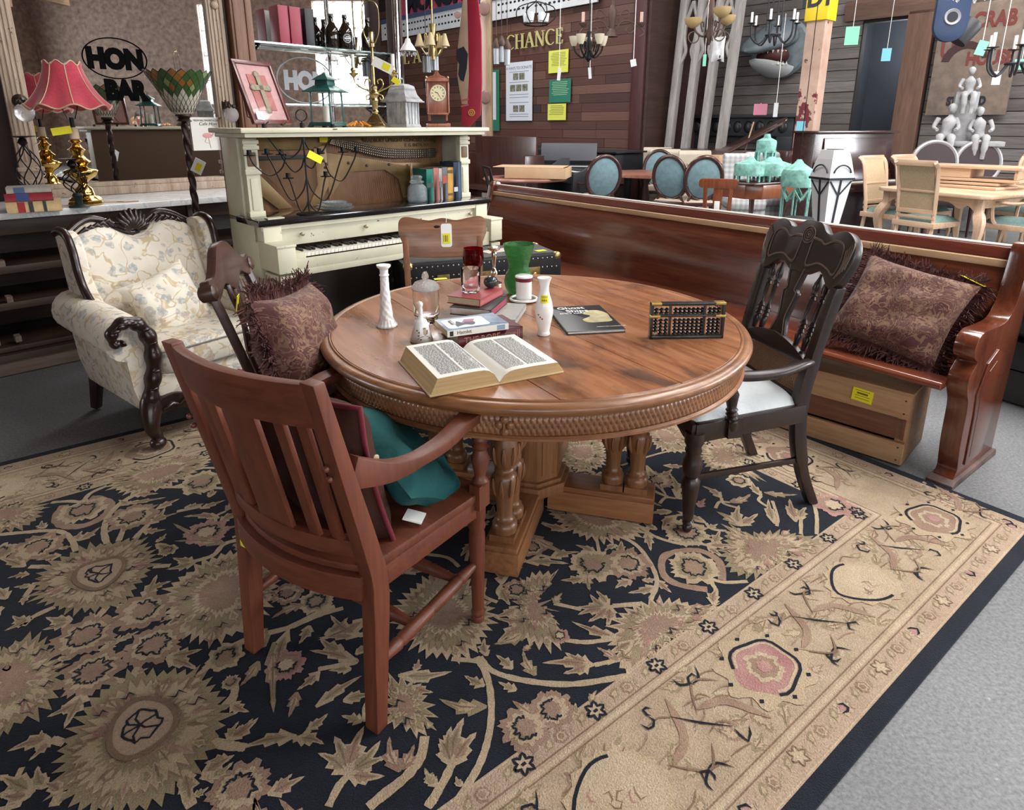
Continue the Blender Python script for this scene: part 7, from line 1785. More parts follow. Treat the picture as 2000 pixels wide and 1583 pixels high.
# ---------------------------------------------------------------- signs and papers on the plank wall
sg = thing('wall_sign', 'long white sign with blue stripe and red lettered board above the plank wall', 'sign', onw(5.0, 3.7, .12), WA)
b = MB(); b.box((.0, 0, .21), (7.8, .04, .42)); b.build('white_panel', mat('sign_white', (.55, .56, .58), .6, var=(2, .15)), sg)
b = MB(); b.box((-.3, -.03, .46), (7.2, .05, .1)); b.build('blue_stripe', mat('sign_blue', (.05, .07, .14), .6), sg)
b = MB(); b.M = T(0, .01, .5) @ RX(PI / 2); b.prism([(-3.0, 0)] + arc(-2.3, 0, .7, PI, PI / 2, 8, .75) + [(2.6, .75), (2.6, 0)], -.02, .02); b.build('red_board', mat('sign_red', (.38, .06, .1), .6), sg)
SBK = mat('sign_black', (.01, .012, .02), .5)
text('lettering', 'MONUMENT', .62, SBK, sg, T(-2.6, -.035, .56) @ MT, bold=.03, depth=.02, narrow=1.05)
b = MB()
for r, z in ((0, .3), (1, .14)):
    for k in range(56):
        if k % 9 != 8: b.ball((-3.7 + k * .132, -.022, z + .0), (.042, .006, .026), 8, 4)
o = b.build('small_print', SBK, sg); o['kind'] = 'stuff'
GLD = mat('gilt_letters', (.5, .46, .2), .4)
def serif(ch, h):
    """strokes of a roman capital: list of quads/outlines (x,z) scaled to height h"""
    s_, t_ = .13, .05
    def bar(x0, z0, x1, z1, w): 
        d = Vector((x1 - x0, z1 - z0)); n = Vector((-d.y, d.x)).normalized() * w / 2
        return [(x0 - n.x, z0 - n.y), (x1 - n.x, z1 - n.y), (x1 + n.x, z1 + n.y), (x0 + n.x, z0 + n.y)]
    ser = lambda x, z, w=.3: bar(x - w / 2, z, x + w / 2, z, t_)
    R = {'L': ([bar(.18, 0, .18, 1, s_), bar(.1, .025, .6, .025, t_), bar(.58, 0, .62, .24, t_), ser(.18, .975)], .66),
         'H': ([bar(.18, 0, .18, 1, s_), bar(.72, 0, .72, 1, s_), bar(.18, .52, .72, .52, t_)] + [ser(x, z) for x in (.18, .72) for z in (.025, .975)], .92),
         'A': ([bar(.12, 0, .45, 1, t_ * 1.3), bar(.45, 1, .78, 0, s_), bar(.25, .36, .66, .36, t_), ser(.12, .025, .26), ser(.78, .025, .3)], .92),
         'N': ([bar(.16, 0, .16, 1, t_ * 1.3), bar(.76, 0, .76, 1, t_ * 1.3), bar(.16, 1, .76, 0, s_), ser(.16, .025, .26), ser(.76, .975, .26), ser(.12, .975, .2)], .94),
         'E': ([bar(.18, 0, .18, 1, s_), bar(.1, .025, .6, .025, t_), bar(.1, .975, .58, .975, t_), bar(.18, .52, .5, .52, t_), bar(.58, 0, .62, .24, t_), bar(.57, 1, .59, .78, t_), bar(.5, .42, .5, .62, t_)], .7)}
    if ch == 'C':
        o = arc(.48, .5, .44, .75, 5.55, 20, .52); i = arc(.5, .5, .33, 5.45, .85, 20, .46)
        return [[(x * h, z * h) for x, z in o + i]], .85 * h
    st, w = R[ch]
    return [[(x * h, z * h) for x, z in q] for q in st], w * h
def gilt(word, t0, width, z, h, lab):
    o = thing('gilt_word', lab, 'lettering', onw(t0, z, .05), WA)
    tot = sum(serif(c, h)[1] for c in word if c != ' ') + .4 * h * word.count(' '); k = width / tot; x = 0
    for c in word:
        if c == ' ': x += .4 * h * k; continue
        q, w = serif(c, h); b = MB(); b.M = T(x, 0, 0) @ RX(PI / 2)
        for s in q: b.prism([(a * k, e) for a, e in s], 0, .03)
        b.build('letter', GLD, o, smooth=0); x += w * k
gilt('CHANCE', 3.79, 1.76, 3.057, .30, 'gilt roman lettering CHANCE on the plank wall')
gilt('LL A', 8.27, 1.15, 3.03, .30, 'gilt roman lettering LL A on the plank wall behind the hanging lamps')
def paper(name, lab, t, z, w, h, m, lines, lm, off=.05):
    o = thing(name, lab, 'poster', onw(t, z, off), WA); b = MB(); b.box((0, 0, 0), (w, .01, h)); b.build('sheet', m, o)
    if lines < 2: return o
    b = MB(); r = random.Random(int(z * 100))
    for k in range(lines):
        zz_ = h * .38 - k * h * .62 / lines; b.box((r.uniform(-.02, .02), -.0065, zz_), (w * r.uniform(.62, .8), .002, h * .62 / lines * .38))
    q = b.build('printed_lines', lm, o, smooth=0); q['kind'] = 'stuff'; return o
NOTE = mat('yellow_note', (.62, .64, .1), .6); GNOTE = mat('green_note', (.02, .16, .1), .6); INK = mat('grey_ink', (.12, .13, .12), .7)
paper('notice', 'upper yellow typed notice on the plank wall', 2.18, 2.72, .56, .44, NOTE, 9, mat('note_ink', (.25, .27, .06), .7))
paper('notice', 'dark green notice with pale text on the plank wall', 2.12, 2.14, .62, .46, GNOTE, 8, mat('pale_green_ink', (.25, .42, .26), .7))
paper('notice', 'lower yellow typed notice on the plank wall', 2.2, 1.72, .53, .33, NOTE, 6, mat('note_ink', (.25, .27, .06), .7))
ps = paper('donation_poster', 'tall white poster 4 WAYS TO DONATE with small photographs', 3.38, 2.17, .86, 1.24, mat('poster_white', (.6, .62, .68), .6), 1, mat('poster_ink', (.2, .22, .28), .7))
text('lettering', '4 WAYS TO DONATE', .085, mat('poster_ink', (.2, .22, .28), .7), ps, T(0, -.006, .47) @ MT, align='CENTER', depth=.003)
for z, n in ((.32, 2), (.08, 3), (-.36, 2)):
    for k in range(n): b = MB(); b.box(((k - (n - 1) / 2) * .2, -.007, z), (.17, .004, .14)); b.build('photograph', mat('photo_%d' % (k % 2), (.2, .2, .15), .5, var=(14, .8)), ps)
for z in (.42, .2, -.06, -.12, -.23, -.48, -.53): b = MB(); b.box((0, -.006, z), (.62, .002, .012)); b.build('text_line', mat('poster_ink', (.2, .22, .28), .7), ps)
ps = paper('notice_board', 'narrow white notice on green board half hidden behind the disc post', 4.3, 2.0, .5, 1.35, GNOTE, 1, INK); b = MB(); b.box((-.05, -.008, .1), (.38, .004, 1.05)); b.build('notice_sheet', mat('poster_white', (.6, .62, .68), .6), ps)

# ---------------------------------------------------------------- painted column with a yellow sign
def peel():
    m, nt, p = _new('peeling_column_paint'); v = coords(nt)
    tc = nt.nodes.new('ShaderNodeTexCoord'); sp = nt.nodes.new('ShaderNodeSeparateXYZ'); nt.links.new(tc.outputs['Object'], sp.inputs[0])
    f = noise(nt, coords(nt, (1, 1, .7)), 4.5, 7, .6)
    ad = nt.nodes.new('ShaderNodeMath'); ad.operation = 'MULTIPLY_ADD'; ad.inputs[1].default_value = -.11; nt.links.new(sp.outputs[2], ad.inputs[0]); nt.links.new(f, ad.inputs[2])
    base = ramp(nt, noise(nt, v, 3, 5, .6), [(.3, (.36, .22, .17)), (.6, (.48, .34, .26)), (.8, (.5, .42, .34))])
    c = mixc(nt, ramp(nt, ad.outputs[0], [(.38, (0, 0, 0)), (.395, (1, 1, 1))]), base, (.13, .014, .02))
    c = mixc(nt, ramp(nt, noise(nt, v, 7, 5, .65), [(.66, (0, 0, 0)), (.675, (1, 1, 1))]), c, (.09, .055, .05))
    nt.links.new(c, p.inputs['Base Color']); p.inputs['Roughness'].default_value = .7; return m
cp = at(1577, 245, 9.2)
co = thing('painted_column', 'square column with peeling pink and oxblood paint and yellow sign', 'column', (cp[0], cp[1], 0), WA)
b = MB(); b.box((0, 0, 3.25), (.25, .23, 6.5)); b.build('shaft', peel(), co, bevel=.012)
b = MB(); b.box((0, 0, 3.35), (.3, .28, 1.15)); ys_o = b.build('sign_wrap', mat('sign_yellow', (.72, .52, .01), .4), co, bevel=.01)
text('lettering', 'ID1', .27, mat('sign_black', (.01, .012, .02), .5), ys_o, T(0, -.142, 2.95) @ MT, bold=.01, align='CENTER', depth=.004)
b = MB(); b.box((-.04, -.118, 1.42), (.12, .004, .17)); b.build('blue_tag', mat('blue_card', (.18, .5, .62), .6), co)

# ---------------------------------------------------------------- hanging cards
def card(lab, x, y, D, w, h, c, tilt=0, L=1.2):
    p = at(x, y, D); o = thing('price_card', lab, 'tag', p, -.35)
    b = MB(); b.box((0, 0, 0), (w, .003, h), rot=(0, tilt, 0)); b.build('card', mat('card_%d_%d' % (int(c[0] * 99), int(c[2] * 99)), c, .6), o)
    b = MB(); b.tube([(0, 0, h / 2), (.02 * tilt, 0, h / 2 + L)], .004, 4); b.build('string', PAPER, o)
MINT = (.22, .6, .42); CYAN = (.18, .5, .65); WHC = (.62, .64, .66)
card('large mint green card hanging left of the doorway', 1664, 70, 10.5, .19, .26, MINT)
card('cyan card hanging in the dark doorway', 1731, 107, 10.8, .13, .19, CYAN)
card('mint card tilted in front of the crab house sign', 1917, 94, 8.0, .1, .16, MINT, .25)
card('white card hanging below the candle chandelier', 1946, 153, 8.0, .085, .15, WHC)
card('mint card at the right edge below the chandelier', 1994, 126, 7.5, .13, .11, MINT)
card('pink card lying on the dark piano lid', 1485, 214, 10.6, .2, .17, (.55, .2, .28), 0, .01)
card('white card on a long string left of the five-shade chandelier', 1092, 145, 9, .045, .16, WHC, .1)
card('white card under the five-shade chandelier', 1152, 143, 9, .04, .14, WHC, -.1)
card('white card hanging from the scroll chandelier', 1237, 123, 9, .075, .09, WHC, -.2)
card('white diamond tag in front of the dark mantel', 1515, 215, 9.8, .06, .2, WHC)
card('small mint card between the gothic posts', 1376, 118, 10.5, .05, .17, MINT)
# ---------------------------------------------------------------- tall gothic window frame leaning on the wall
GRW = wood('grey_oak', (.22, .2, .19), (.34, .32, .31), (.44, .42, .41), 'z', .7, .8)
gf = thing('gothic_frame', 'tall grey gothic window frame with pointed tracery', 'frame', at(1372, 245, 12.4)[:2] + (0,), WA)
for k in range(4):
    x = -.5 + .36 * k
    b = MB(); b.bar((x - .03, -.35, 0), (x + .06 * k * .3, .1, 5.6), .15, .12); b.build('mullion', GRW, gf, bevel=.02)
for k in range(3):
    x = -.32 + .36 * k
    for s in (-1, 1):
        b = MB(); b.tube([(x + s * px, -.12 + .08 * (pz - 3), pz) for px, pz in bez([(.15, 2.55), (.06, 2.75), (.11, 2.95), (.13, 3.2), (.05, 3.45), (0, 3.6)], 4)], .035, 6); b.build('tracery', GRW, gf)
# ---------------------------------------------------------------- mounted shark head
sp_ = at(1500, 112, 12.6)
sk = thing('shark_head', 'mounted grey shark head with open toothy mouth', 'sculpture', (sp_[0] + .12, sp_[1] - .15, sp_[2] + .1), WA + .15)
sk.scale = (.8, .8, .8)
SKG = mat('shark_grey', (.13, .16, .18), .4, var=(5, .35)); SKW = mat('shark_belly', (.42, .44, .45), .45)
def snout(u, v):
    t = 2 * PI * u; s = v; r = .55 * (1 - s ** 2.2) ** .6 + .02
    return (.1 - .62 * s * .75, -.75 * s, .12 - .35 * s + r * .75 * math.sin(t)) if 0 else (r * .72 * math.cos(t) - .5 * s, -.8 * s, .25 - .3 * s + r * .62 * math.sin(t) * (1 if math.sin(t) > 0 else .55))
b = MB(); b.grid(snout, 28, 14, wrapu=True); b.build('snout', SKG, sk, smooth=70)
def jaw(u, v):
    t = PI + PI * u; r = .42 * (1 - v ** 2) ** .5
    return (r * .9 * math.cos(t) - .3 * v, -.62 * v + .0, -.2 - .16 * (1 - v) + r * .55 * math.sin(t))
b = MB(); b.grid(jaw, 20, 10); b.build('lower_jaw', SKW, sk, smooth=70)
b = MB(); b.ball((-.08, -.1, -.12), (.36, .3, .22), 16, 10); b.build('mouth', mat('mouth_dark', (.06, .015, .015), .6), sk)
for k in range(9):
    a = PI * (.08 + .84 * k / 8)
    b = MB(); b.lathe([(.03, 0), (0, .08)], 6, T(-.08 + .36 * math.cos(a + PI), -.12 - .3 * abs(math.sin(a)), -.33)); b.build('tooth', mat('tooth', (.6, .58, .5), .4), sk)
    b = MB(); b.lathe([(.03, 0), (0, -.07)], 6, T(-.1 + .33 * math.cos(a + PI), -.12 - .28 * abs(math.sin(a)), -.02)); b.build('tooth', mat('tooth', (.6, .58, .5), .4), sk)
b = MB(); b.lathe([(.62, 0), (.66, .04), (.6, .1)], 24, T(0, .12, .05) @ RX(PI / 2)); b.build('mount', SKG, sk)
b = MB(); b.ball((-.3, -.25, .32), (.05, .05, .05)); b.build('eye', SBK, sk)
# ---------------------------------------------------------------- furniture beyond the pew
def flo(x, D, rz, name, lab, cat, grp=None, z=0):
    """thing whose base stands at distance D under picture column x"""
    return thing(name, lab, cat, ((x - 1000) / 1300 * (D + .15), D, z), rz, grp)
def pbx(par, name, c, d, m, bev=.004, rot=None):
    b = MB(); b.box(c, d, rot); return b.build(name, m, par, bevel=bev)
DCH = wood('dark_cherry', (.025, .008, .007), (.045, .014, .011), (.07, .024, .018), 'z', 1, .3, .3)
BLUE = mat('blue_grey_cloth', (.16, .25, .28), .9, var=(18, .2)); CREAM = mat('cream_seat_cloth', (.55, .43, .33), .85, var=(6, .1))
def oval_chair(x, D, rz, lab, side):
    t = flo(x, D, rz, 'oval_back_chair', lab, 'chair', 'oval back dining chairs')
    ov = [(.24 * math.cos(a), -.03 - .06 * math.sin(a), .76 + .29 * math.sin(a)) for a in [2 * PI * k / 32 for k in range(32)]]
    b = MB(); b.tube(ov, .028, 8, closed=True); b.build('back_ring', DCH, t, smooth=60)
    b = MB(); b.M = T(0, -.03, .76) @ RX(PI / 2 + .2); b.lathe([(0, -.03), (.2, -.022), (.225, 0), (.2, .022), (0, .03)], 32, S(1, 1.22, 1)); b.build('back_pad', BLUE, t, smooth=60)
    for s in (-1, 1):
        b = MB(); b.tube([(s * .2, -.06, 0), (s * .19, .0, .25), (s * .185, .01, .45), (s * .14, -.005, .54)], .019, 8); b.build('rear_leg', DCH, t)
        b = MB(); b.turn((s * .22, .43, 0), (s * .22, .42, .42), [(0, .012), (.8, .024), (1, .026)], 10); b.build('front_leg', DCH, t)
        b = MB(); b.tube(bez([(s * .2, -.03, .68), (s * .27, .12, .66), (s * .27, .26, .66), (s * .25, .28, .56), (s * .23, .25, .45)], 4), .015, 7); b.build('armrest', DCH, t)
    pbx(t, 'seat_frame', (0, .21, .42), (.48, .46, .05), DCH, .01)
    b = MB(); cushion(b, .44, .48, .46, .445, .07, 10, -.02); b.build('seat_pad', CREAM, t, smooth=80)
oval_chair(1178, 9.0, math.radians(12), 'oval back chair with pale blue back, leftmost at the far table', 1)
oval_chair(1312, 8.9, math.radians(-38), 'oval back chair turned away beside the octagonal table, dark blue back', 1)
oval_chair(1288, 10.75, math.radians(170), 'oval back chair behind the octagonal table', 1)
oval_chair(1375, 8.7, math.radians(-5), 'oval back chair with pale blue back behind the small brown chair', 1)
RT = wood('red_table_top', (.2, .075, .05), (.3, .13, .09), (.36, .17, .12), 'x', .7, .35, .2)
t = flo(1262, 9.8, .3, 'octagonal_table', 'red-brown octagonal table among the oval back chairs', 'table')
b = MB(); b.prism([(.62 * math.cos(PI / 8 + k * PI / 4), .62 * math.sin(PI / 8 + k * PI / 4)) for k in range(8)], .72, .77); b.build('top', RT, t, bevel=.008)
b = MB(); b.turn((0, 0, .05), (0, 0, .72), [(0, .1), (.2, .05), (.5, .08), (.8, .05), (1, .12)], 14); b.build('pedestal', DCH, t); pbx(t, 'base', (0, 0, .03), (.7, .7, .05), DCH)
t = flo(1026, 9.0, 0, 'round_table', 'red round pedestal table under the flat cardboard carton', 'table')
b = MB(); b.lathe([(0, .72), (.58, .72), (.6, .74), (.58, .76), (0, .76)], 40, S(.98, .8, 1)); b.build('top', RT, t, smooth=50)
b = MB(); b.turn((.1, 0, .04), (.1, 0, .72), [(0, .16), (.1, .06), (.3, .09), (.45, .05), (.7, .06), (1, .1)], 16); b.build('pedestal', DCH, t)
CARD = mat('cardboard', (.5, .33, .2), .85, var=(5, .12))
t = thing('cardboard_carton', 'flat open cardboard carton lying on the red round table', 'box', at(1052, 303, 8.9)[:2] + (.762,), -.25)
for c, d in (((0, 0, .01), (.82, .5, .012)), ((0, -.25, .075), (.82, .012, .14)), ((.41, 0, .075), (.012, .5, .14)), ((0, .25, .075), (.82, .012, .14)), ((-.1, 0, .15), (.95, .5, .008)), ): pbx(t, 'carton_panel', c, d, CARD, .002)
pbx(t, 'contents', (-.2, -.02, .07), (.4, .44, .1), mat('dark_green_cloth', (.02, .05, .04), .9))
# chair with a crossed back at the far left
t = flo(968, 8.2, math.radians(-75), 'cross_back_chair', 'black metal chair with white seat beyond the left end of the pew', 'chair')
for s in (-1, 1):
    b = MB(); b.tube([(s * .19, -.03, 0), (s * .19, 0, .45), (s * .18, -.12, .95)], .014, 6); b.build('rear_leg', IRN, t)
    b = MB(); b.tube([(s * .19, .4, 0), (s * .19, .38, .44)], .014, 6); b.build('front_leg', IRN, t)
    b = MB(); b.bar((s * .17, -.02, .52), (-s * .17, -.11, .9), .02, .01); b.build('cross_bar', IRN, t)
pbx(t, 'top_bar', (0, -.115, .94), (.38, .02, .03), IRN); b = MB(); cushion(b, .4, .42, .42, .44, .07, 8, 0); b.build('seat_pad', mat('pale_vinyl', (.5, .48, .45), .5), t, smooth=80)
# dark bench, digital pianos and consoles along the plank wall
t = flo(968, 10.7, WA + PI, 'dark_pew', 'dark wooden pew standing along the plank wall at left', 'bench'); t.rotation_euler = (0, 0, WA)
pbx(t, 'back', (0, .2, .8), (1.5, .05, .95), DCH); pbx(t, 'seat', (0, 0, .45), (1.5, .42, .05), DCH)
for s in (-1, 1): pbx(t, 'end', (s * .78, .12, .5), (.06, .4, 1.0), DCH, .02)
BKP = mat('matte_black_piano', (.018, .019, .024), .5)
def console(x, D, rz, lab, w=1.35, lid=True):
    t = flo(x, D, rz, 'digital_piano', lab, 'piano', 'digital pianos')
    pbx(t, 'body', (0, 0, .72), (w, .48, .16), BKP); pbx(t, 'kneeboard', (0, .18, .35), (w - .1, .03, .6), BKP)
    for s in (-1, 1):
        b = MB(); b.M = T(s * w / 2, 0, 0) @ RZ(PI / 2) @ RX(PI / 2); b.prism([(-.26, 0), (.24, 0), (.24, .95), (.1, .95), (-.1, .82), (-.26, .78)], -.025, .025); b.build('side', BKP, t, bevel=.005)
    pbx(t, 'white_keys', (0, -.14, .805), (w - .12, .14, .012), mat('key_white', (.6, .6, .6), .3)); pbx(t, 'black_keys', (0, -.1, .816), (w - .16, .08, .012), SBK)
    if lid: pbx(t, 'music_desk', (0, .12, 1.02), (w * .62, .015, .3), mat('desk_grey', (.07, .07, .085), .5), .004, rot=(-.35, 0, 0))
console(1116, 9.9, math.radians(-68), 'black digital piano seen end on beside the round table', 1.1, False)
console(1110, 10.9, math.radians(-8), 'black digital piano with raised grey music desk before the plank wall', 1.5)
t = flo(1150, 12.2, WA, 'black_grand', 'low black grand piano before the plank wall corner', 'piano')
pbx(t, 'case', (0, 0, .82), (1.9, .8, .3), BKP, .03); pbx(t, 'lid', (0, 0, 1.0), (2.0, .86, .03), BKP)
for x, y in ((-.8, -.3), (.8, -.3), (.7, .3)): b = MB(); b.turn((x, y, 0), (x, y, .68), [(0, .04), (.3, .06), (1, .08)], 10); b.build('leg', BKP, t)
# brown grand piano with its lid raised
t = flo(1425, 11.3, math.radians(-12), 'grand_piano', 'dark brown grand piano with slanting raised lid', 'piano')
GP = bez([(-1.05, -.4), (.6, -.5), (1.0, -.3), (.95, .15), (.4, .35), (-.3, .55), (-1.0, .5)], 4, True)
b = MB(); b.prism(GP, .7, 1.05); b.build('case', DCH, t, bevel=.01)
b = MB(); b.M = T(0, .55, 1.08) @ RZ(.06) @ RY(-.52) @ T(.0, -.55, 0); b.prism([(x * .9, y) for x, y in GP], 0, .035); b.build('lid', DCH, t, bevel=.006)
b = MB(); b.M = T(0, .55, 1.08) @ RZ(.06) @ RY(-.52) @ T(0, -.55, 0); b.bar((-.8, -.42, .045), (.7, -.42, .045), .06, .03); b.build('lid_rail', DCH, t)
for x, y in ((-.85, -.3), (.75, -.2), (-.5, .35)): b = MB(); b.turn((x, y, 0), (x, y, .7), [(0, .04), (.2, .06), (.7, .05), (1, .1)], 12); b.build('leg', DCH, t)
b = MB(); b.tube([(.2, -.3, 1.05), (.35, .1, 1.5)], .012, 6); b.build('lid_prop', TANW, t)
# black carved mantel behind it
t = thing('black_mantel', 'black carved fireplace mantel against the siding wall', 'mantel', ons(1.5, 0, .25), WA)
pbx(t, 'shelf', (0, 0, 1.62), (2.5, .4, .07), BKP, .01); pbx(t, 'frieze', (0, .05, 1.42), (2.2, .25, .34), BKP, .01)
for s in (-1, 1): pbx(t, 'jamb', (s * .95, .05, .63), (.3, .25, 1.25), BKP, .01)
for k in range(9): b = MB(); b.ball((-.9 + .225 * k, -.085, 1.42), (.09, .03, .11), 10, 6); b.build('carving', mat('carved_black', (.02, .02, .022), .35), t)
# rolled-top cream chairs
IVY = mat('ivory_upholstery', (.52, .46, .37), .85, var=(5, .15))
def roll_chair(x, D, rz, lab, m=IVY, grp='rolled back cream chairs', skirt=None):
    t = flo(x, D, rz, 'rolled_back_chair', lab, 'chair', grp)
    b = MB(); b.M = RZ(PI / 2) @ RX(PI / 2); pr = [(-.12, .35), (.0, .35), (-.02, .7), (-.06, .92)] + arc(-.13, .98, .085, .3, PI * 1.25, 8) + [(-.2, .85), (-.16, .6)]
    b.prism(pr, -.25, .25); b.build('back', m, t, bevel=.015, smooth=50)
    b = MB(); soft(b, (0, .2, .4), (.52, .5, .17), 7, 8); b.build('seat_pad', m, t, smooth=70)
    pbx(t, 'skirt', (0, .16, .17), (.5, .46, .32), skirt or m, .02)
roll_chair(1284, 11.9, math.radians(170), 'ivory rolled-back chair, furthest left of the pale row')
roll_chair(1298, 11.0, math.radians(165), 'ivory rolled-back chair just behind the oval back chairs')
roll_chair(1358, 10.4, math.radians(172), 'ivory rolled-back chair standing alone right of the octagonal table')
def plaid():
    m, nt, p = _new('plaid_cloth'); v = coords(nt, (1, 1, 1)); c = None
    for ax in ('X', 'Z'):
        w = nt.nodes.new('ShaderNodeTexWave'); w.bands_direction = ax; w.inputs['Scale'].default_value = 4.5; nt.links.new(v, w.inputs[0])
        r = ramp(nt, w.outputs[1], [(.35, (.55, .55, .53)), (.5, (.26, .27, .33)), (.75, (.5, .5, .48)), (.9, (.3, .3, .34))]); c = r if c is None else mixc(nt, .5, c, r)
    nt.links.new(c, p.inputs['Base Color']); p.inputs['Roughness'].default_value = .9; return m
PLD = plaid()
roll_chair(1452, 9.3, math.radians(176), 'plaid and tan slipper chair behind the green chandelier', PLD, 'plaid chairs')
roll_chair(1495, 9.8, math.radians(185), 'second plaid chair, right beside the painted column', PLD, 'plaid chairs')
MPL = wood('pale_maple', (.44, .27, .16), (.56, .37, .24), (.64, .46, .32), 'x', .8, .4, .15); MPZ = wood('pale_maple_upright', (.44, .27, .17), (.55, .37, .25), (.63, .46, .33), 'z', .8, .45, .1)
t = flo(1416, 10.0, .2, 'low_dresser', 'pale wooden dresser behind the oval back chairs', 'dresser')
pbx(t, 'body', (0, 0, .42), (.9, .5, .84), MPL, .008); pbx(t, 'top', (0, 0, .86), (1.0, .56, .04), MPL, .01); pbx(t, 'tray', (.1, .05, .95), (.55, .35, .12), MPL, .01)
for k in range(3): pbx(t, 'drawer', (0, -.26, .2 + .25 * k), (.8, .02, .2), MPL, .004)
# small brown chair just behind the pew
t = flo(1405, 6.9, math.radians(-20), 'small_plank_chair', 'small brown wooden chair with white tag just beyond the pew', 'chair')
pbx(t, 'seat', (0, .18, .44), (.4, .4, .03), CLW, .01)
for s in (-1, 1): b = MB(); b.bar((s * .12, 0, .45), (s * .13, -.06, .84), .04, .025); b.build('back_post', CLW, t, bevel=.004); b = MB(); b.bar((s * .17, .02, 0), (s * .15, .05, .43), .035, .035); b.build('rear_leg', CLW, t); b = MB(); b.bar((s * .17, .36, 0), (s * .15, .33, .43), .035, .035); b.build('front_leg', CLW, t)
b = MB(); b.M = T(0, -.062, .86) @ RX(PI / 2 + .12); b.prism(rrect(.4, .1, .04), -.014, .014); b.build('crest', CLW, t, bevel=.004); pbx(t, 'splat', (0, -.03, .64), (.09, .014, .38), CLW, .003, rot=(.15, 0, 0)); pbx(t, 'price_tag', (.0, -.06, .62), (.055, .004, .11), PAPER)
# console table with a verdigris chandelier on it
t = flo(1490, 7.3, .55, 'console_table', 'red-brown bow-front console table carrying the verdigris chandelier', 'table')
b = MB(); b.prism([(-.42, .2), (-.42, -.12), (-.3, -.25), (.3, -.25), (.42, -.12), (.42, .2)], .68, .83); b.build('apron', RT if 0 else CLW, t, bevel=.008); pbx(t, 'top', (0, -.01, .845), (.92, .5, .025), DCH, .008)
for s in (-1, 1): b = MB(); b.tube([(s * .3, -.12, .68), (s * .26, -.1, .4), (s * .32, -.14, 0)], [.03, .02, .03], 8); b.build('leg', DCH, t)
VRD = mat('verdigris', (.2, .43, .37), .7, var=(14, .5), bmp=(25, .4, .01))
vd = thing('verdigris_chandelier', 'pale green verdigris metal chandelier with ring drums on the console table', 'chandelier', at(1490, 346, 7.25)[:2] + (.858,), .4)
for x, y, w, z in ((-.2, 0, .2, .06), (.05, -.05, .22, .06), (.3, .12, .2, .04), (.08, .08, .13, .3)):
    b = MB(); b.lathe([(w * .8, z), (w * .82, z + .11), (w * .78, z + .13), (w * .3, z + .16), (.03, z + .2)], 16, T(x, y, 0)); b.build('drum', VRD, vd, smooth=35)
    for k in range(8): b = MB(); a = k * PI / 4; b.bar((x + w * .76 * math.cos(a), y + w * .76 * math.sin(a), z - .06 if z < .2 else z - .1), (x + w * .76 * math.cos(a), y + w * .76 * math.sin(a), z + .02), .02, .02); b.build('crest_leaf', VRD, vd)
b = MB(); b.turn((.08, .05, 0), (.08, .05, .32), [(0, .1), (.1, .03), (.6, .03), (1, .06)], 12); b.build('stem', VRD, vd)
t = flo(1557, 6.6, 0, 'verdigris_basket', 'hanging verdigris lamp ring with cast garlands above the chrome bin', 'lamp', z=.52)
b = MB(); b.lathe([(.15, .33), (.155, .46), (.14, .5), (.05, .56), (.02, .6)], 16); b.build('drum', VRD, t, smooth=35); b = MB(); b.tube([(0, 0, .6), (0, 0, 6.0)], .004, 5); b.build('chain', IRN, t)
for k in range(6): b = MB(); a = k * PI / 3; b.tube([(.14 * math.cos(a), .14 * math.sin(a), .35), (.14 * math.cos(a), .14 * math.sin(a), .0)], .009, 5); b.tube([(.14 * math.cos(a), .14 * math.sin(a), .3), (.12 * math.cos(a + .5), .12 * math.sin(a + .5), .2), (.14 * math.cos(a + 1), .14 * math.sin(a + 1), .3)], [.012, .02, .012], 6); b.build('garland', VRD, t)
CHR = mat('chrome_steel', (.62, .62, .64), .12, metal=1)
t = flo(1567, 5.75, 0, 'step_bin', 'round chrome waste bin with black lid behind the pew', 'bin')
b = MB(); b.lathe([(0, 0), (.13, 0), (.135, .02), (.14, .6), (0, .6)], 28); b.build('body', CHR, t, smooth=50); b = MB(); b.lathe([(.143, .6), (.145, .63), (.12, .655), (0, .66)], 28); b.build('lid', BKP, t, smooth=50)
# white lantern standing upside down
t = flo(1622, 5.9, .25, 'street_lantern', 'tall white tapering street lantern with black bars', 'lantern', z=.0)
t.scale = (1, 1, 1.0); LW = mat('lantern_white', (.66, .67, .68), .45)
b = MB(); frus(b, .1, .3, .24, .98); b.build('glass_body', LW, t); b = MB(); frus(b, .27, .98, .27, 1.0); b.build('band', SBK, t); b = MB(); frus(b, .26, 1.0, .2, 1.16); frus(b, .2, 1.16, .16, 1.24); b.build('cap', LW, t); b = MB(); frus(b, .1, 1.24, .1, 1.246); b.build('vent', DCH, t); pbx(t, 'stand', (0, 0, .15), (.12, .12, .3), LW)
for k in range(4):
    b = MB(); b.M = RZ(k * PI / 2); b.bar((.0, -.052, .3), (0, -.121, .98), .02, .008, up=(0, 1, 0))
    for s in (-1, 1): b.bar((0, -.107, .84), (s * .11, -.121, .97), .012, .008, up=(0, 1, 0))
    b.tube([(x, -.128 + .0 * x, 1.03 + z) for x, z in arc(0, 0, .09, .15, PI - .15, 10, .08)], .007, 5); b.build('black_bar', SBK, t)
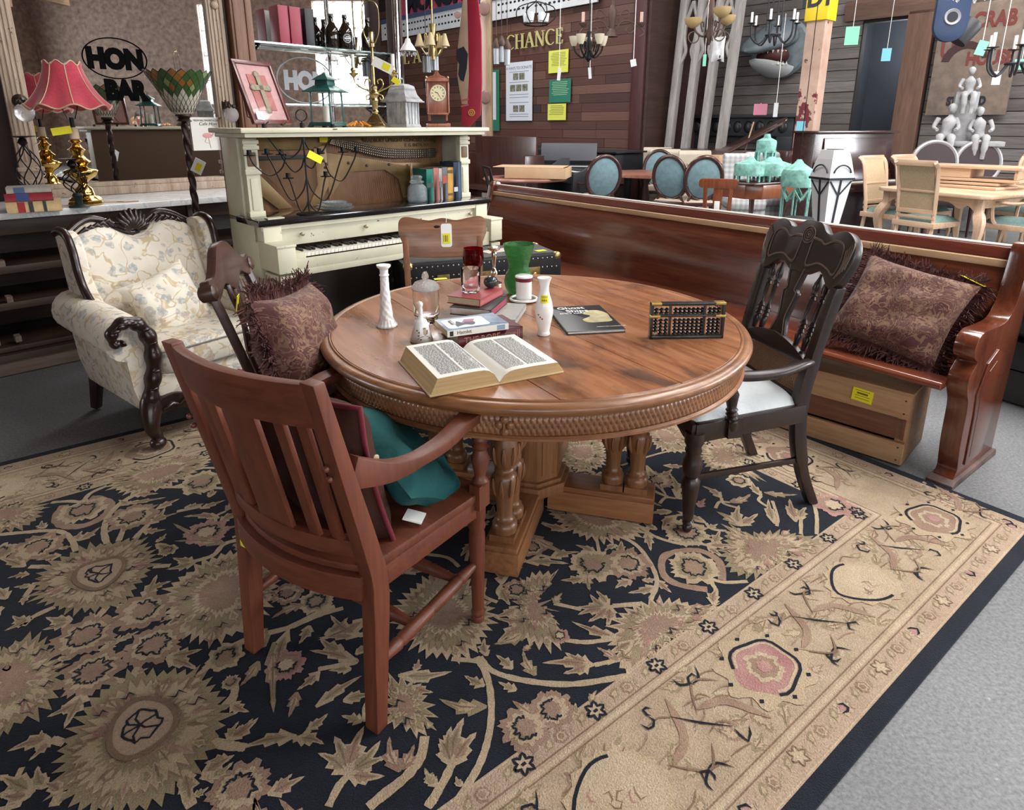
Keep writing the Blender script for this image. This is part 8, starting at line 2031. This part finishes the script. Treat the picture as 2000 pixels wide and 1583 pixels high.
# dark upright pianos
MHP = wood('piano_mahogany', (.022, .008, .008), (.036, .013, .012), (.055, .022, .02), 'x', .8, .25, .4)
def upright(x, D, rz, lab):
    t = flo(x, D, rz, 'mahogany_upright', lab, 'piano', 'dark upright pianos')
    pbx(t, 'case', (0, .2, .68), (1.5, .34, 1.34), MHP, .008); pbx(t, 'lid', (0, .18, 1.365), (1.56, .42, .03), MHP, .008); pbx(t, 'front_panel', (0, .015, 1.08), (1.2, .03, .42), MHP, .006, rot=(-.08, 0, 0)); pbx(t, 'key_bed', (0, -.16, .68), (1.5, .36, .1), MHP, .008); pbx(t, 'white_keys', (0, -.18, .74), (1.24, .15, .015), IV, .002); pbx(t, 'black_keys', (0, -.14, .75), (1.22, .09, .015), KB, .002); pbx(t, 'fall_board', (0, -.05, .82), (1.3, .03, .14), MHP, .004, rot=(-.3, 0, 0))
    for s in (-1, 1): b = MB(); b.turn((s * .68, -.27, 0), (s * .68, -.27, .63), [(0, .03), (.2, .045), (.3, .03), (.8, .05), (1, .055)], 12); b.build('leg', MHP, t); b = MB(); b.M = T(s * .72, 0, 0) @ RZ(PI / 2) @ RX(PI / 2); b.prism([(-.34, .7), (0, .7), (0, 1.0), (-.05, .95), (-.15, .86), (-.3, .82), (-.34, .78)], -.03, .03); b.build('cheek', MHP, t, bevel=.004)
upright(1668, 8.7, math.radians(25), 'dark mahogany upright piano between column and maple dining set')
# ---------------------------------------------------------------- maple dining set
CAN = mat('woven_cane', (.45, .33, .2), .8, var=(160, .35), bmp=(160, .5, .004)); SAGE = mat('sage_check_cloth', (.14, .22, .21), .85, var=(70, .25))
def maple_chair(x, D, rz, lab, arms=False):
    t = flo(x, D, rz, 'maple_chair', lab, 'chair', 'maple cane-back dining chairs')
    for s in (-1, 1):
        b = MB(); b.tube(bez([(s * .19, -.03, 0), (s * .19, .01, .44), (s * .2, -.03, .75), (s * .205, -.08, 1.0), (s * .21, -.15, 1.08)], 5), .026, 4); b.build('rear_leg', MPZ, t, bevel=.004); b = MB(); b.tube([(s * .2, .42, 0), (s * .215, .44, .2), (s * .2, .41, .43)], [.02, .026, .03], 6); b.build('front_leg', MPZ, t)
        if arms: b = MB(); b.tube(bez([(s * .21, -.02, .7), (s * .25, .15, .67), (s * .26, .32, .66), (s * .23, .33, .5), (s * .21, .3, .44)], 4), .02, 6); b.build('armrest', MPZ, t)
    for z, y, h in ((1.07, -.13, .06), (.78, -.035, .025), (.56, -.005, .05), (.5, .0, .03)): pbx(t, 'back_rail', (0, y, z), (.42, .03, h), MPL, .005)
    pbx(t, 'cane_panel', (0, -.07, .92), (.36, .012, .27), CAN, 0, rot=(.28, 0, 0)); pbx(t, 'cane_panel', (0, -.018, .67), (.36, .012, .19), CAN, 0, rot=(.12, 0, 0)); pbx(t, 'seat_frame', (0, .2, .42), (.46, .46, .06), MPL, .01); b = MB(); cushion(b, .43, .46, .45, .445, .065, 8, -.01); b.build('seat_pad', SAGE, t, smooth=80)
TM_ = (4.525, 7.04); TR = math.radians(-62.9)          # middle of the near end of the table
def tl_(x, y): return (TM_[0] + x * math.cos(TR) - y * math.sin(TR), TM_[1] + x * math.sin(TR) + y * math.cos(TR))
def maple_at(x, y, r, lab, arms=False):
    w = tl_(x, y); maple_chair(1000 + w[0] * 1300 / (w[1] + .15), w[1], TR + math.radians(r), lab, arms)
maple_at(.02, -.2, 0, 'pale maple cane-back chair nearest the pew, seen from behind')
maple_at(-.78, .3, -90, 'maple chair on the left side of the pale table, nearer of two seen side on')
maple_at(-.78, .92, -90, 'maple chair on the left side of the pale table, further of two')
maple_at(.0, 2.1, 180, 'maple chair facing the viewer at the far end of the pale table', True)
maple_at(.82, .6, 90, 'maple chair cut by the right edge beside the pale table', True)
TCP = tl_(0, .85)
tc = thing('maple_dining_table', 'pale maple dining table with cabriole legs beyond the pew', 'table', (TCP[0], TCP[1], 0), TR)
b = MB(); b.prism([(-.6, -.8), (-.53, -.86), (.53, -.86), (.6, -.8), (.6, .8), (.53, .86), (-.53, .86), (-.6, .8)], .72, .76); b.build('top', MPL, tc, bevel=.01)
for y in (-.78, .78):
    b = MB(); b.M = T(0, y, 0) @ S(.78, 1, 1) @ RX(PI / 2); b.prism([(-.64, .72), (.64, .72), (.64, .56)] + bez([(.6, .58), (.5, .64), (.4, .6), (.25, .66), (0, .67), (-.25, .66), (-.4, .6), (-.5, .64), (-.6, .58)], 3) + [(-.64, .56)], -.015, .015); b.build('apron', MPL, tc, bevel=.003)
for x in (-.5, .5):
    pbx(tc, 'apron', (x, 0, .67), (.03, 1.5, .1), MPL)
    for y in (-.77, .77): b = MB(); b.tube(bez([(x, y, .72), (x * 1.0, y, .58), (x * 1.1, y * 1.06, .44), (x * 1.04, y * 1.03, .2), (x * 1.0, y, 0)], 4), [.05] * 5 + [.062] * 3 + [.055, .05, .045, .04, .036, .034, .032, .032, .034], 4); b.build('leg', MPZ, tc, bevel=.006)
for k, (z, w, d, y, lab) in enumerate(((.762, .8, .5, .1, 'maple table leaf, lowest of the stack on the pale table'), (.8, .72, .45, .14, 'maple table leaf in the middle of the stack'), (.84, .95, .5, .12, 'boxed maple table leaf with open side, topmost of the stack'))):
    q = thing('table_leaf', lab, 'table leaf', (tc.location.x + .05 * k, tc.location.y + y, z), math.radians(-60 + 4 * k), 'stacked table leaves')
    if k < 2: pbx(q, 'board', (0, 0, .015), (w, d, .03), MPL, .005)
    else:
        pbx(q, 'board', (0, 0, .015), (w, d, .03), MPL, .005); pbx(q, 'board', (0, 0, .15), (w, d, .03), MPL, .005); pbx(q, 'side', (-w * .25, 0, .083), (w * .5, d * .9, .1), MPL, .005); pbx(q, 'side', (w * .45, 0, .083), (.03, d * .9, .1), MPL, .005)
# dark round-back chairs and a statue at the right
for x, lab in ((1826, 'dark round-back chair with silver rim left of the statue foot'), (1912, 'dark round-back chair with silver rim right of the statue foot')):
    t = flo(x, 8.9, math.radians(172), 'round_back_chair', lab, 'chair', 'dark round-back chairs')
    b = MB(); b.M = T(0, -.05, .95) @ RX(PI / 2 + .1); b.lathe([(0, -.03), (.27, -.02), (.27, .02), (0, .03)], 28); b.build('back_pad', mat('dark_plum_cloth', (.05, .035, .04), .8), t, smooth=50)
    b = MB(); b.tube([(.285 * math.cos(a), -.05 - .03 * math.sin(a), .95 + .285 * math.sin(a)) for a in [2 * PI * k / 32 for k in range(32)]], .03, 8, closed=True); b.build('rim', mat('silver_carved', (.32, .31, .32), .45, metal=.4), t)
    pbx(t, 'seat', (0, .2, .45), (.5, .48, .1), mat('dark_plum_cloth', (.05, .035, .04), .8), .03)
    for s in (-1, 1):
        for y in (0, .4): b = MB(); b.turn((s * .2, y, 0), (s * .2, y, .42), [(0, .015), (1, .03)], 8); b.build('leg', DCH, t)
STN = mat('pale_stone', (.36, .36, .37), .85, var=(5, .25), bmp=(14, .4, .02))
sx0 = at(1872, 285, 9.3)
t = thing('stone_statue', 'pale stone fountain statue with seated figures and a bench', 'statue', (sx0[0], sx0[1], .28), -.5)
t.scale = (.66, .66, .66)
pbx(t, 'plinth', (0, 0, .29), (1.0, .6, 1.42), STN, .03); pbx(t, 'bench_slab', (.1, -.1, 1.4), (1.3, .55, .1), STN, .02); pbx(t, 'bench_block', (-.3, -.05, 1.18), (.5, .5, .36), STN, .03); pbx(t, 'pier', (0, .15, 1.9), (.42, .35, 1.1), STN, .03)
def figure(cx, cy, cz, lean, s=1.0):
    b = MB(); P_ = lambda x, y, z: (cx + x * s, cy + y * s, cz + z * s)
    b.tube(bez([P_(0, 0, 0), P_(.02 * lean, -.02, .2), P_(.05 * lean, -.02, .38), P_(.06 * lean, 0, .5)], 4), [.13 * s, .13 * s, .11 * s, .1 * s, .1 * s, .11 * s, .12 * s, .13 * s, .13 * s, .11 * s, .08 * s, .05 * s, .045 * s], 12)
    b.ball(P_(.07 * lean, -.04, .63), (.07 * s, .08 * s, .1 * s), 14, 10); b.ball(P_(.07 * lean, .0, .655), (.085 * s, .08 * s, .085 * s), 12, 8)
    for q in (-1, 1):
        b.tube(bez([P_(q * .08, -.05, .0), P_(q * .1, -.34, .04), P_(q * .09, -.38, -.2), P_(q * .08, -.36, -.42)], 4), [.085 * s] * 5 + [.07 * s] * 4 + [.05 * s] * 4, 10)
        b.tube(bez([P_(q * .15, 0, .44), P_(q * .22, -.06, .26), P_(q * .16, -.2, .2)], 4), [.05 * s, .05 * s, .048 * s, .045 * s, .042 * s, .04 * s, .038 * s, .036 * s, .035 * s], 8)
    return b.build('figure', STN, t, smooth=70)
figure(-.3, -.15, 1.48, 1); figure(.32, -.1, 1.48, -1, .9); figure(0, 0, 2.35, 0, .8)
# crab house sign
sp2 = ons(5.15, 2.35, .12); SIGN = mat('weathered_sign', (.2, .15, .12), .8, var=(6, .3)); SGR = mat('sign_faded_red', (.17, .035, .03), .7)
t = thing('crab_house_sign', 'weathered board sign reading STEAMED CRAB HOUSE with red lettering', 'sign', sp2, WA)
pbx(t, 'board', (0, 0, .05), (1.05, .06, 1.6), SIGN, .01)
for tx, x, z, sz in (('CRAB', .18, .5, .3), ('HOUSE', .2, -.02, .26), ('STEAMED', 0, -.6, .17), ('U', -.36, .1, .4)): text('lettering', tx, sz, SGR if tx != 'STEAMED' else SBK, t, T(x, -.032, z) @ MT, bold=.01, align='CENTER', narrow=.7, depth=.006)
b = MB(); b.M = T(-.12, -.035, .12) @ RX(PI / 2); b.prism(arc(0, -.1, .3, .2, PI - .1, 10) + arc(.02, -.12, .22, PI - .2, .3, 10), 0, .008); b.build('claw_emblem', mat('emblem_dark', (.05, .02, .02), .7), t)
# blue enamel plate hanging at the right
bp = at(1858, 30, 7.2); t = thing('blue_enamel_plate', 'dark blue rounded metal plate with round hole hanging at upper right', 'sign', bp, -.2); NVY = mat('navy_enamel', (.012, .03, .085), .35)
b = MB(); b.M = RX(PI / 2); b.prism(arc(0, -.1, .16, PI, 2 * PI, 14) + [(.16, .5), (-.16, .5)], -.03, .03); b.build('plate', NVY, t, bevel=.008)
b = MB(); b.lathe([(.05, 0), (.075, .012), (.08, 0)], 24, T(0, -.035, -.02) @ RX(PI / 2)); b.build('grommet', mat('grommet_grey', (.3, .3, .32), .4), t); b = MB(); b.lathe([(0, 0), (.05, .004)], 24, T(0, -.036, -.02) @ RX(PI / 2)); b.build('hole', SBK, t)
b = MB(); b.lathe([(.1, 0), (.11, .2), (.09, .24), (0, .24)], 18, T(.14, .14, -.24) @ RY(.6)); b.build('horn', BKP, t)
t = flo(1995, 3.55, math.radians(-60), 'leather_bench', 'black leather bench seat behind the pew end at the right edge', 'bench'); LEA = mat('black_leather', (.012, .013, .016), .35, bmp=(20, .2, .01))
b = MB(); soft(b, (.5, 0, .52), (1.6, .7, .32), 6, 10); b.build('seat_cushion', LEA, t, smooth=70); pbx(t, 'frame', (.5, 0, .28), (1.6, .7, .16), LEA, .03); pbx(t, 'base', (.5, 0, .1), (1.55, .62, .18), mat('sofa_base', (.03, .03, .03), .6), .01)
# tall dark wardrobe added just left of the view to shade the near left of the rug
t = thing('wardrobe', 'tall dark wardrobe standing to the left of the rug', 'wardrobe', (-1.78, .55, .0138), math.radians(-80))
pbx(t, 'carcass', (0, 0, 1.1), (1.5, .6, 2.1), MHP, .01); pbx(t, 'cornice', (0, 0, 2.2), (1.6, .68, .1), MHP, .02); pbx(t, 'plinth', (0, 0, .03), (1.54, .62, .06), MHP)
for s_x in (-.37, .37): o = pbx(t, 'door', (s_x, .31, 1.1), (.7, .025, 1.9), MHP, .006); pbx(o, 'knob', (s_x * .12, .335, 1.1), (.03, .03, .03), BRP, .01)
# ---------------------------------------------------------------- lamps hanging from the roof
def hang(name, lab, x, y, D, grp='hanging chandeliers', cat='chandelier', rz=0):
    return thing(name, lab, cat, at(x, y, D), rz, grp)
def rod(t, m=IRN, r=.008, z0=0):
    b = MB(); b.tube([(0, 0, z0), (0, 0, 6.5 - t.location.z)], r, 6); b.build('rod', m, t)
RUS = mat('rusty_iron', (.09, .055, .045), .6, metal=.4); SHD = mat('frosted_shade', (.62, .55, .42), .5, trans=.15); ALB = mat('alabaster_glass', (.5, .36, .17), .4, trans=.2); BEI = mat('parchment_shade', (.5, .4, .24), .8)
def sarm(t, a, R, z0, z1, m, r=.012, up=True):
    b = MB(); c, s = math.cos(a), math.sin(a)
    b.tube([(c * q, s * q, z) for q, z in bez([(.03, z0), (R * .4, z0 - (z1 - z0) * .6 - .05), (R * .85, z0 - .02), (R, z1)], 5)], r, 6)
    b.tube([(c * q, s * q, z) for q, z in bez([(R * .45, z0 - .02), (R * .6, z0 + .08), (R * .45, z0 + .1), (R * .42, z0 + .04)], 4)], r * .7, 5); b.build('arm', m, t)
# five cup shades on curled arms
t = hang('cup_shade_chandelier', 'dark iron chandelier with five cream cup shades', 1150, 86, 9.0); rod(t)
b = MB(); b.turn((0, 0, -.22), (0, 0, .15), [(0, .01), (.1, .04), (.3, .02), (.5, .05), (.8, .02), (1, .03)], 12); b.build('stem', IRN, t)
for k in range(5):
    a = k * 1.2566 + .3; sarm(t, a, .2, -.08, -.02, IRN); b = MB(); b.lathe([(.03, -.02), (.05, .03), (.066, .1), (.06, .1), (.04, .03)], 18, T(.2 * math.cos(a), .2 * math.sin(a), 0)); b.build('cup_shade', SHD, t, smooth=50)
# wide scroll chandelier with two candles
t = hang('scroll_chandelier', 'wide rusty scroll-iron chandelier with two pink candle sleeves', 1196, 40, 10.4); t.scale = (1.15, 1.15, 1.15); rod(t, RUS, .02, .05)
for s in (-1, 1):
    b = MB(); b.tube([(s * x, 0, z) for x, z in bez([(.05, -.12), (.12, -.02), (.25, -.02), (.38, -.1), (.42, -.16), (.36, -.2)], 5)], .012, 6); b.tube([(s * x, 0, z) for x, z in bez([(.25, -.03), (.3, -.1), (.24, -.16), (.18, -.12), (.22, -.08)], 5)], .009, 6); b.tube([(s * x, 0, z) for x, z in bez([(.08, .0), (.12, .1), (.2, .12), (.21, .04), (.15, .03)], 5)], .009, 6); b.build('scroll_arm', RUS, t)
    b = MB(); b.lathe([(.02, -.12), (.05, -.08), (.052, -.07), (.02, -.06)], 12, T(s * .38, 0, .04)); b.build('cup', RUS, t); b = MB(); b.lathe([(.022, -.02), (.022, .1), (0, .1)], 10, T(s * .38, 0, 0)); b.build('candle_sleeve', mat('pink_sleeve', (.55, .36, .3), .6), t)
b = MB(); b.lathe([(.08, -.2), (.06, -.14), (.03, -.1), (.05, .02), (.06, .1), (.03, .18)], 14); b.build('stem', RUS, t)
# round black chandelier with white glasses
t = hang('white_glass_chandelier', 'small black chandelier with white glasses before the white sign', 1047, 30, 9.0); rod(t)
b = MB(); b.tube([(.15 * math.cos(a), .15 * math.sin(a), -.11) for a in [2 * PI * k / 24 for k in range(24)]], .01, 6, closed=True); b.build('ring', IRN, t)
for k in range(6):
    a = k * PI / 3; b = MB(); b.tube([(c * math.cos(a), c * math.sin(a), z) for c, z in bez([(.15, -.11), (.25, -.02), (.22, .1), (.02, .16)], 4)], .007, 5); b.build('arm', IRN, t); b = MB(); b.lathe([(.03, -.08), (.045, .02), (.04, .02), (.026, -.07)], 12, T(.13 * math.cos(a), .13 * math.sin(a), 0)); b.build('glass', mat('white_glass', (.75, .77, .8), .2), t)
# alabaster bowls
t = hang('bowl_chandelier', 'bronze chandelier with three amber alabaster bowls', 1388, 40, 9.0); rod(t)
b = MB(); b.turn((0, 0, -.3), (0, 0, .3), [(0, .01), (.2, .05), (.5, .025), (.8, .04), (1, .02)], 12); b.build('stem', RUS, t)
for a, z in ((PI * .95, -.03), (-1.2, .06), (.15, .0)):
    sarm(t, a, .2, -.12, z - .05, RUS, .014); b = MB(); b.lathe([(.02, z - .06), (.06, z - .04), (.1, z + .0), (.115, z + .06), (.105, z + .06), (.08, z + .01)], 20, T(.22 * math.cos(a), .22 * math.sin(a), 0)); b.build('bowl', ALB, t, smooth=50); b = MB(); b.tube([(.2 * math.cos(a) + .07 * math.cos(q), .2 * math.sin(a), -.2 + .07 * math.sin(q)) for q in [2 * PI * k / 14 for k in range(14)]], .009, 5, closed=True); b.build('ring_scroll', RUS, t)
t = hang('plastic_bag', 'clear plastic bag of lamp parts hanging under the bowl chandelier', 1403, 96, 8.9, None, 'bag'); 
b, _p = pillow_mb(.17, .32, .07, 4, 10); b.build('bag_film', mat('bag_plastic', (.6, .6, .62), .25, alpha=.75, bmp=(20, .6, .02)), t, smooth=60); b = MB(); b.ball((.02, -.0, -.1), (.05, .03, .05)); b.build('contents', BKP, t)
# black candle chandelier before the shark
def candle_ring(lab, x, y, D, R, n, rods=4, m=BKP, ph=0):
    t = hang('candle_chandelier', lab, x, y, D, 'black candle chandeliers')
    for k in range(rods): b = MB(); a = k * 2 * PI / rods; b.tube([(.1 * math.cos(a), .1 * math.sin(a), -.1), (.08 * math.cos(a), .08 * math.sin(a), 6.5 - t.location.z)], .009, 5); b.build('rod', m, t)
    for k in range(n):
        a = 2 * PI * k / n + ph; c, s = R * math.cos(a), R * math.sin(a)
        b = MB(); b.tube([(c * q, s * q, z) for q, z in bez([(.25, -.15), (.6, -.26), (.95, -.18), (1, -.02)], 4)], .012, 6); b.lathe([(.0, -.02), (.05, -.005), (.052, 0), (0, 0)], 12, T(c, s, 0)); b.build('arm', m, t); b = MB(); b.lathe([(.016, 0), (.016, .13), (0, .132)], 10, T(c, s, 0)); b.build('candle', mat('white_sleeve', (.8, .8, .78), .5), t)
    b = MB(); b.tube([(R * .3 * math.cos(a), R * .3 * math.sin(a), -.15) for a in [2 * PI * k / 20 for k in range(20)]], .014, 6, closed=True); b.build('hub_ring', m, t)
candle_ring('black iron candle chandelier hanging before the shark head', 1512, 45, 9.2, .3, 6)
candle_ring('black candle chandelier with tall white candles at the right edge', 1988, 92, 6.6, .24, 6, 1)
# crystal drops at the top right
t = hang('crystal_chandelier', 'crystal chandelier drops hanging at the upper right', 1900, -12, 6.4); rod(t, CHR, .006)
rq = random.Random(9)
for x, z in ((-.17, -.02), (-.14, -.04), (.0, -.05), (.02, .0), (.07, .02), (.12, -.02), (-.1, .0), (.18, .01), (-.22, .03)): b = MB(); b.lathe([(0, -.04), (.016, -.02), (.012, .01), (.003, .04), (0, .05)], 8, T(x, rq.uniform(-.06, .06), z)); b.build('crystal', CRY, t)
b = MB(); b.tube([(.24 * math.cos(a), .1 * math.sin(a), .06) for a in [2 * PI * k / 24 for k in range(24)]], .008, 6, closed=True); b.build('ring', CHR, t)
# pendants and bell shades over the clock
t = hang('porcelain_pendant', 'white porcelain pendant lamp with crystal fringe', 797, 95, 6.0, 'small pendants', 'lamp'); rod(t, mat('white_sleeve', (.8, .8, .78), .5), .008, .06)
b = MB(); b.lathe([(.02, .08), (.028, .05), (.05, .02), (.075, -.02), (.072, -.02)], 20); b.build('shade', WHT, t, smooth=50)
for k in range(10): b = MB(); a = k * .628; b.ball((.066 * math.cos(a), .066 * math.sin(a), -.045), (.008, .008, .018), 6, 5); b.build('crystal', CRY, t)
t = hang('bell_shade_chandelier', 'antique brass chandelier with parchment bell shades above the clock', 845, 80, 6.2); rod(t, BRP)
b = MB(); b.turn((0, 0, -.16), (0, 0, .14), [(0, .02), (.3, .03), (.6, .02), (1, .04)], 10); b.build('stem', BRP, t)
for k in range(5): a = k * 1.2566 + .9; sarm(t, a, .12, -.04, .02, BRP, .007); b = MB(); b.lathe([(.014, .075), (.028, .02), (.045, -.03), (.043, -.03)], 14, T(.12 * math.cos(a), .12 * math.sin(a), -.02)); b.build('bell_shade', BEI, t, smooth=50)
for x, y, D, lab in ((833, 125, 6.4, 'grey tube pendant above the clock, left of its pair'), (848, 121, 6.3, 'white tube pendant above the clock, right of its pair')):
    t = hang('tube_pendant', lab, x, y, D, 'tube pendants', 'lamp'); rod(t, BRZ, .004, .08); b = MB()
    for k in range(5): b.lathe([(.014, -.075), (.014, .07)], 8, T(.026 * math.cos(k * 1.257), .026 * math.sin(k * 1.257), 0))
    b.build('glass_tubes', mat('tube_grey', (.42, .45, .48), .25), t, smooth=50); b = MB(); b.lathe([(.045, .07), (.045, .08), (.02, .1), (0, .1)], 14); b.build('crown', BRZ, t)
t = hang('bronze_tube_pendant', 'three bronze and glass tube lights hanging right of the disc post', 980, 95, 7.0, 'tube pendants', 'lamp'); 
for x, dz in ((-.055, -.02), (0, .0), (.055, -.03)):
    b = MB(); b.tube([(x, 0, .12), (x, 0, 6.5 - t.location.z)], .003, 4); b.build('cable', BRZ, t); b = MB(); b.lathe([(.03, -.13 + dz), (.034, .03 + dz), (0, .03 + dz)], 10, T(x, 0, 0)); b.build('glass_tube', mat('tube_grey', (.42, .45, .48), .25), t); b = MB(); b.lathe([(.04, .02 + dz), (.045, .05 + dz), (.03, .08 + dz), (.01, .12 + dz)], 10, T(x, 0, 0)); b.build('crown', RUS, t)
# ---------------------------------------------------------------- coat post with discs, painted board, chrome pole
cpx = at(957, 245, 11.6); t = thing('disc_post', 'weathered wooden post with two round wooden disc hooks behind the piano', 'post', (cpx[0], cpx[1], 0), -.25)
b = MB(); b.box((0, 0, 2.1), (.09, .09, 4.2)); b.build('post', wood('ochre_post', (.2, .13, .07), (.3, .21, .12), (.38, .28, .17), 'z', 1, .7), t, bevel=.004); b = MB(); b.box((-.1, .03, 2.0), (.1, .04, 3.8)); b.build('pale_batten', mat('pink_batten', (.5, .36, .3), .7), t, bevel=.003); pbx(t, 'base', (0, 0, .03), (.4, .4, .06), BDK)
DSK = mat('disc_brown', (.2, .11, .09), .5)
for y in (15, 190):
    z = at(952, y, 11.4)[2]; b = MB(); b.M = T(-.04, -.12, z) @ RX(PI / 2) @ S(1.3, 1.3, 1); b.lathe([(0, 0), (.07, .0), (.085, .01), (.08, .022), (.05, .03), (0, .036)], 24, S(.85, 1.05, 1)); b.lathe([(.014, -.06), (.014, .0)], 10); b.build('disc_hook', DSK, t, smooth=50)
z = at(890, 27, 11.6)[2]; b = MB(); b.M = T(-.54, -.02, z) @ RX(PI / 2); b.lathe([(0, 0), (.06, .01), (.055, .02), (0, .028)], 20); b.build('disc_hook', DSK, t)
b0 = at(915, 120, 5.0); t = thing('painted_board', 'long tan and crimson painted board with black silhouette hanging behind the clock', 'board', b0, -.2)
b = MB(); b.M = RX(PI / 2); b.prism([(-.085, -.1), (-.075, .1), (-.04, .35), (-.01, .62), (.0, .62), (.005, -.1), (-.01, -.3), (-.055, -.3)], -.012, .012); b.build('tan_half', mat('board_tan', (.33, .23, .17), .6, var=(6, .2)), t, bevel=.002)
b = MB(); b.M = RX(PI / 2); b.prism([(.005, -.1), (.0, .62), (.06, .62), (.1, .2), (.1, -.15), (.085, -.38), (.0, -.46), (-.06, -.45), (-.055, -.3), (-.01, -.3)], -.012, .012); b.build('crimson_half', mat('board_crimson', (.3, .012, .035), .5, var=(4, .25)), t, bevel=.002)
b = MB(); b.M = RX(PI / 2); b.prism([(-.085, .08), (-.03, .1), (.0, .05), (-.01, -.05), (-.035, -.14), (-.06, -.13), (-.075, -.09), (-.065, -.02), (-.09, .02)], .0125, .016); b.build('black_silhouette', SBK, t)
b = MB(); b.M = T(.02, -.014, -.36); b.tube([(.022 * math.cos(a), 0, .022 * math.sin(a)) for a in [2 * PI * k / 16 for k in range(16)]], .004, 5, closed=True); b.tube([(.008 * math.cos(a), 0, .012 * math.sin(a)) for a in [2 * PI * k / 12 for k in range(12)]], .004, 5, closed=True); b.build('gold_emblem', mat('emblem_gold', (.5, .3, .05), .4), t)
for z in (-.27, -.31): b = MB(); b.box((-.03, -.0135, z), (.06, .002, .012), rot=(0, -.2, 0)); b.build('rose_stripe', mat('stripe_rose', (.35, .08, .1), .6), t)
b = MB(); b.tube([(.06, 0, .6), (.06, .05, 6.5 - t.location.z)], .006, 5); b.build('wire', IRN, t)
pp = at(784, 245, 6.0); t = thing('chrome_pole', 'slim chrome pole standing between grey lantern and hanging lamps', 'pole', (pp[0], pp[1], 0), 0)
b = MB(); b.tube([(0, 0, 0), (0, 0, 5.0)], .018, 12); b.build('tube', CHR, t); b = MB(); b.lathe([(.16, 0), (.16, .02), (.02, .04)], 20); b.build('foot', CHR, t)
# ---------------------------------------------------------------- two visitors behind the viewer, seen in the bar mirror
def skin(name, pts, edges, m, par, sub=2):
    me = bpy.data.meshes.new(name); me.from_pydata([p[:3] for p in pts], edges, []); o = bpy.data.objects.new(name, me); COL.objects.link(o); o.parent = par
    me.materials.append(m); md = o.modifiers.new('skin', 'SKIN'); md.use_smooth_shade = True
    for i, p in enumerate(pts): me.skin_vertices[0].data[i].radius = (p[3], p[4] if len(p) > 4 else p[3]); me.skin_vertices[0].data[i].use_root = i == 0
    s = o.modifiers.new('sub', 'SUBSURF'); s.levels = sub; s.render_levels = sub; return o
FLESH = mat('skin_tone', (.5, .3, .22), .5)
def person(lab, loc, rz, h, shirt, legs, hair, long_hair, crossed):
    t = thing('person', lab, 'person', loc, rz); t.scale = (h, h, h)
    arm = (lambda s: [(s * .2, 0, 1.42, .05), (s * .25, .03, 1.15, .042), (-s * .02 + s * .05, .19, 1.12 + .03 * s, .036), (-s * .12, .2, 1.15 + .03 * s, .03), (-s * .18, .19, 1.16 + .03 * s, .022)]) if crossed else (lambda s: [(s * .19, 0, 1.42, .045), (s * .24, .0, 1.15, .038), (s * .23, .08, .9, .032), (s * .225, .1, .83, .03), (s * .22, .11, .76, .018)])
    P_ = [(0, 0, .95, .14, .1), (0, .01, 1.15, .13, .09), (0, 0, 1.36, .16, .1), (0, -.01, 1.5, .055), (0, .01, 1.58, .06), (0, .02, 1.66, .085, .095), (0, .01, 1.76, .06, .07)]
    E_ = [(k, k + 1) for k in range(6)]
    for s in (-1, 1):
        n = len(P_); P_ += arm(s); E_ += [(2, n)] + [(n + k, n + k + 1) for k in range(4)]
        n = len(P_); P_ += [(s * .1, 0, .88, .09), (s * .11, .02, .48, .06), (s * .12, -.02, .1, .042), (s * .12, .12, .04, .035)]; E_ += [(0, n), (n, n + 1), (n + 1, n + 2), (n + 2, n + 3)]
    skin('body', P_, E_, FLESH, t)
    Q_ = [(0, 0, .88, .165, .125), (0, .01, 1.15, .155, .115), (0, 0, 1.38, .175, .12), (0, -.01, 1.47, .08)]; F_ = [(0, 1), (1, 2), (2, 3)]
    for s in (-1, 1): a = arm(s); n = len(Q_); Q_ += [a[0][:3] + (.068,), tuple((a[0][k] * .35 + a[1][k] * .65) for k in range(3)) + (.062,)]; F_ += [(2, n), (n, n + 1)]
    skin('shirt', Q_, F_, mat('shirt_%d' % int(shirt[2] * 99), shirt, .9), t)
    Q_ = [(0, 0, .93, .155, .12)]; F_ = []
    for s in (-1, 1): n = len(Q_); Q_ += [(s * .1, 0, .84, .105), (s * .11, .02, .48, .078), (s * .12, -.02, .1, .06)]; F_ += [(0, n), (n, n + 1), (n + 1, n + 2)]
    skin('trousers', Q_, F_, mat('denim_%d' % int(legs[2] * 99), legs, .9), t)
    b = MB(); b.ball((0, -.02, 1.71), (.098, .11, .105), 16, 10)
    if long_hair: b.ball((0, -.07, 1.52), (.1, .06, .2), 14, 10)
    b.build('hair', mat('hair_%d' % int(hair[0] * 99), hair, .6), t, smooth=80)
    b = MB(); b.tube([(0, .105, 1.68), (0, .128, 1.65), (0, .11, 1.635)], [.01, .016, .01], 8); b.build('nose', FLESH, t)
    for s in (-1, 1): b = MB(); b.ball((s * .035, .1, 1.68), (.012, .008, .008), 8, 6); b.build('eye', SBK, t); b = MB(); b.ball((s * .092, .01, 1.66), (.012, .022, .032), 8, 6); b.build('ear', FLESH, t); b = MB(); b.ball((s * .12, .1, .035), (.05, .13, .04), 10, 6); b.build('shoe', SBK, t)
    b = MB(); b.box((0, .108, 1.605), (.045, .012, .01)); b.build('mouth', mat('lips', (.35, .12, .1), .5), t, bevel=.003)
person('man in a navy T-shirt standing with folded arms behind the viewer', (5.05, -.3, 0), 1.1, .95, (.02, .03, .07), (.03, .03, .035), (.03, .02, .015), False, True)
person('woman in a blue top with long fair hair behind the viewer', (5.95, -1.0, 0), 1.4, .9, (.06, .13, .22), (.03, .04, .08), (.3, .18, .08), True, False)
